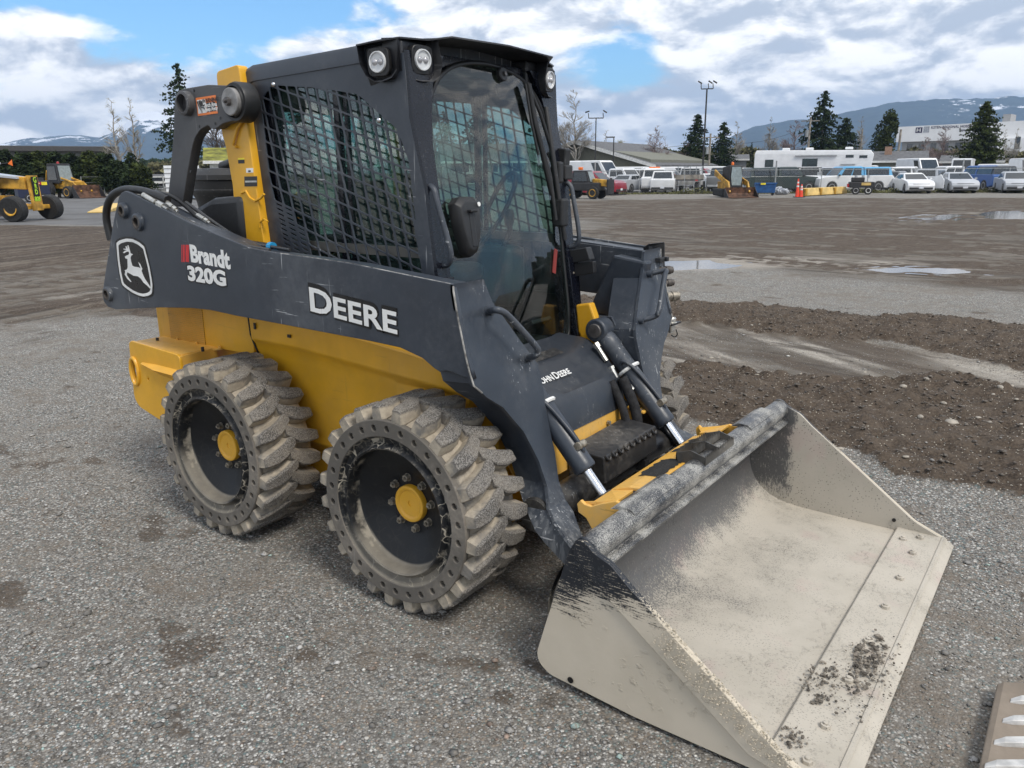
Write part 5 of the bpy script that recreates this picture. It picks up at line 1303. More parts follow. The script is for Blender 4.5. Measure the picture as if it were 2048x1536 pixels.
gx = axis_pts(0.4, -9000, 9000, .026, 3.6, 1.022); gy = axis_pts(1.2, -9000, 9000, .026, 4.2, 1.020)
X, Y = np.meshgrid(gx, gy); H, SO, PA, MU = ground_fields(X, Y)
ASP = gp([(-900, 398), (420, 394), (420, 452), (0, 449), (-900, 452)]); AS = sstep(-.25, .35, inside(ASP, X, Y)+(fbm(X/1.6, Y/1.6, 4, 77)-.5)*1.0)*.97
SO = SO*(1-AS); MU = MU*(1-AS); H = H*(1-AS)
fade = np.clip(1-(np.hypot(X, Y)-60)/60, 0, 1); H = H*fade-.02*(1-fade)
me = bpy.data.meshes.new('ground'); nx, ny_ = len(gx), len(gy)
me.vertices.add(nx*ny_); me.vertices.foreach_set('co', np.stack([X, Y, H], -1).astype(np.float32).ravel())
ii = (np.arange(ny_-1)[:, None]*nx+np.arange(nx-1)[None]).ravel()
quads = np.stack([ii, ii+1, ii+nx+1, ii+nx], -1).astype(np.int32)
me.loops.add(quads.size); me.loops.foreach_set('vertex_index', quads.ravel())
me.polygons.add(len(quads)); me.polygons.foreach_set('loop_start', np.arange(0, quads.size, 4, dtype=np.int32)); me.polygons.foreach_set('use_smooth', np.ones(len(quads), bool))
me.update(); ca = me.color_attributes.new('surface', 'FLOAT_COLOR', 'POINT')
ca.data.foreach_set('color', np.stack([SO, PA, MU, AS], -1).astype(np.float32).ravel())
def mat_ground():
    m, t, b, oc, out = mat_base('gravel_and_soil')
    at = t.node('ShaderNodeAttribute', attribute_name='surface'); so, pa, mu = t.sep(at.outputs['Color'])
    big = t.noise(oc, .8, 5, .6); med = t.noise(oc, 5, 5, .6); fi = t.noise(oc, 60, 4, .65)
    # stones: two sizes of cells with their own greys
    v1 = t.node('ShaderNodeTexVoronoi'); t.set(v1.inputs[0], oc); v1.inputs['Scale'].default_value = 105
    v2 = t.node('ShaderNodeTexVoronoi'); t.set(v2.inputs[0], t.mapping(oc, loc=(3, 1, 0))); v2.inputs['Scale'].default_value = 46
    r1 = t.sep(v1.outputs['Color']); r2 = t.sep(v2.outputs['Color'])
    g1 = t.mix(t.ramp(r1[0], 0, 1, smooth=False), (.085, .080, .073), (.42, .405, .375))
    g1 = t.mix(t.ramp(r1[1], .80, .84), g1, (.30, .25, .20)); g1 = t.mix(t.ramp(r1[2], .90, .92), g1, (.60, .59, .56))
    g1 = t.mix(t.ramp(r1[2], .10, .08), g1, (.16, .21, .21))
    edge1 = t.ramp(v1.outputs['Distance'], .30, .62); g1 = t.mix(t.math('MULTIPLY', edge1, .6), g1, (.085, .078, .07))
    big_on = t.math('MULTIPLY', t.ramp(r2[0], .80, .82), t.ramp(v2.outputs['Distance'], .42, .36))
    g2 = t.mix(r2[1], (.17, .165, .155), (.52, .50, .46))
    grav = t.mix(big_on, g1, g2)
    grav = t.mix(t.math('MULTIPLY', t.ramp(big, .42, .62), .30), grav, (.235, .217, .188))
    grav = t.mix(t.math('MULTIPLY', t.ramp(t.math('ADD', t.math('MULTIPLY', med, .6), t.math('MULTIPLY', big, .4)), .48, .64), .55), grav, (.160, .130, .100))
    soilc = t.mix(t.ramp(fi, .35, .65), (.045, .034, .026), (.108, .083, .062))
    soilc = t.mix(t.ramp(med, .4, .62), soilc, t.mix(.5, soilc, (.125, .098, .075)))
    fleck = t.math('MULTIPLY', t.ramp(r1[2], .955, .965), t.ramp(v1.outputs['Distance'], .45, .4)); soilc = t.mix(fleck, soilc, (.42, .39, .33))
    mudc = t.mix(t.ramp(big, .35, .65), (.145, .123, .099), (.088, .073, .058))
    mudc = t.mix(t.math('MULTIPLY', t.ramp(fi, .45, .7), .5), mudc, (.19, .172, .146))
    palec = t.mix(t.ramp(r1[0], 0, 1, smooth=False), (.27, .245, .21), (.50, .46, .40))
    c = t.mix(t.math('MULTIPLY', mu, t.ramp(med, .3, .6, .65, 1.0)), grav, mudc)
    c = t.mix(t.math('MULTIPLY', pa, .8), c, palec)
    # drag lines and ruts left by machines, in each part of the yard along its own direction
    thl, thr = RUT_L, RUT_R
    def streak(th, su, sv, det=5):
        return t.noise(t.mapping(t.mapping(oc, rot=(0, 0, -th)), (su, sv, 1)), 1.0, det, .65, .25)
    x_, y_, z_ = t.sep(oc)
    left = t.math('MULTIPLY', t.ramp(x_, -3.5, -6.5), t.ramp(t.math('ADD', y_, t.math('MULTIPLY', x_, .55)), 4.5, 1.5))
    sk = t.mix(left, streak(thr, .28, 2.6), streak(thl, .22, 3.2)); sk = t.sep(sk)[0]
    sk2 = t.mix(left, streak(thr+.25, .10, .9), streak(thl-.05, .12, 1.2)); sk2 = t.sep(sk2)[0]
    amt = t.math('MULTIPLY', t.math('MAXIMUM', mu, t.math('MULTIPLY', so, .6)), .85)
    c = t.mix(t.math('MULTIPLY', t.ramp(sk, .50, .62), amt), c, (.060, .048, .038))
    c = t.mix(t.math('MULTIPLY', t.ramp(sk, .46, .36), t.math('MULTIPLY', amt, .7)), c, (.20, .178, .15))
    c = t.mix(t.math('MULTIPLY', t.ramp(sk2, .52, .62), t.math('MULTIPLY', amt, .6)), c, (.082, .065, .051))
    asp = at.outputs['Alpha']
    aspc = t.mix(t.ramp(t.noise(oc, .5, 5, .6), .35, .65), (.17, .17, .172), (.125, .124, .124)); aspc = t.mix(t.math('MULTIPLY', t.ramp(streak(thl, .1, 1.5), .55, .66), .5), aspc, (.08, .078, .075))
    c = t.mix(asp, c, aspc)
    sm = t.ramp(t.math('ADD', so, t.math('MULTIPLY', t.math('SUBTRACT', fi, .5), .5)), .30, .62)
    c = t.mix(sm, c, soilc)
    la = t.math('MULTIPLY', left, t.math('MULTIPLY', t.math('MAXIMUM', so, mu), t.math('SUBTRACT', 1.0, asp)))
    c = t.mix(t.math('MULTIPLY', t.ramp(sk, .47, .37), t.math('MULTIPLY', la, .75)), c, (.185, .160, .130))
    c = t.mix(t.math('MULTIPLY', t.ramp(sk, .52, .60), t.math('MULTIPLY', la, .8)), c, (.040, .032, .026))
    t.set(b.inputs['Base Color'], c); b.inputs['Roughness'].default_value = .93; b.inputs['Specular IOR Level'].default_value = .25
    hs = t.math('ADD', t.math('MULTIPLY', t.ramp(v1.outputs['Distance'], .75, .0), .8), t.math('MULTIPLY', big_on, 1.4))
    hs = t.math('ADD', t.math('MULTIPLY', hs, t.math('SUBTRACT', 1.0, t.math('MULTIPLY', sm, .8))), t.math('MULTIPLY', t.noise(oc, 26, 6, .7), t.math('ADD', 1.2, t.math('MULTIPLY', sm, 2.8))))
    t.set(b.inputs['Normal'], t.bump(hs, .75, .007))
    return m
_a, _b = G(0, 530), G(215, 505); RUT_L = math.atan2(_b[1]-_a[1], _b[0]-_a[0]); _a, _b = G(1400, 440), G(1900, 462); RUT_R = math.atan2(_b[1]-_a[1], _b[0]-_a[0])
M['ground'] = mat_ground()
g_ = link('ground', me, M['ground']); g_['kind'] = 'structure'

def mat_water():
    m, t, b, oc, out = mat_base('muddy_water')
    t.set(b.inputs['Base Color'], (.13, .115, .095)); b.inputs['Roughness'].default_value = .07; b.inputs['IOR'].default_value = 1.33; b.inputs['Specular IOR Level'].default_value = .6
    t.set(b.inputs['Normal'], t.bump(t.noise(oc, 3, 3), .04, .01)); return m
M['water'] = mat_water()
for ip, p in enumerate(PUD):
    p = np.array(p); c = p.mean(0); q = c+(p-c)*1.35
    t = MB(); t.v = [(x, y, -.017-.0015*ip) for x, y in q]; t.f = [tuple(range(len(q)))]; o = t.build('puddle', M['water']); o['kind'] = 'structure'; o['label'] = 'shallow muddy puddle on the yard'
M['lot'] = simple('lot_asphalt', (.17, .168, .165), .9, var=.15, scale=.6)
t = MB(); q = [G(a, b)[:2] for a, b in ((1100, 386), (2500, 386))]; 
_dirv = np.array(q[1])-np.array(q[0]); _dirv /= np.linalg.norm(_dirv); _nrm = np.array([-_dirv[1], _dirv[0]]); _nrm = _nrm if _nrm[1] > 0 else -_nrm
o0 = np.array(q[0])+_nrm*3-_dirv*5; corners = [o0, o0+_dirv*170, o0+_dirv*170+_nrm*75, o0+_nrm*75]
t.v = [(c[0], c[1], .0) for c in corners]; t.f = [(0, 1, 2, 3)]; o = t.build('parking_lot', M['lot']); o['kind'] = 'structure'
# loose pebbles near the camera, one mass
def stone_mesh(n, pos, rad, name, cols):
    ico = np.array([(0, 0, 1), (.89, 0, .45), (.28, .85, .45), (-.72, .53, .45), (-.72, -.53, .45), (.28, -.85, .45), (0, 0, -.5)], float)
    fc = np.array([(0, 1, 2), (0, 2, 3), (0, 3, 4), (0, 4, 5), (0, 5, 1), (1, 6, 2), (2, 6, 3), (3, 6, 4), (4, 6, 5), (5, 6, 1)])
    sc = rad[:, None]*rng.uniform(.65, 1.35, (n, 3))*np.array([1, 1, .62]); a = rng.uniform(0, 6.28, n)
    V = ico[None]*(1+rng.normal(0, .10, (n, 7, 3)))*sc[:, None, :]
    x = V[..., 0]*np.cos(a)[:, None]-V[..., 1]*np.sin(a)[:, None]; y = V[..., 0]*np.sin(a)[:, None]+V[..., 1]*np.cos(a)[:, None]
    V = np.stack([x, y, V[..., 2]], -1)+pos[:, None, :]
    F = fc[None]+np.arange(n)[:, None, None]*7
    m = bpy.data.meshes.new(name); m.vertices.add(n*7); m.vertices.foreach_set('co', V.astype(np.float32).ravel())
    F = F.reshape(-1, 3).astype(np.int32); m.loops.add(F.size); m.loops.foreach_set('vertex_index', F.ravel()); m.polygons.add(len(F)); m.polygons.foreach_set('loop_start', np.arange(0, F.size, 3, dtype=np.int32)); m.update()
    at = m.color_attributes.new('tone', 'FLOAT_COLOR', 'POINT'); c = np.repeat(np.concatenate([cols, np.ones((n, 1))], 1)[:, None], 7, 1); at.data.foreach_set('color', c.astype(np.float32).ravel())
    return m
def mat_pebble():
    m, t, b, oc, out = mat_base('pebbles'); at = t.node('ShaderNodeAttribute', attribute_name='tone')
    t.set(b.inputs['Base Color'], t.mix(t.ramp(t.noise(oc, 90, 4), .4, .7), at.outputs['Color'], (.20, .18, .155))); b.inputs['Roughness'].default_value = .85
    t.set(b.inputs['Normal'], t.bump(t.noise(oc, 260, 3), .4, .002)); return m
M['pebble'] = mat_pebble()
N = 150000
# density falls off with distance from the viewer's side
rr_ = 1.2+7.5*rng.random(N)**1.25; aa = rng.uniform(R_(68), R_(188), N)
px_ = CAM[0]+rr_*np.cos(aa); py_ = CAM[1]+rr_*np.sin(aa)
hh, ss, _p, _m = ground_fields(px_[None], py_[None]); hh, ss = hh[0], ss[0]
keep = rng.random(N) < (1-.85*ss); clump = fbm(px_/.5, py_/.5, 4, 101); keep &= rng.random(N) < sstep(.28, .50, clump)*.85+.15
keep &= ~((np.abs(px_-1.2) < .55) & (np.abs(py_) < .95))
px_, py_, hh = px_[keep], py_[keep], hh[keep]; n = len(px_)
rad = .0034+.0045*rng.random(n)**2.5+.014*(rng.random(n) > .978)*rng.random(n)**1.5
tone = (.10+.40*rng.random(n)**1.3)[:, None]*np.array([[1, .98, .945]]); tone[rng.random(n) > .95] = (.60, .59, .55); tone[rng.random(n) > .96] *= np.array([1.15, .85, .70]); tone[rng.random(n) > .97] *= np.array([.75, 1.05, 1.02])
o = link('gravel', stone_mesh(n, np.stack([px_, py_, hh+rad*.05], -1), rad, 'gravel', tone), M['pebble']); o['kind'] = 'stuff'
# crumbs of soil lying on the graded bands
N = 26000; q = np.array(A_+C_); px_ = rng.uniform(-3.5, 8, N); py_ = rng.uniform(-.6, 9, N)
hh, ss, _p, _m = ground_fields(px_[None], py_[None]); k = (ss[0] > .6) & (np.maximum(inside(A_, px_, py_), inside(C_, px_, py_)) > -.1); px_, py_, hh = px_[k], py_[k], hh[0][k]; n = len(px_)
rad = .006+.016*rng.random(n)**2.5; tone = rng.uniform(.05, .10, n)[:, None]*np.array([[1.05, .86, .70]]); tone[rng.random(n) > .975] = (.42, .38, .31)
o = link('loose_soil', stone_mesh(n, np.stack([px_, py_, hh+rad*.1], -1), rad, 'loose_soil', tone), M['pebble']); o['kind'] = 'stuff'
# the bigger stones lying in the soil
rocks = [(1901, 852, 24, 'biggest pale stone lying in the brown soil'), (1840, 837, 14, 'flat pale stone left of the biggest stone'), (1806, 776, 15, ''), (1850, 772, 13, ''), (1955, 843, 10, ''), (1978, 850, 10, ''), (1997, 790, 14, ''), (2020, 787, 11, ''), (1886, 810, 10, ''),
         (1850, 790, 8, ''), (1680, 893, 14, ''), (1810, 925, 12, ''), (1423, 711, 9, ''), (1437, 712, 7, ''), (1503, 655, 6, ''), (1519, 654, 6, ''), (1930, 662, 7, ''), (1985, 795, 9, ''), (2040, 860, 7, ''), (1730, 740, 7, ''), (1764, 662, 6, ''), (1600, 757, 6, ''), (1555, 778, 7, ''), (2030, 815, 9, '')]
M['rock'] = simple('pale_rock', (.36, .325, .275), .85, var=.25, scale=14, bump=.004)
import bmesh
for px, py, w, lab in rocks:
    p = G(px, py+w*.2); dist = (p-CAM)@CF; r = w*dist/FPX*.5
    bm = bmesh.new(); bmesh.ops.create_icosphere(bm, subdivisions=3, radius=1)
    s1 = rng.integers(1000); sx, sy, sz = rng.uniform(.9, 1.25), rng.uniform(.7, 1.0), rng.uniform(.42, .6)
    for v in bm.verts:
        k = 1+(float(fbm(np.array([v.co.x*1.3+s1]), np.array([v.co.y*1.3+v.co.z*2.0]), 3, 5)[0])-.5)*.5
        v.co = Vector((v.co.x*sx*k, v.co.y*sy*k, v.co.z*sz*k))*r
    me = bpy.data.meshes.new('rock'); bm.to_mesh(me); bm.free(); me.polygons.foreach_set('use_smooth', [True]*len(me.polygons))
    o = link('rock', me, M['rock']); hg = ground_fields(np.array([[p[0]]]), np.array([[p[1]]]))[0][0, 0]
    o.location = (p[0], p[1], hg+r*sz*.35); o.rotation_euler = (0, 0, rng.uniform(0, 3))
    tag(o, lab or 'small pale stone half sunk in the brown graded soil', 'stone', 'stones lying in the graded soil')

# ================================================================ MOUNTAINS
def zt(px, py, D):      # height of the view ray at depth D
    d = CF+CR*(px-1024)/FPX-CU*(py-768)/FPX; return CAM[2]+d[2]*D/(d@CF)*1.0
def at(px, D, py=345):  # ground position at depth D
    d = CF+CR*(px-1024)/FPX-CU*(py-768)/FPX; p = CAM+d*D; return np.array([p[0], p[1]])
def mat_mountain():
    m, t, b, oc, out = mat_base('forested_mountain')
    geo = t.node('ShaderNodeNewGeometry'); z = t.sep(oc)[2]; nz = t.sep(geo.outputs['Normal'])[2]
    n = t.noise(t.mapping(oc, (1, 1, .45)), .009, 8, .68, .6); at_ = t.node('ShaderNodeAttribute', attribute_name='snow')
    s = t.math('ADD', t.math('MULTIPLY', at_.outputs['Fac'], 1.0), t.math('MULTIPLY', t.math('SUBTRACT', n, .5), 1.9))
    s = t.ramp(s, .52, .62)
    f = t.mix(t.ramp(t.noise(oc, .02, 6, .7), .35, .65), (.012, .022, .022), (.035, .05, .045))
    t.set(b.inputs['Base Color'], t.mix(s, f, (.80, .82, .86))); b.inputs['Roughness'].default_value = .95; b.inputs['Specular IOR Level'].default_value = 0.0
    return m
M['mountain'] = mat_mountain()
def mountain(name, crest, D, seed, snow_fn, label):
    """crest: list of photograph (px, py) the ridge line follows at depth D"""
    cpx = np.array([c[0] for c in crest], float); cz = np.array([zt(a, b, D) for a, b in crest])
    cols = np.linspace(cpx[0], cpx[-1], 260); rows = np.linspace(0, 1, 60); V = []; S = []
    for j, k in enumerate(rows):
        for i, px in enumerate(cols):
            hz = np.interp(px, cpx, cz); Dk = D*(.72+.28*k) if k <= 1 else D
            x, y = at(px, Dk)
            rel = float(k)**1.15
            V.append((x, y, hz*rel)); S.append(snow_fn(px, rel))
    V = np.array(V).reshape(len(rows), len(cols), 3); 
    rn = fbm(V[..., 0]/420, V[..., 1]/420, 6, seed, .55)-.5; rid = 1-np.abs(fbm(V[..., 0]/300, V[..., 1]/300+V[..., 2]/500, 5, seed+3, .55)-.5)*4
    amp = (.06+.26*np.sin(np.pi*np.clip(rows, 0, 1)))[:, None]
    hz = np.interp(cols, cpx, cz)[None]
    V[..., 2] += (rn*1.0+rid*.16)*amp*hz*.8; V[..., 2] = np.maximum(V[..., 2], -2)
    V[-1, :, 2] += (fbm(cols/22, cols*0, 4, seed+9)-.5)*hz[0]*.05
    nr, nc = len(rows), len(cols); fs = [(j*nc+i, j*nc+i+1, (j+1)*nc+i+1, (j+1)*nc+i) for j in range(nr-1) for i in range(nc-1)]
    # far side of the ridge falls away again
    back = V[-1].copy(); 
    for i, px in enumerate(cols): back[i, :2] = at(px, D*1.12)
    back[:, 2] = -2; V = np.concatenate([V, back[None]], 0); fs += [((nr-1)*nc+i, (nr-1)*nc+i+1, nr*nc+i+1, nr*nc+i) for i in range(nc-1)]
    me = bpy.data.meshes.new(name); me.from_pydata([tuple(q) for q in V.reshape(-1, 3)], [], fs); me.polygons.foreach_set('use_smooth', [True]*len(me.polygons))
    a = me.attributes.new('snow', 'FLOAT', 'POINT'); a.data.foreach_set('value', np.array(S+[0]*nc, np.float32)); me.update()
    o = link(name, me, M['mountain']); o['kind'] = 'structure'; o['label'] = label
mountain('mountain', [(1380, 330), (1440, 282), (1500, 256), (1560, 246), (1640, 238), (1700, 224), (1760, 212), (1830, 205), (1920, 200), (2000, 197), (2100, 196), (2250, 205), (2450, 240), (2600, 300)], 4200, 5, lambda px, r: (.40 if r > .62 else .05) if px > 1860 else 0.03, 'blue forested mountain with patchy snow')
mountain('mountain', [(-420, 300), (-200, 280), (-60, 284), (0, 290), (60, 279), (150, 270), (210, 276), (250, 262), (290, 228), (330, 226), (370, 250), (430, 262), (520, 280), (620, 300), (700, 330)], 4600, 15, lambda px, r: float(np.clip((r-.45)*2.2, 0, 1))*(.95 if px > 245 else .52), 'snow topped mountain beyond the far trees')
mountain('hills', [(500, 338), (640, 318), (800, 312), (1000, 318), (1200, 322), (1320, 326), (1450, 334)], 3600, 25, lambda px, r: 0, 'low hills on the horizon')
# ---------------------------------------------------------------- air
hz_top = 470.0
t = MB(); t.bx(-5600, 3800, -600, 6200, -60, hz_top)
m = bpy.data.materials.new('haze'); m.use_nodes = True; nt = NT(m.node_tree); nt.n.clear(); out = nt.node('ShaderNodeOutputMaterial'); v = nt.node('ShaderNodeVolumePrincipled')
v.inputs['Color'].default_value = (.48, .68, 1.0, 1); v.inputs['Density'].default_value = .00016; v.inputs['Anisotropy'].default_value = 0.0
nt.l.new(v.outputs[0], out.inputs['Volume']); o = t.build('haze', m); o['kind'] = 'stuff'

# ================================================================ YARD, LOT AND BUILDINGS
def paint(name, col, rough=.35, coat=.4): M[name] = simple(name, col, rough, var=.05, scale=1.5, coat=coat); return M[name]
paint('car_white', (.74, .75, .76)); paint('car_silver', (.42, .44, .47)); paint('car_red', (.26, .015, .03)); paint('car_blue', (.02, .10, .34)); paint('car_green', (.020, .035, .034)); paint('car_dark', (.03, .032, .036)); paint('car_skyblue', (.10, .36, .62)); paint('car_grey', (.16, .165, .17))
M['win'] = simple('vehicle_window', (.02, .026, .03), .08, var=.2, spec=.8); M['tyre_far'] = simple('vehicle_tyre', (.022, .022, .022), .8); M['rimsteel'] = simple('wheel_rim', (.38, .38, .39), .4, .5)
M['trim'] = simple('dark_trim', (.025, .025, .027), .6); M['tail'] = simple('tail_light', (.45, .015, .015), .25, coat=.5); M['head'] = simple('head_light', (.62, .64, .66), .15, coat=.6); M['plate'] = simple('number_plate', (.62, .64, .68), .5)
M['bumper_chrome'] = simple('bumper_grey', (.40, .41, .42), .35, .4); M['catyellow'] = simple('machine_yellow', (.50, .27, .03), .55, var=.35, scale=3); M['orange'] = simple('beacon_orange', (.85, .18, .02), .4); M['galv'] = simple('galvanised_steel', (.34, .35, .35), .5, .4)
M['timber'] = simple('weathered_timber', (.28, .25, .21), .85, var=.3, scale=2); M['cone'] = simple('cone_orange', (.80, .07, .03), .5); M['reflect'] = simple('reflective_white', (.75, .75, .73), .4); M['barrier'] = simple('barrier_yellow', (.66, .46, .16), .7, var=.15, scale=2)
M['navy'] = simple('navy_steel', (.012, .018, .05), .5); M['binblue'] = simple('bin_blue', (.02, .09, .26), .5, var=.2, scale=3); M['rust'] = simple('rusty_blade', (.12, .06, .035), .75, var=.4, scale=4); M['bag'] = simple('grey_plastic_bag', (.40, .42, .46), .4, var=.3, scale=6)
TOCAM = lambda x, y: math.atan2(CAM[1]-y, CAM[0]-x)
def wheel_far(par, x, y, z, r, w, rim='rimsteel', n=20):
    t = MB(); t.lathe([(-w/2, r*.6), (-w/2, r*.93), (-w*.4, r), (w*.4, r), (w/2, r*.93), (w/2, r*.6)], (x, y, z), (0, 1, 0), n, caps=True)
    wh = t.build('wheel', M['tyre_far'], par, smooth=40)
    s = 1 if y > 0 else -1
    t = MB(); t.lathe([(w/2+.004, r*.62), (w/2+.010, r*.55), (w/2-.03, r*.3), (w/2-.02, 0)], (x, y, z), (0, s, 0), n); t.build('rim', M[rim], wh, smooth=40)
    return wh
def vehicle(name, px, D, turn, spec, label, cat='car', group=None):
    """spec: L W H belt, body profile, cabin x-range, colours; turn = angle of its nose away from the viewer's direction (0 = facing the viewer)"""
    x, y = at(px, D); r = empty(name, (x, y, 0), TOCAM(x, y)+R_(turn), label, cat, group)
    L_, W, H, belt, gc = spec['L'], spec['W'], spec['H'], spec['belt'], spec.get('gc', .22)
    col = M[spec['col']]; col2 = M[spec.get('col2', spec['col'])]
    hw = W/2; wr = spec.get('wr', .34); fx, rx = L_/2-spec.get('fo', .88), -L_/2+spec.get('ro', .95)
    hood = spec.get('hood', belt-.10); x0, x1 = -L_/2, L_/2
    cab = spec['cab']      # (rear belt, rear roof, front roof, front belt)
    # body shell with wheel arches
    prof = [(x0+.05, gc+.12), (x0, gc+.35), (x0+.02, belt-.08), (x0+.10, spec.get('tailz', belt))]
    prof += [(cab[3], belt), (cab[3]+.05, hood+.04), (x1-.35, hood-.05), (x1-.06, hood-.18), (x1, gc+.32), (x1-.05, gc+.08)]
    def arch(cx): return [(cx+(wr+.06)*math.cos(a), max(gc, wr+(wr+.06)*math.sin(a))) for a in np.linspace(0, math.pi, 9)]
    prof += [(fx+wr+.1, gc)]+arch(fx)+[(fx-wr-.1, gc), (rx+wr+.1, gc)]+arch(rx)+[(rx-wr-.1, gc)]
    me = curve_mesh([prof], hw-.05, .05, 2); me.transform(frame((0, 0, 0), (1, 0, 0), (0, 0, 1))); body = link('body', me, col, r)
    me.polygons.foreach_set('use_smooth', [True]*len(me.polygons)); me.set_sharp_from_angle(angle=R_(30))
    if cab:
        cw, rw = hw-.05, hw-spec.get('tumble', .20)
        base = [(cab[0], -cw, belt-.02), (cab[3], -cw, belt-.02), (cab[3], cw, belt-.02), (cab[0], cw, belt-.02)]
        mid = [(cab[1]-.05, -rw-.02, H-.07), (cab[2]+.06, -rw-.02, H-.07), (cab[2]+.06, rw+.02, H-.07), (cab[1]-.05, rw+.02, H-.07)]
        top = [(cab[1]+.05, -rw+.08, H), (cab[2]-.06, -rw+.08, H), (cab[2]-.06, rw-.08, H), (cab[1]+.05, rw-.08, H)]
        t = MB(); t.loft([base, mid, top]); cb = t.build('cabin', col2, r, smooth=25)
        B = [Vector(q) for q in base]; T = [Vector(q) for q in mid]
        def pane(i, j, u0, u1, nm, inset=.012, v0=.10, v1=.93):
            p = lambda u, v: (B[i].lerp(B[j], u)).lerp(T[i].lerp(T[j], u), v)
            q = [p(u0, v0), p(u1, v0), p(u1, v1), p(u0, v1)]; nrm = (q[1]-q[0]).cross(q[3]-q[0]).normalized(); c = (B[0]+B[2])/2
            if nrm.dot(q[0]-c) < 0: nrm = -nrm
            t = MB(); t.prism([v+nrm*.006 for v in q], nrm*inset); t.build(nm, M['win'], r)
        pane(1, 2, .06, .94, 'windshield'); pane(3, 0, .08, .92, 'rear_window')
        for (i, j) in ((0, 1), (3, 2)):
            for u0, u1 in spec.get('sidewin', ((.10, .46), (.50, .88))): pane(i, j, u0, u1, 'side_window', v0=.12, v1=.90)
    for xx in (fx, rx):
        for s in (-1, 1): wheel_far(r, xx, s*(hw-.11), wr, wr, .22)
    for s in (-1, 1):
        t = MB(); t.box((x1-.10, s*(hw-.26), hood-.19), (.16, .34, .13)); t.build('headlight', M['head'], r, bev=.02)
        tz = spec.get('tailh', .16); t = MB(); t.box((x0+.03, s*(hw-.12), belt-.22), (.10, .16, tz)); t.build('tail_light', M['tail'], r, bev=.01)
        t = MB(); t.box((cab[3]-.12, s*(hw+.06), belt+.08), (.12, .16, .13)); t.build('mirror', col if spec.get('mcol') else M['trim'], r, bev=.02)
    t = MB(); t.box((x1-.02, 0, gc+.36), (.06, W*.62, .20)); t.build('grille', M['trim'], r, bev=.02)
    t = MB(); t.box((x1-.0, 0, gc+.14), (.10, W*.86, .15)); t.build('front_bumper', M[spec.get('bump', 'trim')], r, bev=.03)
    t = MB(); t.box((x0+.0, 0, gc+.14), (.12, W*.92, .17)); t.build('rear_bumper', M[spec.get('bump', 'trim')], r, bev=.03)
    for xx in (x0-.065, x1+.055):
        t = MB(); t.box((xx, 0, gc+.20), (.01, .32, .15)); t.build('number_plate', M['plate'], r)
    if spec.get('bed'):
        b0, b1 = x0+.08, cab[0]-.06
        if spec['bed'] == 'canopy':
            t = MB(); z1 = H-.06; t.loft([[(b0, -hw+.05, belt-.01), (b1, -hw+.05, belt-.01), (b1, hw-.05, belt-.01), (b0, hw-.05, belt-.01)], [(b0+.12, -hw+.20, z1-.06), (b1, -hw+.20, z1-.06), (b1, hw-.20, z1-.06), (b0+.12, hw-.20, z1-.06)], [(b0+.2, -hw+.28, z1), (b1, -hw+.28, z1), (b1, hw-.28, z1), (b0+.2, hw-.28, z1)]])
            cn = t.build('canopy', M[spec.get('bedcol', spec['col'])], r, smooth=20)
            t = MB(); t.prism([(b0+.04, -hw+.22, belt+.05), (b0+.04, hw-.22, belt+.05), (b0+.115, hw-.26, z1-.10), (b0+.115, -hw+.26, z1-.10)], (-.03, 0, .01)); t.build('canopy_rear_window', M['win'], cn)
            for s in (-1, 1):
                t = MB(); t.prism([(b0+.3, s*(hw-.068), belt+.08), (b1-.12, s*(hw-.068), belt+.08), (b1-.12, s*(hw-.165), z1-.10), (b0+.3, s*(hw-.165), z1-.10)], (0, s*.025, 0)); t.build('canopy_side_window', M['win'], cn)
        elif spec['bed'] == 'open':
            t = MB(); t.bx(b0+.06, b1, -hw+.12, hw-.12, belt-.01, belt+.004); t.build('cargo_bed', M['trim'], r)
        elif spec['bed'] == 'rack':
            t = MB(); t.bx(b0+.06, b1, -hw+.12, hw-.12, belt-.01, belt+.004); t.build('cargo_bed', M['trim'], r)
            t = MB()
            for k in range(7): t.bx(b1-.03, b1+.01, -hw+.15+k*(W-.30)/6-.02, -hw+.15+k*(W-.30)/6+.02, belt, H-.05)
            t.bx(b1-.04, b1+.02, -hw+.1, hw-.1, H-.09, H-.03); t.build('headache_rack', M['trim'], r)
            for s in (-1, 1):
                t = MB(); t.box(((b0+b1)/2, s*(hw-.14), belt+.16), ((b1-b0)*.9, .26, .3)); t.build('tool_box', M['bumper_chrome'], r, bev=.02)
    if spec.get('beacon'):
        t = MB(); t.box(((cab[1]+cab[2])/2, 0, H+.05), (.22, .9, .10)); t.build('beacon_bar', M['orange'], r, bev=.02)
    return r
SEDAN = dict(L=4.6, W=1.8, H=1.42, belt=.92, hood=.86, cab=(-1.75, -1.05, .15, 1.15), col='car_white', mcol=1, tumble=.26, tailz=1.0)
SUV = dict(L=4.7, W=1.88, H=1.70, belt=1.06, hood=1.02, cab=(-2.25, -2.0, .35, 1.15), col='car_dark', wr=.36)
PICK = dict(L=5.8, W=2.0, H=1.92, belt=1.20, hood=1.17, cab=(-.55, -.45, .95, 1.55), col='car_white', wr=.41, gc=.34, ro=1.15, fo=.98, bed='open', tailh=.32, bump='bumper_chrome')
CANO = dict(PICK, bed='canopy'); RACK = dict(PICK, bed='rack')
VAN = dict(L=5.9, W=2.05, H=2.62, belt=1.30, hood=1.18, cab=(-2.93, -2.85, 1.25, 2.25), col='car_white', wr=.36, sidewin=((.76, .93),), tumble=.14, fo=1.0, ro=1.1)
VANL = dict(VAN, H=2.15)
def S(base, **k): return dict(base, **k)
V_ = vehicle; GV = 'vehicles parked in the lot behind the fence'
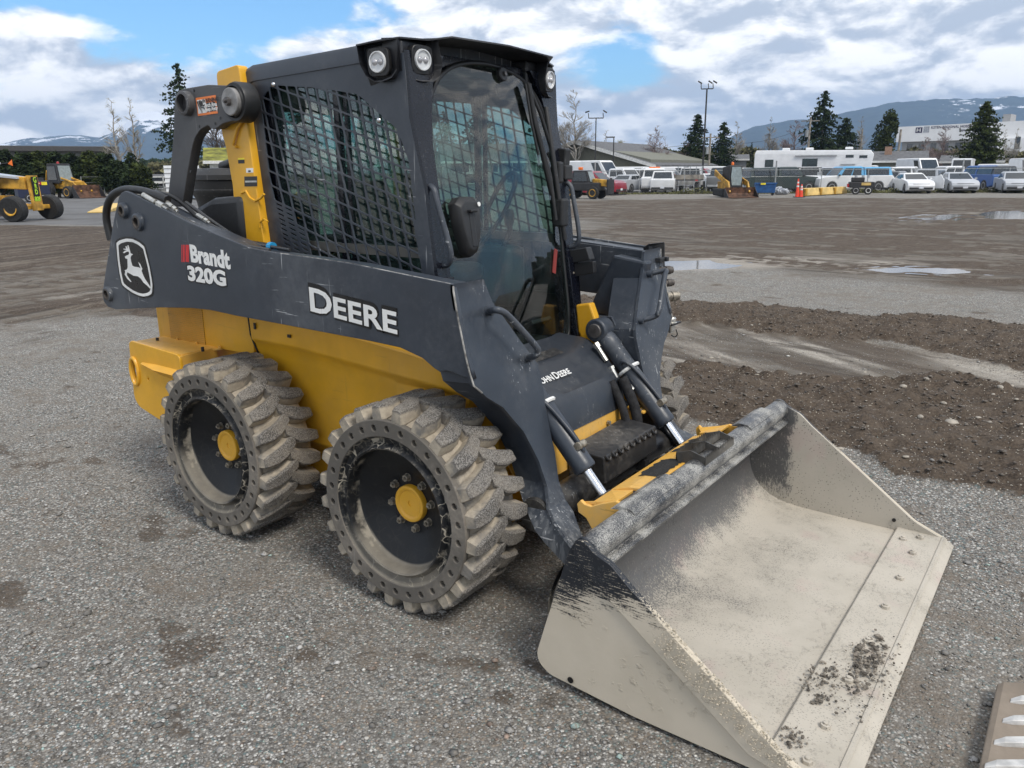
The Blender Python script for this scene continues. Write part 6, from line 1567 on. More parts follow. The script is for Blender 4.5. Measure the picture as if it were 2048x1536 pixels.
V_('parked_suv', 1185, 58, 62, S(SUV, col='car_red'), 'dark red sport utility vehicle behind the small black telehandler', 'car', GV)
V_('parked_van', 1188, 70, 52, VAN, 'tall white cargo van behind the dark red vehicle', 'van', GV)
V_('parked_pickup', 1240, 68, 50, S(PICK), 'white pickup just right of the tall white cargo van', 'pickup', GV)
V_('parked_pickup', 1283, 76, 58, S(PICK), 'white crew cab pickup behind the silver capped pickup', 'pickup', GV)
V_('parked_pickup', 1309, 65, 180, S(CANO, col='car_white', bedcol='car_white', beacon=1), 'white pickup seen from behind with a canopy and an amber roof bar', 'pickup', GV)
V_('parked_car', 1338, 74, 150, S(SUV, col='car_grey'), 'grey vehicle between the capped pickup and the flatbed truck', 'car', GV)
V_('parked_van', 1345, 90, 84, S(VANL, L=6.6), 'long white van side on behind the flatbed truck', 'van', GV)
V_('parked_van', 1432, 88, 82, S(VANL, L=6.0), 'white van side on behind the yellow compact loader', 'van', GV)
V_('parked_car', 1415, 76, 40, S(SEDAN, col='car_white'), 'small white car between the flatbed truck and the compact loader', 'car', GV)
V_('parked_pickup', 1444, 66, 176, S(PICK, col='car_grey', col2='car_dark'), 'grey pickup carrying dark cargo left of the compact loader', 'pickup', GV)
V_('parked_pickup', 1560, 60, 118, S(CANO, col='car_green', bedcol='car_green'), 'dark green pickup with a matching canopy behind the blue bin', 'pickup', GV)
V_('parked_pickup', 1620, 64, 176, S(RACK), 'white pickup seen from behind with a dark rack and side tool boxes', 'pickup', GV)
V_('parked_car', 1658, 84, 170, S(SUV, col='car_dark'), 'dark vehicle behind the white and blue pickup', 'car', GV)
V_('parked_pickup', 1702, 60, -62, S(CANO, col='car_white', bedcol='car_skyblue', col2='car_skyblue'), 'white and light blue pickup with a long canopy behind the black generator', 'pickup', GV)
V_('parked_suv', 1768, 70, 160, S(SUV, col='car_white'), 'white vehicle behind the black generator trailer', 'car', GV)
V_('parked_suv', 1790, 63, 168, S(SUV, col='car_grey', H=1.55), 'grey hatchback left of the white sedan with the open door', 'car', GV)
V_('parked_pickup', 1812, 72, 172, S(CANO, bedcol='car_white'), 'white capped pickup directly behind the white sedan', 'pickup', GV)
sd = V_('parked_sedan', 1826, 57.5, 16, S(SEDAN), 'white sedan facing the fence with its front door open', 'car', GV)
t = MB(); t.prism([(1.0, .9, .35), (1.75, 1.65, .35), (1.75, 1.65, .92), (1.55, 1.45, 1.32), (1.1, 1.0, .95)], (.05, -.05, 0)); t.build('open_door', M['car_white'], sd, bev=.01)
V_('parked_van', 1838, 80, 30, S(VAN, H=2.75), 'tall white van behind the white sedan, its raised roof rounded', 'van', GV)
V_('parked_van', 1926, 82, 176, S(VAN, H=2.7), 'tall white van seen from behind beside the big cedar tree', 'van', GV)
V_('parked_pickup', 1905, 68, -60, S(CANO, bedcol='car_dark'), 'white pickup with a dark canopy behind the silver sedan', 'pickup', GV)
V_('parked_sedan', 1916, 57.5, 14, S(SEDAN, L=4.8, col='car_silver', H=1.45), 'silver sedan facing the fence beside the white sedan', 'car', GV)
V_('parked_pickup', 1968, 63, -150, S(CANO, col='car_blue', bedcol='car_dark', L=6.0), 'bright blue pickup with a black canopy', 'pickup', GV)
V_('parked_sedan', 2030, 56.5, 10, S(SEDAN, L=4.8, col='car_silver', H=1.47), 'silver sedan at the right end of the row', 'car', GV)
V_('parked_van', 2060, 74, 20, VAN, 'white van at the far right edge', 'van', GV)
for i, (px, D, tn, sp, lb) in enumerate(((1745, 74, -80, S(SEDAN, col='car_silver'), 'silver car half hidden behind the blue canopy pickup'), (1868, 66, 165, S(SUV, col='car_silver'), 'silver vehicle between the two sedans'), (1480, 74, 20, S(PICK), 'white pickup behind the compact loader cab'), (1510, 72, 5, S(SEDAN, col='car_dark'), 'dark car right of the compact loader boom'), (1268, 84, 70, S(VANL), 'white van behind the row left of the capped pickup'), (1395, 84, 74, S(PICK, col='car_red'), 'red pickup behind the flatbed truck'), (1660, 68, 178, S(PICK, col='car_silver'), 'silver pickup left of the blue canopy pickup'))):
    V_('parked_car', px, D, tn, sp, lb, 'car', GV)
for i, (px, D, tn, sp, lb) in enumerate(((1730, 92, 85, S(VANL), 'white van far behind the travel trailer end'), (1775, 78, 175, S(PICK, col='car_silver'), 'silver pickup behind the grey hatchback'), (1856, 88, 80, S(SUV, col='car_grey'), 'grey vehicle in the back row behind the white sedan'), (1880, 76, 170, S(SUV, col='car_white'), 'white vehicle between the two tall white vans'), (1955, 74, 175, S(PICK), 'white pickup behind the bright blue pickup'), (1996, 70, 178, S(SUV, col='car_dark'), 'dark vehicle right of the bright blue pickup'), (2020, 80, 60, S(VANL), 'white van in the back row at the right'), (1262, 66, 150, S(SEDAN, col='car_silver'), 'silver car left of the capped pickup'), (1330, 64, 176, S(SUV, col='car_white'), 'white vehicle tight against the capped pickup'), (1540, 70, 90, S(SEDAN, col='car_grey'), 'grey car behind the dark green pickup'), (1585, 72, 180, S(PICK, col='car_red'), 'red pickup behind the dark green pickup cab'))):
    V_('parked_car', px, D, tn, sp, lb, 'car', GV)
# flatbed truck
x, y = at(1378, 65); r = empty('flatbed_truck', (x, y, 0), TOCAM(x, y)+R_(172), 'white flatbed truck seen from behind with a weathered timber deck', 'truck', GV)
t = MB(); t.bx(-2.6, .6, -1.15, 1.15, .92, 1.02); t.build('deck_frame', M['trim'], r); t = MB()
t.bx(-2.6, -2.55, -1.15, 1.15, 1.02, 1.38); t.bx(-2.55, .6, -1.15, -1.10, 1.02, 1.38); t.bx(-2.55, .6, 1.10, 1.15, 1.02, 1.38); t.build('side_boards', M['timber'], r)
t = MB(); t.loft([[(.8, -.95, .5), (3.0, -.95, .5), (3.0, .95, .5), (.8, .95, .5)], [(.8, -.95, 1.2), (3.0, -.9, 1.15), (3.0, .9, 1.15), (.8, .95, 1.2)]]); t.loft([[(.8, -.93, 1.2), (2.3, -.9, 1.2), (2.3, .9, 1.2), (.8, .93, 1.2)], [(.9, -.78, 1.95), (1.8, -.76, 1.95), (1.8, .76, 1.95), (.9, .78, 1.95)]]); t.build('truck_cab', M['car_white'], r, bev=.03)
t = MB(); t.prism([(.80, -.8, 1.28), (.80, .8, 1.28), (.88, .7, 1.85), (.88, -.7, 1.85)], (-.03, 0, 0)); t.build('rear_window', M['win'], r)
t = MB()
for k in range(5): t.bx(.62, .68, -1.0+k*.5-.03, -1.0+k*.5+.03, 1.02, 2.02)
t.bx(.62, .68, -1.1, 1.1, 2.0, 2.06); t.build('cab_guard', M['bumper_chrome'], r)
t = MB(); t.bx(-2.66, -2.6, -.8, .8, .55, .60); t.bx(-2.66, -2.6, -.8, -.75, .55, .9); t.bx(-2.66, -2.6, .75, .8, .55, .9); t.build('rear_bumper', M['bumper_chrome'], r)
for xx in (-1.7, 2.2):
    for s in (-1, 1): wheel_far(r, xx, s*.92, .42, .42, .3)
for s in (-1, 1):
    t = MB(); t.box((-2.62, s*1.0, .95), (.05, .22, .10)); t.build('tail_light', M['tail'], r)
# travel trailer
x, y = at(1624, 78); r = empty('travel_trailer', (x, y, 0), TOCAM(x, y)+R_(86), 'long white travel trailer standing side on behind the parked pickups', 'caravan')
def zz(py, D=78, px=1620): return zt(px, py, D)
t = MB(); LT = 10.9; HT = zz(300); t.loft([[(-LT/2, -1.25, .6), (LT/2-.3, -1.25, .6), (LT/2-.3, 1.25, .6), (-LT/2, 1.25, .6)], [(-LT/2, -1.25, HT-.35), (LT/2, -1.25, HT-.5), (LT/2, 1.25, HT-.5), (-LT/2, 1.25, HT-.35)], [(-LT/2+.15, -1.2, HT), (LT/2-.3, -1.2, HT-.12), (LT/2-.3, 1.2, HT-.12), (-LT/2+.15, 1.2, HT)]]); t.build('body', M['car_white'], r, bev=.06)
for s in (-1, 1):
    for (xa, xb, za, zb) in ((4.2, 4.9, 2.75, 3.0), (3.0, 3.7, 2.8, 3.05), (-.9, .5, 2.0, 2.75), (-4.4, -3.6, 2.0, 2.7)):
        t = MB(); t.bx(xa, xb, s*1.255, s*1.275, za, zb); t.build('window', M['win'], r)
    t = MB(); t.bx(-1.6, 2.2, s*1.26, s*1.40, HT-.62, HT-.52); t.build('awning', M['bumper_chrome'], r); t = MB(); t.bx(2.6, 3.9, s*1.26, s*1.36, 2.15, 2.22); t.build('awning', M['bumper_chrome'], r)
    t = MB(); t.bx(-5.2, 5.0, s*1.252, s*1.262, 1.2, 1.38); t.build('stripe', M['bumper_chrome'], r)
    for xx in (-.9, -1.8): wheel_far(r, xx, s*1.1, .36, .36, .24)
for xx in (3.2, -.4, -2.6):
    t = MB(); t.box((xx, 0, HT+.10), (.7, .7, .22)); t.build('roof_vent', M['car_white'], r, bev=.05)

# chain link fence
F0, F1 = np.array(G(1145, 389)[:2]), np.array(G(2060, 384)[:2]); fd = F1-F0; FL = np.linalg.norm(fd); fd /= FL
fpx = [1213, 1288, 1351, 1431, 1515, 1600, 1693, 1790, 1891, 1985]
fe = empty('chain_link_fence', (F0[0], F0[1], 0), math.atan2(fd[1], fd[0]), 'galvanised chain link fence between the yard and the parked cars', 'fence')
for k in range(-2, 18):
    sx = (k+.5)*3.35
    t = MB(); r_ = .030 if k % 4 else .055; t.cyl((sx, 0, 0), (sx, 0, 1.75 if k % 4 else 2.35), r_, n=8); t.build('post', M['galv'], fe)
t = MB(); t.cyl((-6, 0, 1.70), (FL+8, 0, 1.70), .022, n=6); t.build('top_rail', M['galv'], fe)
t = MB(); st_ = .16; n_ = int((FL+14)/st_)
V = []; Fc = []
for k in range(n_):
    for sg in (1, -1):
        x0_ = -6+k*st_; a = (x0_, 0, .05); b_ = (x0_+sg*1.65, 0, 1.69); w = .0032; b0 = len(t.v)
        t.v += [(a[0]-w, 0, a[2]), (a[0]+w, 0, a[2]), (b_[0]+w, 0, b_[2]), (b_[0]-w, 0, b_[2]), (a[0], w, a[2]), (b_[0], w, b_[2])]; t.f += [(b0, b0+1, b0+2, b0+3), (b0+1, b0+4, b0+5, b0+2)]
o = t.build('mesh_panel', M['galv'], fe)
# second fence, left
G0, G1 = at(160, 62), at(360, 70); gd = G1-G0; GL = np.linalg.norm(gd)
fe2 = empty('wire_fence', (G0[0], G0[1], 0), math.atan2(gd[1], gd[0]), 'grey wire fence in front of the houses at the left', 'fence')
for k in range(6): t = MB(); t.cyl((k*GL/5, 0, 0), (k*GL/5, 0, 1.6), .035, n=8); t.build('post', M['galv'], fe2)
t = MB()
for z in (.3, .7, 1.1, 1.55): t.cyl((0, 0, z), (GL, 0, z), .012, n=5)
t.build('wires', M['galv'], fe2)

# lamp posts and utility poles
def pole(name, px, D, ytop, label, kind, cat, r0=.07, mat='trim'):
    x, y = at(px, D); H = zt(px, ytop, D); e = empty(name, (x, y, 0), TOCAM(x, y)+math.pi/2, label, cat)
    t = MB(); t.tube([(0, 0, 0), (0, 0, H)], [r0, r0*.75], 10); t.build('pole', M[mat], e, smooth=40)
    if kind == 'lamps3' or kind == 'lamps2':
        xs = (-.55, .15, .6) if kind == 'lamps3' else (-.75, .75)
        t = MB(); t.tube([(min(xs), 0, H), (max(xs), 0, H)], .05, 6)
        for q in xs: t.tube([(q, 0, H), (q-.05, 0, H+.5)], .04, 6)
        t.build('bracket', M[mat], e)
        for q in xs: t = MB(); t.box((q+(.15 if q > 0 else -.15), 0, H+.62), (.45, .30, .12), Matrix.Rotation(.55 if q > 0 or kind == 'lamps3' else -.3, 3, 'Y')); t.build('lamp_head', M[mat], e, bev=.03)
    if kind == 'arm': t = MB(); t.box((-.35, 0, H), (.9, .25, .12)); t.build('lamp_head', M[mat], e, bev=.03)
    if kind == 'cross':
        t = MB(); t.box((0, 0, H-.5), (2.4, .12, .12)); t.build('crossarm', M[mat], e); t = MB(); t.cyl((-.3, 0, H-2.6), (-.3, 0, H-1.7), .22, n=12); t.build('transformer', M['galv'], e, smooth=40)
    return (x, y, H)
pole('lamp_post', 1405, 80, 182, 'tallest dark lamp post, with three lamp heads, beside the conifers', 'lamps3', 'lamp post', .10)
pole('lamp_post', 1190, 82, 238, 'dark lamp post with two angled heads beside the bare poplar', 'lamps2', 'lamp post')
pole('lamp_post', 1226, 82, 275, 'short dark lamp post with a single head in front of the grey roof', 'arm', 'lamp post')
ua = pole('utility_pole', 1417, 105, 268, 'pale wooden utility pole beside the tallest lamp post', 'cross', 'utility pole', .16, 'timber')
ub = pole('utility_pole', 1612, 110, 236, 'wooden utility pole with a transformer in front of the tall spruce', 'cross', 'utility pole', .17, 'timber')
uc = pole('utility_pole', 1792, 100, 260, 'wooden utility pole in front of the hospital wall', 'plain', 'utility pole', .17, 'timber')
ud = pole('utility_pole', 1716, 120, 258, 'thin wooden utility pole left of the round green cedar', 'plain', 'utility pole', .15, 'timber')
for (a, b, dz, lb) in ((ua, ub, 1.0, 'overhead wire from the lamp posts to the transformer pole'), (ub, uc, 2.0, 'overhead wire from the transformer pole towards the hospital'), ((at(1000, 105)[0], at(1000, 105)[1], ua[2]), ua, 1.0, 'overhead wire left of the tallest lamp post')):
    P0, P1 = Vector((a[0], a[1], a[2]-dz)), Vector((b[0], b[1], b[2]-dz)); t = MB()
    t.tube([P0.lerp(P1, k/8)-Vector((0, 0, 1.1*4*(k/8)*(1-k/8))) for k in range(9)], .02, 4); o = t.build('overhead_wire', M['trim']); tag(o, lb, 'wire')

# ---------------------------------------------------------------- buildings
M['shingle'] = simple('grey_shingle', (.12, .122, .128), .9, var=.2, scale=3); M['siding'] = simple('olive_siding', (.17, .17, .135), .8, var=.1); M['siding_grey'] = simple('grey_siding', (.25, .25, .25), .8, var=.1); M['trimwhite'] = simple('white_trim', (.62, .62, .60), .6)
M['moss'] = simple('mossy_roof', (.20, .20, .03), .95, var=.4, scale=1.2, bump=.05); M['hospital'] = simple('hospital_white', (.82, .82, .82), .6, var=.04, scale=.2); M['hospital_grey'] = simple('hospital_grey', (.30, .30, .30), .7); M['brick'] = simple('tan_brick', (.32, .20, .14), .8); M['fascia'] = simple('dark_fascia', (.06, .058, .058), .7)
def block(name, px0, px1, D, ybase, ytop, depth, mat, label, cat='building', turn=0):
    x, y = at((px0+px1)/2, D); w = (px1-px0)*D/FPX*1.0; H = zt((px0+px1)/2, ytop, D)
    e = empty(name, (x, y, 0), TOCAM(x, y)+math.pi/2+R_(turn), label, cat)
    return e, w, H
def gable(name, px0, px1, D, yeave, yridge, depth, wall, roof, label, turn=0, wins=((-.3, .35), (.2, .35)), chim=False):
    e, w, H = block(name, px0, px1, D, 0, yeave, depth, wall, label, 'house', turn); R = zt((px0+px1)/2, yridge, D)
    t = MB(); t.bx(-w/2, w/2, 0, depth, 0, H); t.build('wall', M[wall], e)
    t = MB(); o = .45; t.loft([[(-w/2-o, -o, H-.05), (-w/2-o, depth/2, R), (-w/2-o, depth+o, H-.05), (-w/2-o, depth+o, H-.2), (-w/2-o, depth/2, R-.2), (-w/2-o, -o, H-.2)], [(w/2+o, -o, H-.05), (w/2+o, depth/2, R), (w/2+o, depth+o, H-.05), (w/2+o, depth+o, H-.2), (w/2+o, depth/2, R-.2), (w/2+o, -o, H-.2)]]); rf = t.build('roof', M[roof], e)
    for s in (-1, 1): t = MB(); t.prism([(s*w/2, 0, H-.01), (s*w/2, depth, H-.01), (s*w/2, depth/2, R-.2)], (-s*.1, 0, 0)); t.build('gable_wall', M[wall], e)
    t = MB(); t.bx(-w/2-o, w/2+o, -o-.06, -o-.005, H-.24, H-.02); t.build('fascia', M['trimwhite'], rf)
    for u, v in wins:
        t = MB(); t.bx(u*w-.9, u*w+.9, -.05, -.005, H*v, H*v+1.2); wf = t.build('window', M['trimwhite'], e); t = MB(); t.bx(u*w-.78, u*w+.78, -.07, -.052, H*v+.1, H*v+1.1); t.build('pane', M['win'], wf)
    if chim: t = MB(); t.bx(-w*.1-.4, -w*.1+.4, depth*.3, depth*.3+.7, H, R+.5); t.build('chimney', M['brick'], rf)
    return e
# big grey roofed hall at the left of the lot: its gable faces the yard
x, y = at(1155, 96); e = empty('gabled_hall', (x, y, 0), TOCAM(x, y)+math.pi/2+R_(-28), 'low olive hall with a very large grey shingle roof behind the white vans', 'building')
hD = 96; Hr, He = zt(1130, 281, hD), 3.0
t = MB(); t.prism([(-9.5, 0, 0), (9.5, 0, 0), (9.5, 0, He), (0, 0, Hr-.3), (-9.5, 0, He)], (0, 20, 0)); t.build('wall', M['siding'], e)
t = MB(); t.prism([(-10.5, -.8, He-.6), (0, -.8, Hr), (10.5, -.8, He-.6), (10.5, -.8, He-.9), (0, -.8, Hr-.35), (-10.5, -.8, He-.9)], (0, 22, 0)); rf = t.build('roof', M['shingle'], e)
for s in (-1, 1): t = MB(); t.prism([(s*10.5, -.86, He-.62), (0, -.86, Hr-.02), (0, -.86, Hr-.45), (s*10.5, -.86, He-1.0)], (0, .055, 0)); t.build('white_bargeboard', M['trimwhite'], rf)
for u in (-6, -2, 3): t = MB(); t.bx(u-.9, u+.9, -.06, -.005, 1.2, 2.4); t.build('window', M['win'], e)
gable('house', 1432, 1490, 120, 318, 308, 9, 'siding_grey', 'shingle', 'small pale house low between the conifers', 0, ((-.1, .3),))
gable('house', 1728, 1840, 92, 321, 301, 9, 'siding', 'shingle', 'long low house with a grey roof and a brick chimney behind the generator', 0, ((-.2, .3), (.2, .3)), True)
gable('house', 1890, 1990, 98, 322, 309, 9, 'siding_grey', 'shingle', 'low grey roofed house behind the tall white vans', 0, ((-.2, .3),))
gable('house', 296, 322, 78, 362, 352, 8, 'siding_grey', 'shingle', 'small house with white rake boards beyond the wire fence', 35, ((0, .3),))
gable('house', 318, 372, 86, 362, 348, 9, 'siding_grey', 'shingle', 'wider grey roofed house at the left beyond the wire fence', 8, ((-.1, .3), (.25, .3)))
gable('house', 424, 520, 60, 321, 293, 7, 'trimwhite', 'moss', 'white walled shed with a thick mossy roof behind the lift linkage', 0, ((.4, .4),))
gable('house', 560, 760, 95, 330, 296, 10, 'siding_grey', 'shingle', 'grey two storey house seen through the side screen', 0, ((-.3, .2), (-.1, .2), (.2, .2), (.35, .2)))
gable('house', 890, 1120, 90, 322, 285, 10, 'siding_grey', 'shingle', 'pale grey house with white window frames seen through the cab glass', 6, ((-.35, .55), (-.1, .55), (.15, .55), (-.25, .15), (.1, .15), (.36, .55)))
gable('house', 1840, 1900, 120, 322, 312, 9, 'siding_grey', 'shingle', 'low house roof in front of the hospital', 0, ((0, .3),))
# flat roofed building at far left
e, w, H = block('flat_roofed_building', -150, 205, 82, 0, 303, 12, 'siding_grey', 'grey building with a wide flat overhanging roof above the cedar hedge')
t = MB(); t.bx(-w/2, w/2, 0, 12, 0, H); t.build('wall', M['siding_grey'], e); t = MB(); t.bx(-w/2-.6, w/2+.9, -1.0, 12, H, H+.55); t.build('roof', M['fascia'], e, bev=.05)
for u in (.35, .1, -.2): t = MB(); t.bx(u*w-.7, u*w+.7, -.05, -.005, H-2.4, H-.9); wf = t.build('window', M['trimwhite'], e); t = MB(); t.bx(u*w-.55, u*w+.55, -.07, -.052, H-2.25, H-1.05); t.build('pane', M['win'], wf)
# hospital
hd_ = 230; x, y = at(1960, hd_); e = empty('hospital', (x, y, 0), TOCAM(x, y)+math.pi/2+R_(-14), 'large white hospital block with dark lettering along its upper wall', 'hospital')
def hp_(px, py):   # point on the facade plane
    o = Vector((x, y, 0)); n = Vector((math.sin(e.rotation_euler.z), -math.cos(e.rotation_euler.z), 0)); p = Vector(PPl(px, py, o, n)); U = Vector((math.cos(e.rotation_euler.z), math.sin(e.rotation_euler.z), 0)); return (p-o).dot(U), p.z
a0, z0 = hp_(1795, 254); a1, z1 = hp_(2080, 236); zl, zr = z0, z1; zb = hp_(1795, 284)[1]; zb2 = hp_(2048, 300)[1]
zt_ = (zl+zr)/2; aL, aR = a0, a0+95
t = MB(); t.prism([(aL, 0, zb), (aR, 0, zb), (aR, 0, zr+ (zr-zl)*.0), (aL, 0, zl)], (0, 30, 0)); t.build('upper_wall', M['hospital'], e)
t = MB(); t.bx(aL+1.5, aR-1, 1.2, 28, 0, zb); t.build('lower_wall', M['hospital_grey'], e)
am = hp_(2000, 270)[0]; t = MB(); t.bx(am, aR, -1.5, -.002, 3.5, zb+.02); t.build('front_wing', M['hospital'], e); t = MB(); t.bx(am-2, aR, -1.7, -.02, 0, 3.49); t.build('brick_base', M['brick'], e)
u0, v0 = hp_(2015, 228); u1, v1 = hp_(1997, 243); t = MB(); t.bx(u1, u0, 4, 10, zr-.5, hp_(2005, 227)[1]); t.build('rooftop_unit', M['hospital_grey'], e)
for pxx, y0_, y1_ in ((2037, 274, 298),): 
    c0, c1 = hp_(pxx-3, y0_), hp_(pxx+4, y1_); t = MB(); t.bx(c0[0], c1[0], -1.56, -1.505, c1[1], c0[1]); t.build('window', M['win'], e)
for k in range(9):
    c0 = aL+3+k*3.4; t = MB(); t.bx(c0, c0+1.6, 1.14, 1.195, zb-3.2, zb-.6); t.build('window', M['win'], e)
M['signdark'] = simple('sign_dark', (.03, .022, .07), .5)
def htext(s_, xl, xr, yt, yb, mt, nm='lettering', d=.05):
    (ul, vt), (ur, _), (_, vb) = hp_(xl, yt), hp_(xr, yt), hp_(xl, yb); me = text_mesh(s_, 1, Matrix.Identity(4), .02, .02, 1, 1.05, 'LEFT')
    xs_ = [v.co.x for v in me.vertices]; ys_ = [v.co.y for v in me.vertices]; kx = (ur-ul)/(max(xs_)-min(xs_)); ky = (vt-vb)/(max(ys_)-min(ys_)); sl_ = (hp_(xr, yt-(xr-xl)*.063)[1]-vt)/(ur-ul)
    for v in me.vertices: X_ = ul+(v.co.x-min(xs_))*kx; v.co = Vector((X_, -d-v.co.z*.5, vb+(v.co.y-min(ys_))*ky+(X_-ul)*0))
    return link(nm, me, M[mt], e)
htext('KSYEN REGIONAL HOSPITAL', 1863, 1953, 252.5, 257.5, 'signdark'); htext('TERRACE', 1918, 1950, 259, 263, 'signdark')
c0, c1 = hp_(1832, 255), hp_(1844, 265.5); t = MB(); t.bx(c0[0], c1[0], -.06, -.005, c1[1], c0[1]); t.build('sign_board', M['signdark'], e); htext('H', 1834, 1842, 256.8, 263.8, 'reflect', 'sign_letter', .09)
c0, c1 = hp_(1848, 253), hp_(1858, 265); t = MB(); t.bx(c0[0], c1[0], -.06, -.005, c1[1], c0[1]); t.build('pale_sign_board', M['bag'], e)
M['siding_blue'] = simple('pale_blue_steel', (.46, .52, .58), .6, var=.06)
# white container with blue lettering behind the linkage, and a slatted white trailer
x, y = at(404, 54); r = empty('storage_container', (x, y, 0), TOCAM(x, y)+math.pi/2+R_(20), 'white corrugated storage container behind the lift linkage', 'container')
t = MB(); t.bx(-.62, .55, 0, 2.4, .1, 2.0); t.build('body', M['siding_blue'], r); t = MB()
for k in range(8): t.bx(-.58+k*.145, -.51+k*.145, -.03, -.001, .15, 1.95)
t.build('corrugation', M['car_silver'], r); t = MB(); t.bx(-.45, -.15, -.05, -.031, 1.35, 1.48); t.build('blue_mark', M['car_blue'], r)
me = text_mesh('P', .32, frame((-.35, -.045, 1.62), (1, 0, 0), (0, 0, 1)), .004, .01); link('blue_letter', me, M['car_blue'], r)
x, y = at(345, 56); r = empty('slatted_trailer', (x, y, 0), TOCAM(x, y)+math.pi/2, 'white slatted trailer box left of the lift linkage', 'trailer')
t = MB(); t.bx(-.55, 1.8, 0, 2.0, .5, 2.3); t.build('body', M['car_white'], r); t = MB()
for k in range(5): t.bx(-.6, 1.85, -.03, -.002, .75+k*.33, .80+k*.33)
t.build('slats', M['siding_grey'], r)
for s in (0, 1.2): wheel_far(r, s, .3, .33, .33, .2)

# ---------------------------------------------------------------- small things along the fence
def tele():
    x, y = at(1170, 50); r = empty('telehandler', (x, y, 0), TOCAM(x, y)+R_(66), 'small black and yellow telehandler with an orange beacon at the fence', 'telehandler')
    t = MB(); t.bx(-1.1, 1.2, -.55, .55, .5, 1.0); t.build('chassis', M['trim'], r, bev=.06)
    t = MB(); t.loft([[(-.75, -.5, .95), (.55, -.5, .95), (.55, .5, .95), (-.75, .5, .95)], [(-.65, -.42, 1.75), (.3, -.42, 1.75), (.3, .42, 1.75), (-.65, .42, 1.75)]]); t.build('cab', M['trim'], r, bev=.04)
    for s in (-1, 1): t = MB(); t.prism([(-.6, s*.50, 1.1), (.4, s*.50, 1.1), (.22, s*.43, 1.65), (-.55, s*.43, 1.65)], (0, s*.02, 0)); t.build('side_window', M['win'], r)
    t = MB(); t.prism([(.57, -.42, 1.05), (.57, .42, 1.05), (.33, .36, 1.68), (.33, -.36, 1.68)], (.03, 0, 0)); t.build('windshield', M['side_glassish'], r)
    for xx in (-.85, .85):
        for s in (-1, 1): wheel_far(r, xx, s*.62, .38, .38, .28, 'catyellow')
    t = MB(); t.loft([[(.6, -.2, .8), (.6, .2, .8), (.6, .2, 1.25), (.6, -.2, 1.25)], [(1.7, -.2, .75), (1.7, .2, .75), (1.7, .2, 1.15), (1.7, -.2, 1.15)]]); t.build('boom', M['catyellow'], r, bev=.03)
    t = MB(); t.bx(1.7, 1.8, -.5, .5, .25, 1.2); t.build('fork_carriage', M['trim'], r)
    for s in (-1, 1): t = MB(); t.bx(1.8, 2.7, s*.3-.05, s*.3+.05, .25, .30); t.build('fork', M['trim'], r)
    t = MB(); t.box((-.3, 0, 1.86), (.22, .3, .18)); t.build('beacon', M['orange'], r, bev=.03)
M['side_glassish'] = simple('pale_cab_glass', (.22, .26, .26), .1, spec=.8)
tele()
def compact():
    x, y = at(1466, 51); r = empty('compact_track_loader', (x, y, 0), TOCAM(x, y)+R_(24), 'yellow compact loader with a black cab and a wide low bucket', 'skid steer loader')
    t = MB(); t.bx(-1.3, .55, -.48, .48, .3, 1.0); t.build('body', M['catyellow'], r, bev=.05)
    t = MB(); t.loft([[(-.65, -.45, .95), (.60, -.45, .6), (.60, .45, .6), (-.65, .45, .95)], [(-.65, -.45, 1.9), (.42, -.45, 2.0), (.42, .45, 2.0), (-.65, .45, 1.9)]]); t.build('cab', M['trim'], r, bev=.05)
    t = MB(); t.prism([(.60, -.30, .75), (.60, .30, .75), (.58, .38, 1.3), (.50, .30, 1.9), (.50, -.30, 1.9), (.58, -.38, 1.3)], (.03, 0, 0)); t.build('door_glass', M['side_glassish'], r)
    t = MB(); t.lathe([(0, .09), (.16, .08), (.2, 0)], (.1, -.1, 2.02), (0, 0, 1), 14); t.build('beacon', M['orange'], r)
    for s in (-1, 1):
        t = MB(); t.loft([[(-1.3, s*.60, 1.35), (-1.3, s*.72, 1.35), (-1.3, s*.72, 1.75), (-1.3, s*.60, 1.75)], [(.2, s*.60, .9), (.2, s*.72, .9), (.2, s*.72, 1.18), (.2, s*.60, 1.18)], [(.75, s*.60, .7), (.75, s*.72, .7), (.9, s*.72, 1.0), (.9, s*.60, 1.0)], [(1.1, s*.60, .25), (1.1, s*.72, .25), (1.25, s*.72, .35), (1.25, s*.60, .35)]]); t.build('lift_arm', M['catyellow'], r, bev=.03)
        t = MB(); t.loft([[(-1.2, s*.5, .1), (-1.2, s*.85, .1), (-1.2, s*.85, .55), (-1.2, s*.5, .55)], [(.5, s*.5, .02), (.5, s*.85, .02), (.5, s*.85, .55), (.5, s*.5, .55)]]); t.build('track', M['tyre_far'], r, bev=.1)
    t = MB(); t.prism([(1.15, -1.0, .45), (1.55, -1.0, .60), (1.25, -1.0, .04), (1.10, -1.0, .10)], (0, 2.0, 0)) ; 
    t = MB(); t.loft([[(1.2, y_, .62), (1.24, y_, .64), (1.14, y_, .30), (1.20, y_, .08), (1.85, y_, .03), (1.85, y_, .01), (1.16, y_, .04), (1.08, y_, .28)] for y_ in (-1.0, 1.0)]); b = t.build('bucket', M['rust'], r)
    for s in (-1, 1): t = MB(); t.prism([(1.2, s*1.0, .62), (1.85, s*1.0, .02), (1.16, s*1.0, .04), (1.08, s*1.0, .28)], (0, s*.03, 0)); t.build('side_plate', M['trim'], b)
compact()
def at_g(px, py): return G(px, py)[:2]
x, y = at_g(1530, 391); r = empty('steel_bin', (x, y, 0), TOCAM(x, y)+math.pi/2+R_(6), 'open blue steel bin with a small yellow sign beside the compact loader', 'bin')
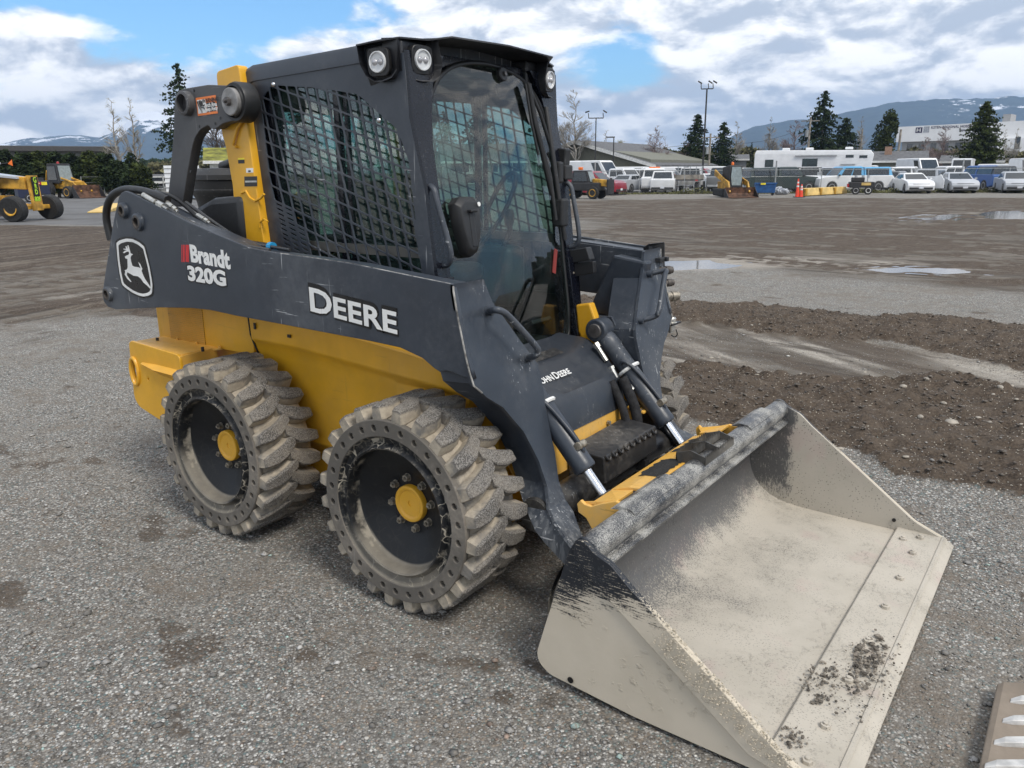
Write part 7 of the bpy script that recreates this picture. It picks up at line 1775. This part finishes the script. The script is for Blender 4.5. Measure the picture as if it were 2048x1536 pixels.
t = MB(); t.loft([[(-.62, .0, .18), (.62, .0, .18), (.62, .8, .18), (-.62, .8, .18)], [(-.70, -.06, .82), (.70, -.06, .82), (.70, .9, .82), (-.70, .9, .82)]]); t.build('body', M['binblue'], r); t = MB(); t.bx(-.74, .74, -.10, -.02, .78, .86); t.build('rim', M['binblue'], r); t = MB(); t.bx(-.35, -.02, -.12, -.101, .72, .84); t.build('yellow_sign', M['yellow_decal'], r)
for xx in (-.5, .5): t = MB(); t.cyl((xx, .1, .09), (xx, .2, .09), .09, n=12); t.build('caster', M['trim'], r)
for i, (px, sz, lb) in enumerate(((1558, .42, 'crumpled grey plastic bag against the blue bin'), (1568, .36, 'smaller grey plastic bag right of the crumpled one'))):
    x, y = at_g(px, 389); bm = bmesh.new(); bmesh.ops.create_icosphere(bm, subdivisions=4, radius=1)
    for v in bm.verts: k = 1+(float(fbm(np.array([v.co.x*2.5+i*9]), np.array([v.co.y*2.5+v.co.z*3]), 4, 7)[0])-.5)*.7; v.co = Vector((v.co.x*sz*k, v.co.y*sz*k, max(0, (v.co.z*.6+.55)*sz*k)))
    me = bpy.data.meshes.new('plastic_bag'); bm.to_mesh(me); bm.free(); o = link('plastic_bag', me, M['bag']); o.location = (x, y, 0); tag(o, lb, 'bag')
x, y = at_g(1594, 394.5); r = empty('traffic_delineator', (x, y, 0), 0, 'tall orange traffic cone with white bands at the end of the yellow barrier', 'traffic cone')
for k, (xx, yy, hh_) in enumerate(((0, 0, 1.15), (.22, .08, .8))):
    if k: r = empty('traffic_cone', (x+xx, y+yy, 0), 0, 'shorter orange cone tucked against the tall one', 'traffic cone'); xx = yy = 0
    t = MB(); t.lathe([(0, .17), (.04, .17), (.05, .12), (hh_*.95, .045), (hh_, .03), (hh_, 0)], (0, 0, 0), (0, 0, 1), 20); t.build('body', M['cone'], r, smooth=40)
    t = MB(); t.box((0, 0, .02), (.4, .4, .04)); t.build('base', M['trim'], r)
    for z in (.55, .75): t = MB(); t.lathe([(z*hh_, .135-.095*z), (z*hh_+.10, .135-.095*(z+.1))], (0, 0, 0), (0, 0, 1), 20); t.build('reflective_band', M['reflect'], r)
b0_, b1_ = np.array(at_g(1602, 393)), np.array(at_g(1687, 388)); bd = (b1_-b0_)/3
for k in range(3):
    c = b0_+bd*(k+.5); r = empty('concrete_barrier', (c[0], c[1], 0), math.atan2(bd[1], bd[0]), ['first yellow concrete barrier, next to the cone', 'middle one of the three yellow concrete barriers', 'last yellow concrete barrier, nearest the generator trailer'][k], 'barrier', 'yellow concrete barriers')
    Lb = np.linalg.norm(bd)*.96; t = MB(); t.loft([[(xx, -.28, .04), (xx, .28, .04), (xx, .26, .2), (xx, .16, .52), (xx, -.16, .52), (xx, -.26, .2)] for xx in (-Lb/2, Lb/2)]); t.build('body', M['barrier'], r, bev=.03)
    t = MB(); t.bx(-Lb/2, -Lb/2+.25, -.285, .285, .05, .50); t.build('painted_end', M['catyellow'], r); t = MB(); t.bx(-.3, .3, -.3, .3, .0, .045); t.build('fork_slot', M['trim'], r)
x, y = at_g(1724, 389); r = empty('generator_trailer', (x, y, 0), TOCAM(x, y)+math.pi/2+R_(8), 'black towable generator trailer with a small orange plate', 'generator')
t = MB(); t.bx(-.85, .75, 0, 1.0, .45, .85); t.build('tank', M['trim'], r, bev=.05); t = MB(); t.bx(-.7, .1, .1, .9, .85, 1.15); t.build('engine_box', M['trim'], r, bev=.05)
for xx in (-.45, .0, .35): t = MB(); t.cyl((xx, .3, 1.1), (xx, .3, 1.30), .10, n=12); t.build('filter_can', M['car_silver'], r, smooth=40)
wheel_far(r, .35, -.1, .27, .27, .18, 'reflect'); wheel_far(r, -.45, -.1, .27, .27, .18)
t = MB(); t.bx(-.1, .5, -.03, -.002, .62, .80); t.build('orange_plate', M['barrier'], r); t = MB(); t.bx(-1.0, -.87, .1, .35, .5, .72); t.build('tail_light', M['tail'], r); t = MB(); t.tube([(.75, .5, .45), (1.6, .5, .42)], .05, 6); t.build('drawbar', M['trim'], r)

# ---------------------------------------------------------------- left side machines
def backhoe():
    x, y = at_g(137, 396); r = empty('backhoe_loader', (x, y, 0), TOCAM(x, y)+R_(38), 'yellow backhoe loader with a dark cab and a wide front bucket', 'backhoe')
    t = MB(); t.loft([[(-1.3, -.45, .7), (-1.3, .45, .7), (-1.3, .45, 1.3), (-1.3, -.45, 1.3)], [(1.5, -.4, .7), (1.5, .4, .7), (1.5, .4, 1.25), (1.5, -.4, 1.25)]]); t.build('body', M['catyellow'], r, bev=.05)
    t = MB(); t.loft([[(-1.2, -.7, 1.1), (.1, -.7, 1.1), (.1, .7, 1.1), (-1.2, .7, 1.1)], [(-1.1, -.62, 2.55), (-.1, -.62, 2.55), (-.1, .62, 2.55), (-1.1, .62, 2.55)]]); t.build('cab', M['trim'], r, bev=.05)
    t = MB(); t.prism([(.11, -.55, 1.3), (.11, .55, 1.3), (-.06, .5, 2.4), (-.06, -.5, 2.4)], (.03, 0, 0)); t.build('windshield', M['side_glassish'], r)
    for s in (-1, 1): t = MB(); t.prism([(-1.05, s*.69, 1.35), (-.05, s*.69, 1.35), (-.17, s*.64, 2.35), (-1.0, s*.64, 2.35)], (0, s*.025, 0)); t.build('side_window', M['win'], r)
    for xx, rr in ((-1.0, .62), (1.2, .45)):
        for s in (-1, 1): wheel_far(r, xx, s*.85, rr, rr, .4, 'catyellow')
    for s in (-1, 1): t = MB(); t.tube([(.0, s*.45, 1.5), (1.3, s*.45, 1.15), (2.1, s*.45, .5)], .08, 6); t.build('loader_arm', M['catyellow'], r)
    t = MB(); t.loft([[(2.05, y_, .95), (2.1, y_, .98), (2.05, y_, .5), (2.15, y_, .1), (2.7, y_, .06), (2.7, y_, .02), (2.1, y_, .04), (1.98, y_, .5)] for y_ in (-1.15, 1.15)]); b = t.build('bucket', M['rust'], r)
    for s in (-1, 1): t = MB(); t.prism([(2.08, s*1.15, .97), (2.7, s*1.15, .03), (2.1, s*1.15, .04), (1.98, s*1.15, .5)], (0, s*.04, 0)); t.build('side_plate', M['trim'], b)
    t = MB(); t.lathe([(0, .1), (.12, .09), (.15, 0)], (-.6, 0, 2.56), (0, 0, 1), 12); t.build('beacon', M['tail'], r)
    t = MB(); t.tube([(-1.3, 0, 1.0), (-1.9, 0, 2.0), (-2.2, 0, 1.0)], .12, 6); t.build('digging_arm', M['catyellow'], r)
backhoe()
x, y = at_g(85, 404); r = empty('equipment_trailer', (x, y, 0), TOCAM(x, y)+math.pi/2+R_(8), 'dark navy boxy trailer with a red and yellow sign strip', 'trailer')
t = MB(); t.bx(-1.3, .55, 0, 1.6, .25, 1.35); t.build('body', M['navy'], r, bev=.02); t = MB(); t.bx(-.6, .1, -.03, -.002, 1.1, 1.28); t.build('sign_strip', M['tail'], r); t = MB(); t.bx(.1, .42, -.034, -.006, 1.08, 1.28); t.build('sign_patch', M['yellow_decal'], r); t = MB(); t.bx(-.5, .0, -.036, -.031, 1.17, 1.21); t.build('sign_line', M['reflect'], r)
t = MB(); t.bx(-1.1, .3, .2, 1.2, 1.36, 1.55); t.build('load_rack', M['trim'], r)
for xx in (-.7, .1): wheel_far(r, xx, .0, .27, .27, .2)
def grader():
    # axle line: far wheel ground point at (103, 438), near wheel at (30, 444)
    pa, pb = G(104, 438), G(32, 444); ax = (pa-pb)[:2]; cx, cy = ((pa+pb)/2)[:2]; wdt = np.linalg.norm(ax)
    ang = math.atan2(ax[1], ax[0])-math.pi/2    # machine's own x axis, pointing forward
    r = empty('motor_grader', (cx, cy, 0), ang, 'yellow motor grader with a tall narrow nose post and an orange flag', 'motor grader')
    fw = 1 if (Matrix.Rotation(ang, 2) @ Vector((1, 0))).dot(Vector((CAM[0]-cx, CAM[1]-cy))) > 0 else -1
    hw = wdt/2; rad = .47
    for s in (-1, 1):
        t = MB(); t.lathe([(-.19, rad*.55), (-.19, rad*.9), (-.15, rad), (.15, rad), (.19, rad*.9), (.19, rad*.55)], (0, s*hw, rad), (0, 1, .12), 30, caps=True); w = t.build('wheel', M['tyre_far'], r, smooth=40)
        t = MB(); t.lathe([(.195, rad*.56), (.2, rad*.5), (.1, rad*.3), (.1, 0)], (0, s*hw, rad), (0, -1 if fw > 0 and s < 0 else s, .1), 24); t.build('rim', M['catyellow'], w, smooth=40)
    t = MB(); t.box((0, 0, .5), (.3, wdt-.3, .16)); t.build('front_axle', M['catyellow'], r, bev=.03)
    t = MB(); t.box((fw*.20, 0, 1.02), (.10, .52, 1.30), Matrix.Rotation(-.06, 3, 'Y')); nose = t.build('nose_post', M['catyellow'], r, bev=.02)
    # unit lettering down the nose
    U = Vector((0, fw, 0)); V = Vector((0, 0, 1))
    t = MB(); t.box((fw*.262, -.0, 1.10), (.012, .34, 1.05)); t.build('letter_panel', M['black_decal'], nose)
    for s_, z, sz in (('G', 1.50, .22), ('R', 1.27, .19), ('D', 1.06, .19), ('808', .80, .18)):
        me = text_mesh(s_, sz*1.3, frame((fw*.275, 0, z), U, V), .004, .008, .85); link('unit_lettering', me, M['lime'], nose)
    t = MB(); t.loft([[(0, -.2, 1.15), (0, .2, 1.15), (0, .2, 1.62), (0, -.2, 1.62)], [(-fw*2.2, -.2, 1.25), (-fw*2.2, .2, 1.25), (-fw*2.2, .2, 1.75), (-fw*2.2, -.2, 1.75)], [(-fw*4.2, -.16, 1.0), (-fw*4.2, .16, 1.0), (-fw*4.2, .16, 1.3), (-fw*4.2, -.16, 1.3)]]); t.build('main_beam', M['catyellow'], r, bev=.03)
    t = MB(); t.box((-fw*1.6, 0, .85), (1.1, .9, .18)); t.tube([(0, 0, .55), (-fw*1.6, .35, .7)], .07, 6); t.tube([(0, 0, .55), (-fw*1.6, -.35, .7)], .07, 6); t.build('circle_drawbar', M['catyellow'], r, bev=.02)
    t = MB(); c = Vector((-fw*1.5, 0, .42)); d = Matrix.Rotation(.35*fw, 3, 'Z'); pts_ = [(.0, .30), (-.08, .12), (-.04, -.12), (.06, -.28)]
    t.loft([[c+d @ Vector((a*fw, yy, b)) for a, b in pts_]+[c+d @ Vector((a*fw-.03*fw, yy, b)) for a, b in pts_[::-1]] for yy in (-1.5, 1.5)]); t.build('blade', M['rust'], r)
    t = MB(); t.loft([[(-fw*1.5, -.55, 1.3), (-fw*2.8, -.55, 1.3), (-fw*2.8, .55, 1.3), (-fw*1.5, .55, 1.3)], [(-fw*1.62, -.5, 2.1), (-fw*2.7, -.5, 2.1), (-fw*2.7, .5, 2.1), (-fw*1.62, .5, 2.1)]]); t.build('cab', M['trim'], r, bev=.04)
    t = MB(); t.prism([(-fw*1.51, -.45, 1.4), (-fw*1.51, .45, 1.4), (-fw*1.62, .42, 2.03), (-fw*1.62, -.42, 2.03)], (fw*.03, 0, 0)); t.build('windshield', M['win'], r)
    t = MB(); t.box((-fw*2.15, 0, 2.14), (1.3, 1.2, .10)); t.build('cab_roof', M['car_silver'], r, bev=.03)
    t = MB(); t.loft([[(-fw*.2, -.3, 1.55), (-fw*.2, .3, 1.55), (-fw*.2, .3, 1.62), (-fw*.2, -.3, 1.62)], [(-fw*2.2, -.45, 1.75), (-fw*2.2, .45, 1.75), (-fw*2.2, .45, 1.85), (-fw*2.2, -.45, 1.85)]]); t.build('front_frame_cover', M['car_silver'], r)
    t = MB()
    for yy in (-.35, .35): t.tube([(-fw*.9, yy, 1.6), (-fw*1.5, yy, .9)], .05, 6)
    t.build('lift_rams', M['trim'], r)
    t = MB(); t.loft([[(-fw*4.0, -.6, .8), (-fw*4.0, .6, .8), (-fw*4.0, .6, 1.6), (-fw*4.0, -.6, 1.6)], [(-fw*6.2, -.6, .8), (-fw*6.2, .6, .8), (-fw*6.2, .6, 1.6), (-fw*6.2, -.6, 1.6)]]); t.build('engine_housing', M['catyellow'], r, bev=.05)
    for xx in (-fw*4.4, -fw*5.8):
        for s in (-1, 1): wheel_far(r, xx, s*1.0, .5, .5, .35, 'catyellow')
    t = MB(); t.cyl((-fw*1.6, fw*.5, 2.1), (-fw*1.4, fw*.85, 2.16), .015, n=6); t.build('flag_staff', M['trim'], r)
    t = MB(); t.prism([(-fw*1.4, fw*.82, 2.12), (-fw*1.4, fw*1.06, 2.28), (-fw*1.4, fw*1.06, 2.04)], (fw*.01, 0, 0)); t.build('flag', M['orange'], r)
M['lime'] = simple('lime_lettering', (.45, .72, .03), .5)
grader()
for i, (x0_, y0_, x1_, y1_, lb) in enumerate(((194, 422, 236, 412, 'orange timber board lying on the asphalt at the left'),)):
    a, b = np.array(at_g(x0_, y0_+4)), np.array(at_g(x1_, y1_+6)); t = MB(); c = (a+b)/2; d = b-a; t.loft([[(-np.linalg.norm(d)/2, -.4, 0), (-np.linalg.norm(d)/2, .4, 0), (-np.linalg.norm(d)/2, .4, .06), (-np.linalg.norm(d)/2, -.4, .06)], [(np.linalg.norm(d)/2, -.4, 0), (np.linalg.norm(d)/2, .4, 0), (np.linalg.norm(d)/2, .4, .30), (np.linalg.norm(d)/2, -.4, .30)]])
    o = t.build('loading_ramp', M['barrier'], bev=.02); o.location = (c[0], c[1], 0); o.rotation_euler = (0, 0, math.atan2(d[1], d[0])); tag(o, 'low orange loading ramp on the asphalt behind the loader', 'ramp')
# toothed attachment at the lower right corner
a, b, c = [np.array(G(*q)) for q in ((1990, 1392), (1945, 1600), (2180, 1400))]
r = empty('toothed_bucket', (a[0], a[1], 0), 0, 'mud covered edge of another bucket with pale steel teeth in the corner', 'bucket')
o_ = Vector(a); U = (Vector(c)-o_).normalized(); Vv = (Vector(b)-o_).normalized(); Z = Vector((0, 0, 1))
M['dusty_plate'] = painted('dusty_plate', (.20, .165, .13), .9, dust=(.27, .225, .18), dust_amt=.9, scratch=.1); M['tooth'] = simple('tooth_steel', (.58, .57, .55), .45, .3, var=.15, scale=20)
def loc(p): return p-Vector((a[0], a[1], 0))
t = MB(); t.loft([[loc(o_+Vv*s_+U*u_+Z*z_) for u_, z_ in ((0, .0), (0, .045), (.02, .055), (.9, .055), (.9, 0))] for s_ in (0, 1.0)]); t.build('edge_plate', M['dusty_plate'], r, bev=.004)
for k in range(4):
    s_ = .115+k*.115; c_ = o_+Vv*s_+U*(.050-.012*k)
    t = MB(); t.loft([[loc(c_+U*u_+Vv*v_+Z*z_) for v_, z_ in ((-w_, .054), (w_, .054), (w_*.75, .054+h_), (-w_*.75, .054+h_))] for u_, w_, h_ in ((0, .012, .004), (.03, .020, .014), (.30, .026, .03), (.6, .030, .04))]); t.build('tooth', M['tooth'], r, bev=.003)

# ---------------------------------------------------------------- vegetation
M['conifer'] = simple('conifer_needles', (.040, .060, .024), .9, var=.5, scale=1.5, spec=.2); M['cedar'] = simple('cedar_foliage', (.066, .085, .026), .9, var=.5, scale=2, spec=.2); M['bark'] = simple('bark', (.11, .09, .075), .95, var=.3, scale=6); M['pale_bark'] = simple('pale_bark', (.30, .28, .25), .9, var=.25, scale=3); M['twig_red'] = simple('reddish_twigs', (.20, .15, .14), .9, var=.3); M['bud'] = simple('yellow_buds', (.34, .31, .11), .9, var=.3, scale=1); M['shrubs'] = simple('dull_shrub', (.14, .13, .062), .95, var=.5, scale=.4)
M['weed'] = simple('dry_weeds', (.15, .15, .06), .95, var=.5, scale=1)
def leaf_mass(pts, size, name, mat, par):
    """pts (n,3): one small randomly turned leaf clump (two crossed triangles) per point"""
    n = len(pts); a = rng.uniform(0, 2*np.pi, n); b = rng.uniform(-.9, .5, n); s = size*rng.uniform(.5, 1.3, n)
    d = np.stack([np.cos(a)*np.cos(b), np.sin(a)*np.cos(b), np.sin(b)], -1)*s[:, None]
    e_ = np.stack([-np.sin(a), np.cos(a), rng.uniform(-.4, .4, n)], -1)*s[:, None]*.42; f_ = np.cross(d, e_)/s[:, None]
    V = np.stack([pts-d*.4, pts+d*.6+e_, pts+d*.6-e_, pts-d*.3, pts+d*.5+f_, pts+d*.5-f_], 1).reshape(-1, 3)
    F = (np.arange(n)[:, None, None]*6+np.array([[0, 1, 2], [3, 4, 5]])[None]).reshape(-1, 3).astype(np.int32)
    m = bpy.data.meshes.new(name); m.vertices.add(len(V)); m.vertices.foreach_set('co', V.astype(np.float32).ravel()); m.loops.add(F.size); m.loops.foreach_set('vertex_index', F.ravel()); m.polygons.add(len(F)); m.polygons.foreach_set('loop_start', np.arange(0, F.size, 3, dtype=np.int32)); m.update()
    return link(name, m, mat, par)
def conifer(px, D, ytop, halfw_px, label, dens=1.0, ybase=None, droop=.25, name='conifer_tree', base_frac=.10, mat='conifer', leafk=1.0):
    x, y = at(px, D); H = zt(px, ytop, D); W = halfw_px*D/FPX*1.3; r = empty(name, (x, y, 0), 0, label, 'tree')
    t = MB(); t.tube([(0, 0, 0), (.1, 0, H*.5), (0, .05, H*.98)], [H*.022, H*.013, .01], 7); t.build('trunk', M['bark'], r)
    P_ = []; nb = int(260*dens); 
    for k in range(nb):
        h = base_frac+(1-base_frac)*((k+rng.random())/nb); a = rng.uniform(0, 2*np.pi); L_ = W*(.08+1.10*(1-h)**.72)*rng.uniform(.45, 1.3)*(1.0 if h > base_frac+.06 else .7)
        if rng.random() < .12: L_ *= 1.2
        m_ = max(5, int(30*L_/max(W, .1))); u = rng.random(m_)**.7
        P_.append(np.stack([np.cos(a)*L_*u, np.sin(a)*L_*u, H*h+L_*(.10-droop*u)*1.0+0*u], -1)+rng.normal(0, 1, (m_, 3))*np.array([.10, .10, .045])*L_*(.4+u)[:, None]*.55)
    pts = np.concatenate(P_); leaf_mass(pts, .08*W*leafk+.025*H*.25, 'crown', M[mat], r); return r
def round_crown(px, D, ytop, ybot, halfw_px, label, mat, n=2600, name='cedar_tree', trunk='bark', leaf=.30):
    x, y = at(px, D); Ht, Hb = zt(px, ytop, D), max(0, zt(px, ybot, D)); W = halfw_px*D/FPX; r = empty(name, (x, y, 0), 0, label, 'tree')
    t = MB(); t.tube([(0, 0, 0), (0, .05, Hb+(Ht-Hb)*.6)], [.14, .05], 7); t.build('trunk', M[trunk], r)
    # many overlapping tufts give an uneven outline
    nt_ = 26; c = []
    for k in range(nt_):
        h = (k+.5)/nt_; rad_ = W*(1-abs(h*1.15-.42)**1.7)*.72 if h < .9 else W*.30; a = rng.uniform(0, 6.28); c.append((rad_*math.cos(a)*rng.random()**.4, rad_*math.sin(a)*rng.random()**.4, Hb+(Ht-Hb)*h*.94, W*rng.uniform(.28, .48)))
    c = np.array(c); i = rng.integers(0, nt_, n); v = rng.normal(0, 1, (n, 3)); v /= np.linalg.norm(v, axis=1)[:, None]
    pts = c[i, :3]+v*c[i, 3:4]*np.array([1, 1, 1.15])*rng.uniform(.55, 1.05, (n, 1)); leaf_mass(pts, leaf, 'crown', M[mat], r); return r
def bare(px, D, ytop, halfw_px, label, mat='pale_bark', depth=5, name='bare_tree', seed=0, upright=.5, twig=1.0, buds=None):
    rs = np.random.default_rng(seed+100); x, y = at(px, D); H = zt(px, ytop, D); W = halfw_px*D/FPX; r = empty(name, (x, y, 0), 0, label, 'tree')
    tr, cr, tips = MB(), MB(), []
    def limb(p, d, L_, rad_, k):
        q = p+d*L_*.5+Vector(rs.normal(0, .05, 3))*L_; e_ = p+d*L_+Vector(rs.normal(0, .06, 3))*L_
        (tr if k < 1 else cr).tube([p, q, e_], [rad_, rad_*.8, rad_*.55], 5 if k < 2 else 3)
        if k >= depth: tips.append(tuple(e_)); return
        nb = 3
        for _ in range(nb+(1 if rs.random() < .5 else 0)):
            a = rs.uniform(0, 6.28); sp_ = rs.uniform(.35, .85); s_ = Vector((math.cos(a), math.sin(a), rs.uniform(-.1, upright)))*sp_*W/(H*.36)
            nd = (d*.8+s_).normalized(); limb(p.lerp(e_, rs.uniform(.45, 1)), nd, L_*rs.uniform(.55, .8), max(rad_*.55, .009*D/90*twig), k+1)
    hh_ = H*.30; limb(Vector((0, 0, 0)), Vector((0, 0, 1)), hh_, max(.06, H*.016), 0)
    p = Vector((0, 0, hh_)); 
    for k in range(9):     # leader with side limbs
        z = hh_+(H-hh_)*k/9; e_ = Vector((rs.normal(0, .05)*W, rs.normal(0, .05)*W, z+(H-hh_)/9)); tr.tube([p, e_], [H*.014*(1-k/10), H*.014*(1-(k+1)/10)+.008], 5); 
        for _ in range(3):
            a = rs.uniform(0, 6.28); f_ = 1-k/11; limb(p.lerp(e_, rs.random()), Vector((math.cos(a), math.sin(a), rs.uniform(.3, .9))).normalized(), W*.68*f_*rs.uniform(.6, 1), H*.006*f_+.012, max(2, depth-3))
        p = e_
    tr.build('trunk', M[mat], r); cr.build('crown', M[mat], r)
    if buds: tp = np.array(tips); tp = np.repeat(tp, 3, 0)+rs.normal(0, W*.07, (len(tp)*3, 3)); leaf_mass(tp, W*.028, 'buds', M[buds], r)
    return r
conifer(376, 92, 134, 46, 'very tall conifer rising behind the grey lift linkage', .6, droop=.35, base_frac=.3, leafk=.9)
conifer(1390, 112, 231, 27, 'dense conifer behind the tallest lamp post', 1.5, droop=.1)
conifer(1443, 118, 246, 26, 'conifer just right of the pale utility pole', 1.2)
conifer(1636, 120, 186, 38, 'tallest dark spruce behind the travel trailer', 1.2, droop=.3)
conifer(1683, 122, 238, 34, 'broad green pine right of the tall spruce', 1.2)
conifer(1955, 90, 207, 34, 'big green cedar standing in front of the hospital', 1.9, mat='cedar', droop=.05)
conifer(1490, 150, 300, 12, 'small dark conifer above the compact loader', .6); conifer(1500, 140, 285, 10, 'narrow small conifer behind the travel trailer front', .6)
conifer(1745, 150, 250, 16, 'olive conifer half behind the round cedar', .9); conifer(265, 66, 305, 30, 'pointed small conifer at the end of the cedar hedge', 1.1)
conifer(610, 92, 200, 40, 'conifer seen through the side screen', .8); conifer(960, 110, 205, 40, 'conifer seen through the cab glass', .8); conifer(890, 110, 225, 30, 'smaller conifer seen through the cab glass', .6)
round_crown(1768, 118, 224, 312, 22, 'round topped green cedar left of the hospital', 'cedar', 3200)
for i, (px, yt, hw_) in enumerate(((-40, 304, 26), (12, 306, 24), (50, 310, 22), (80, 306, 22), (112, 309, 23), (146, 312, 21), (178, 309, 22), (214, 311, 20), (238, 330, 22), (280, 334, 18))):
    round_crown(px, 60+i*.6, yt, 378-(i > 3)*6, hw_*1.12, 'dark green cedar in the hedge, number of trees from the left edge' if False else ['hedge cedar cut by the left edge', 'hedge cedar above the grader cab', 'hedge cedar above the grader beam', 'hedge cedar behind the orange flag', 'hedge cedar left of the backhoe', 'hedge cedar behind the backhoe cab', 'hedge cedar above the backhoe bucket', 'separate hedge cedar right of the flat roof end', 'lower broad cedar near the end of the hedge', 'last low cedar beside the hedge end'][i], 'conifer' if i % 3 else 'cedar', 4200, leaf=.34)
bare(1150, 95, 191, 42, 'tall pale bare poplar beside the grey roofed hall', depth=6, seed=1)
bare(1310, 105, 266, 44, 'low spreading bare tree with reddish twigs', 'twig_red', 6, seed=2, upright=.7); bare(1372, 112, 286, 26, 'bare bush in front of the dense conifer', 'twig_red', 5, seed=3)
bare(240, 84, 205, 30, 'thin pale bare birch left of the snowy mountain', depth=4, seed=4, buds='bud'); bare(276, 82, 200, 24, 'second thin bare birch near the lift arm end', depth=4, seed=5, buds='bud')
bare(1535, 160, 240, 22, 'pale bare tree behind the travel trailer roof', depth=5, seed=6); bare(1585, 150, 242, 26, 'brownish bare tree left of the tall spruce', 'twig_red', 5, seed=7); bare(1470, 150, 246, 20, 'faint bare tree right of the second conifer', depth=5, seed=8)
bare(1712, 150, 236, 18, 'faint bare tree right of the broad pine', depth=4, seed=9); bare(1880, 110, 258, 30, 'bare shrub tree in front of the hospital lettering', 'twig_red', 5, seed=10); bare(1845, 105, 275, 22, 'low bare bush under the hospital sign', 'twig_red', 5, seed=11); bare(2000, 105, 262, 14, 'pollarded willow right of the big cedar', depth=4, seed=12, buds='bud'); bare(2022, 106, 260, 14, 'second pollarded willow at the right edge', depth=4, seed=13, buds='bud')
bare(1240, 125, 288, 36, 'yellowish budding willow behind the grey roof', depth=5, seed=14, buds='bud', upright=.6); bare(440, 80, 200, 50, 'bare tree seen under the lift linkage', 'bark', 6, seed=15); bare(1210, 120, 262, 18, 'faint bare tree above the grey roof', depth=4, seed=16)
def wood(px0, px1, D, ytop, n, mat, label, name='distant_wood', leaf=1.0, dy=10):
    px = rng.uniform(px0, px1, n); Dd = D*rng.uniform(.95, 1.08, n); P_ = np.zeros((n, 3)); f = fbm(px/26, px*0, 5, 55, .6)
    for i in range(n):
        x, y = at(px[i], Dd[i]); H = zt(px[i], ytop+(1-f[i]*1.6)*dy, Dd[i]); P_[i] = (x, y, max(.1, H*rng.random()**.55))
    o = leaf_mass(P_, leaf, name, M[mat], None); o['kind'] = 'stuff'; return o
wood(300, 620, 150, 322, 5000, 'shrubs', ''); wood(280, 640, 260, 316, 3500, 'conifer', '', leaf=1.6, dy=8); wood(1200, 1560, 165, 302, 7000, 'shrubs', '', dy=14); wood(1480, 2150, 150, 300, 8000, 'shrubs', '', dy=14); wood(500, 1240, 170, 300, 6000, 'shrubs', '', dy=12); wood(1200, 2150, 330, 300, 5000, 'conifer', '', leaf=2.0, dy=16); wood(-250, 300, 75, 362, 4500, 'shrubs', 'low brown brush under the hedge', 'brush', .35, 6)
# weeds along the fence
n = 9000; u = rng.uniform(-6, FL+8, n); v = rng.normal(0, .5, n); hgt = rng.random(n)**2*.32; hgt *= .3+1.4*sstep(.4, .7, fbm(u/3, u*0, 4, 5))
pts = np.stack([F0[0]+fd[0]*u-fd[1]*v, F0[1]+fd[1]*u+fd[0]*v, hgt], -1); o = leaf_mass(pts, .13, 'weeds', M['weed'], None); o['kind'] = 'stuff'
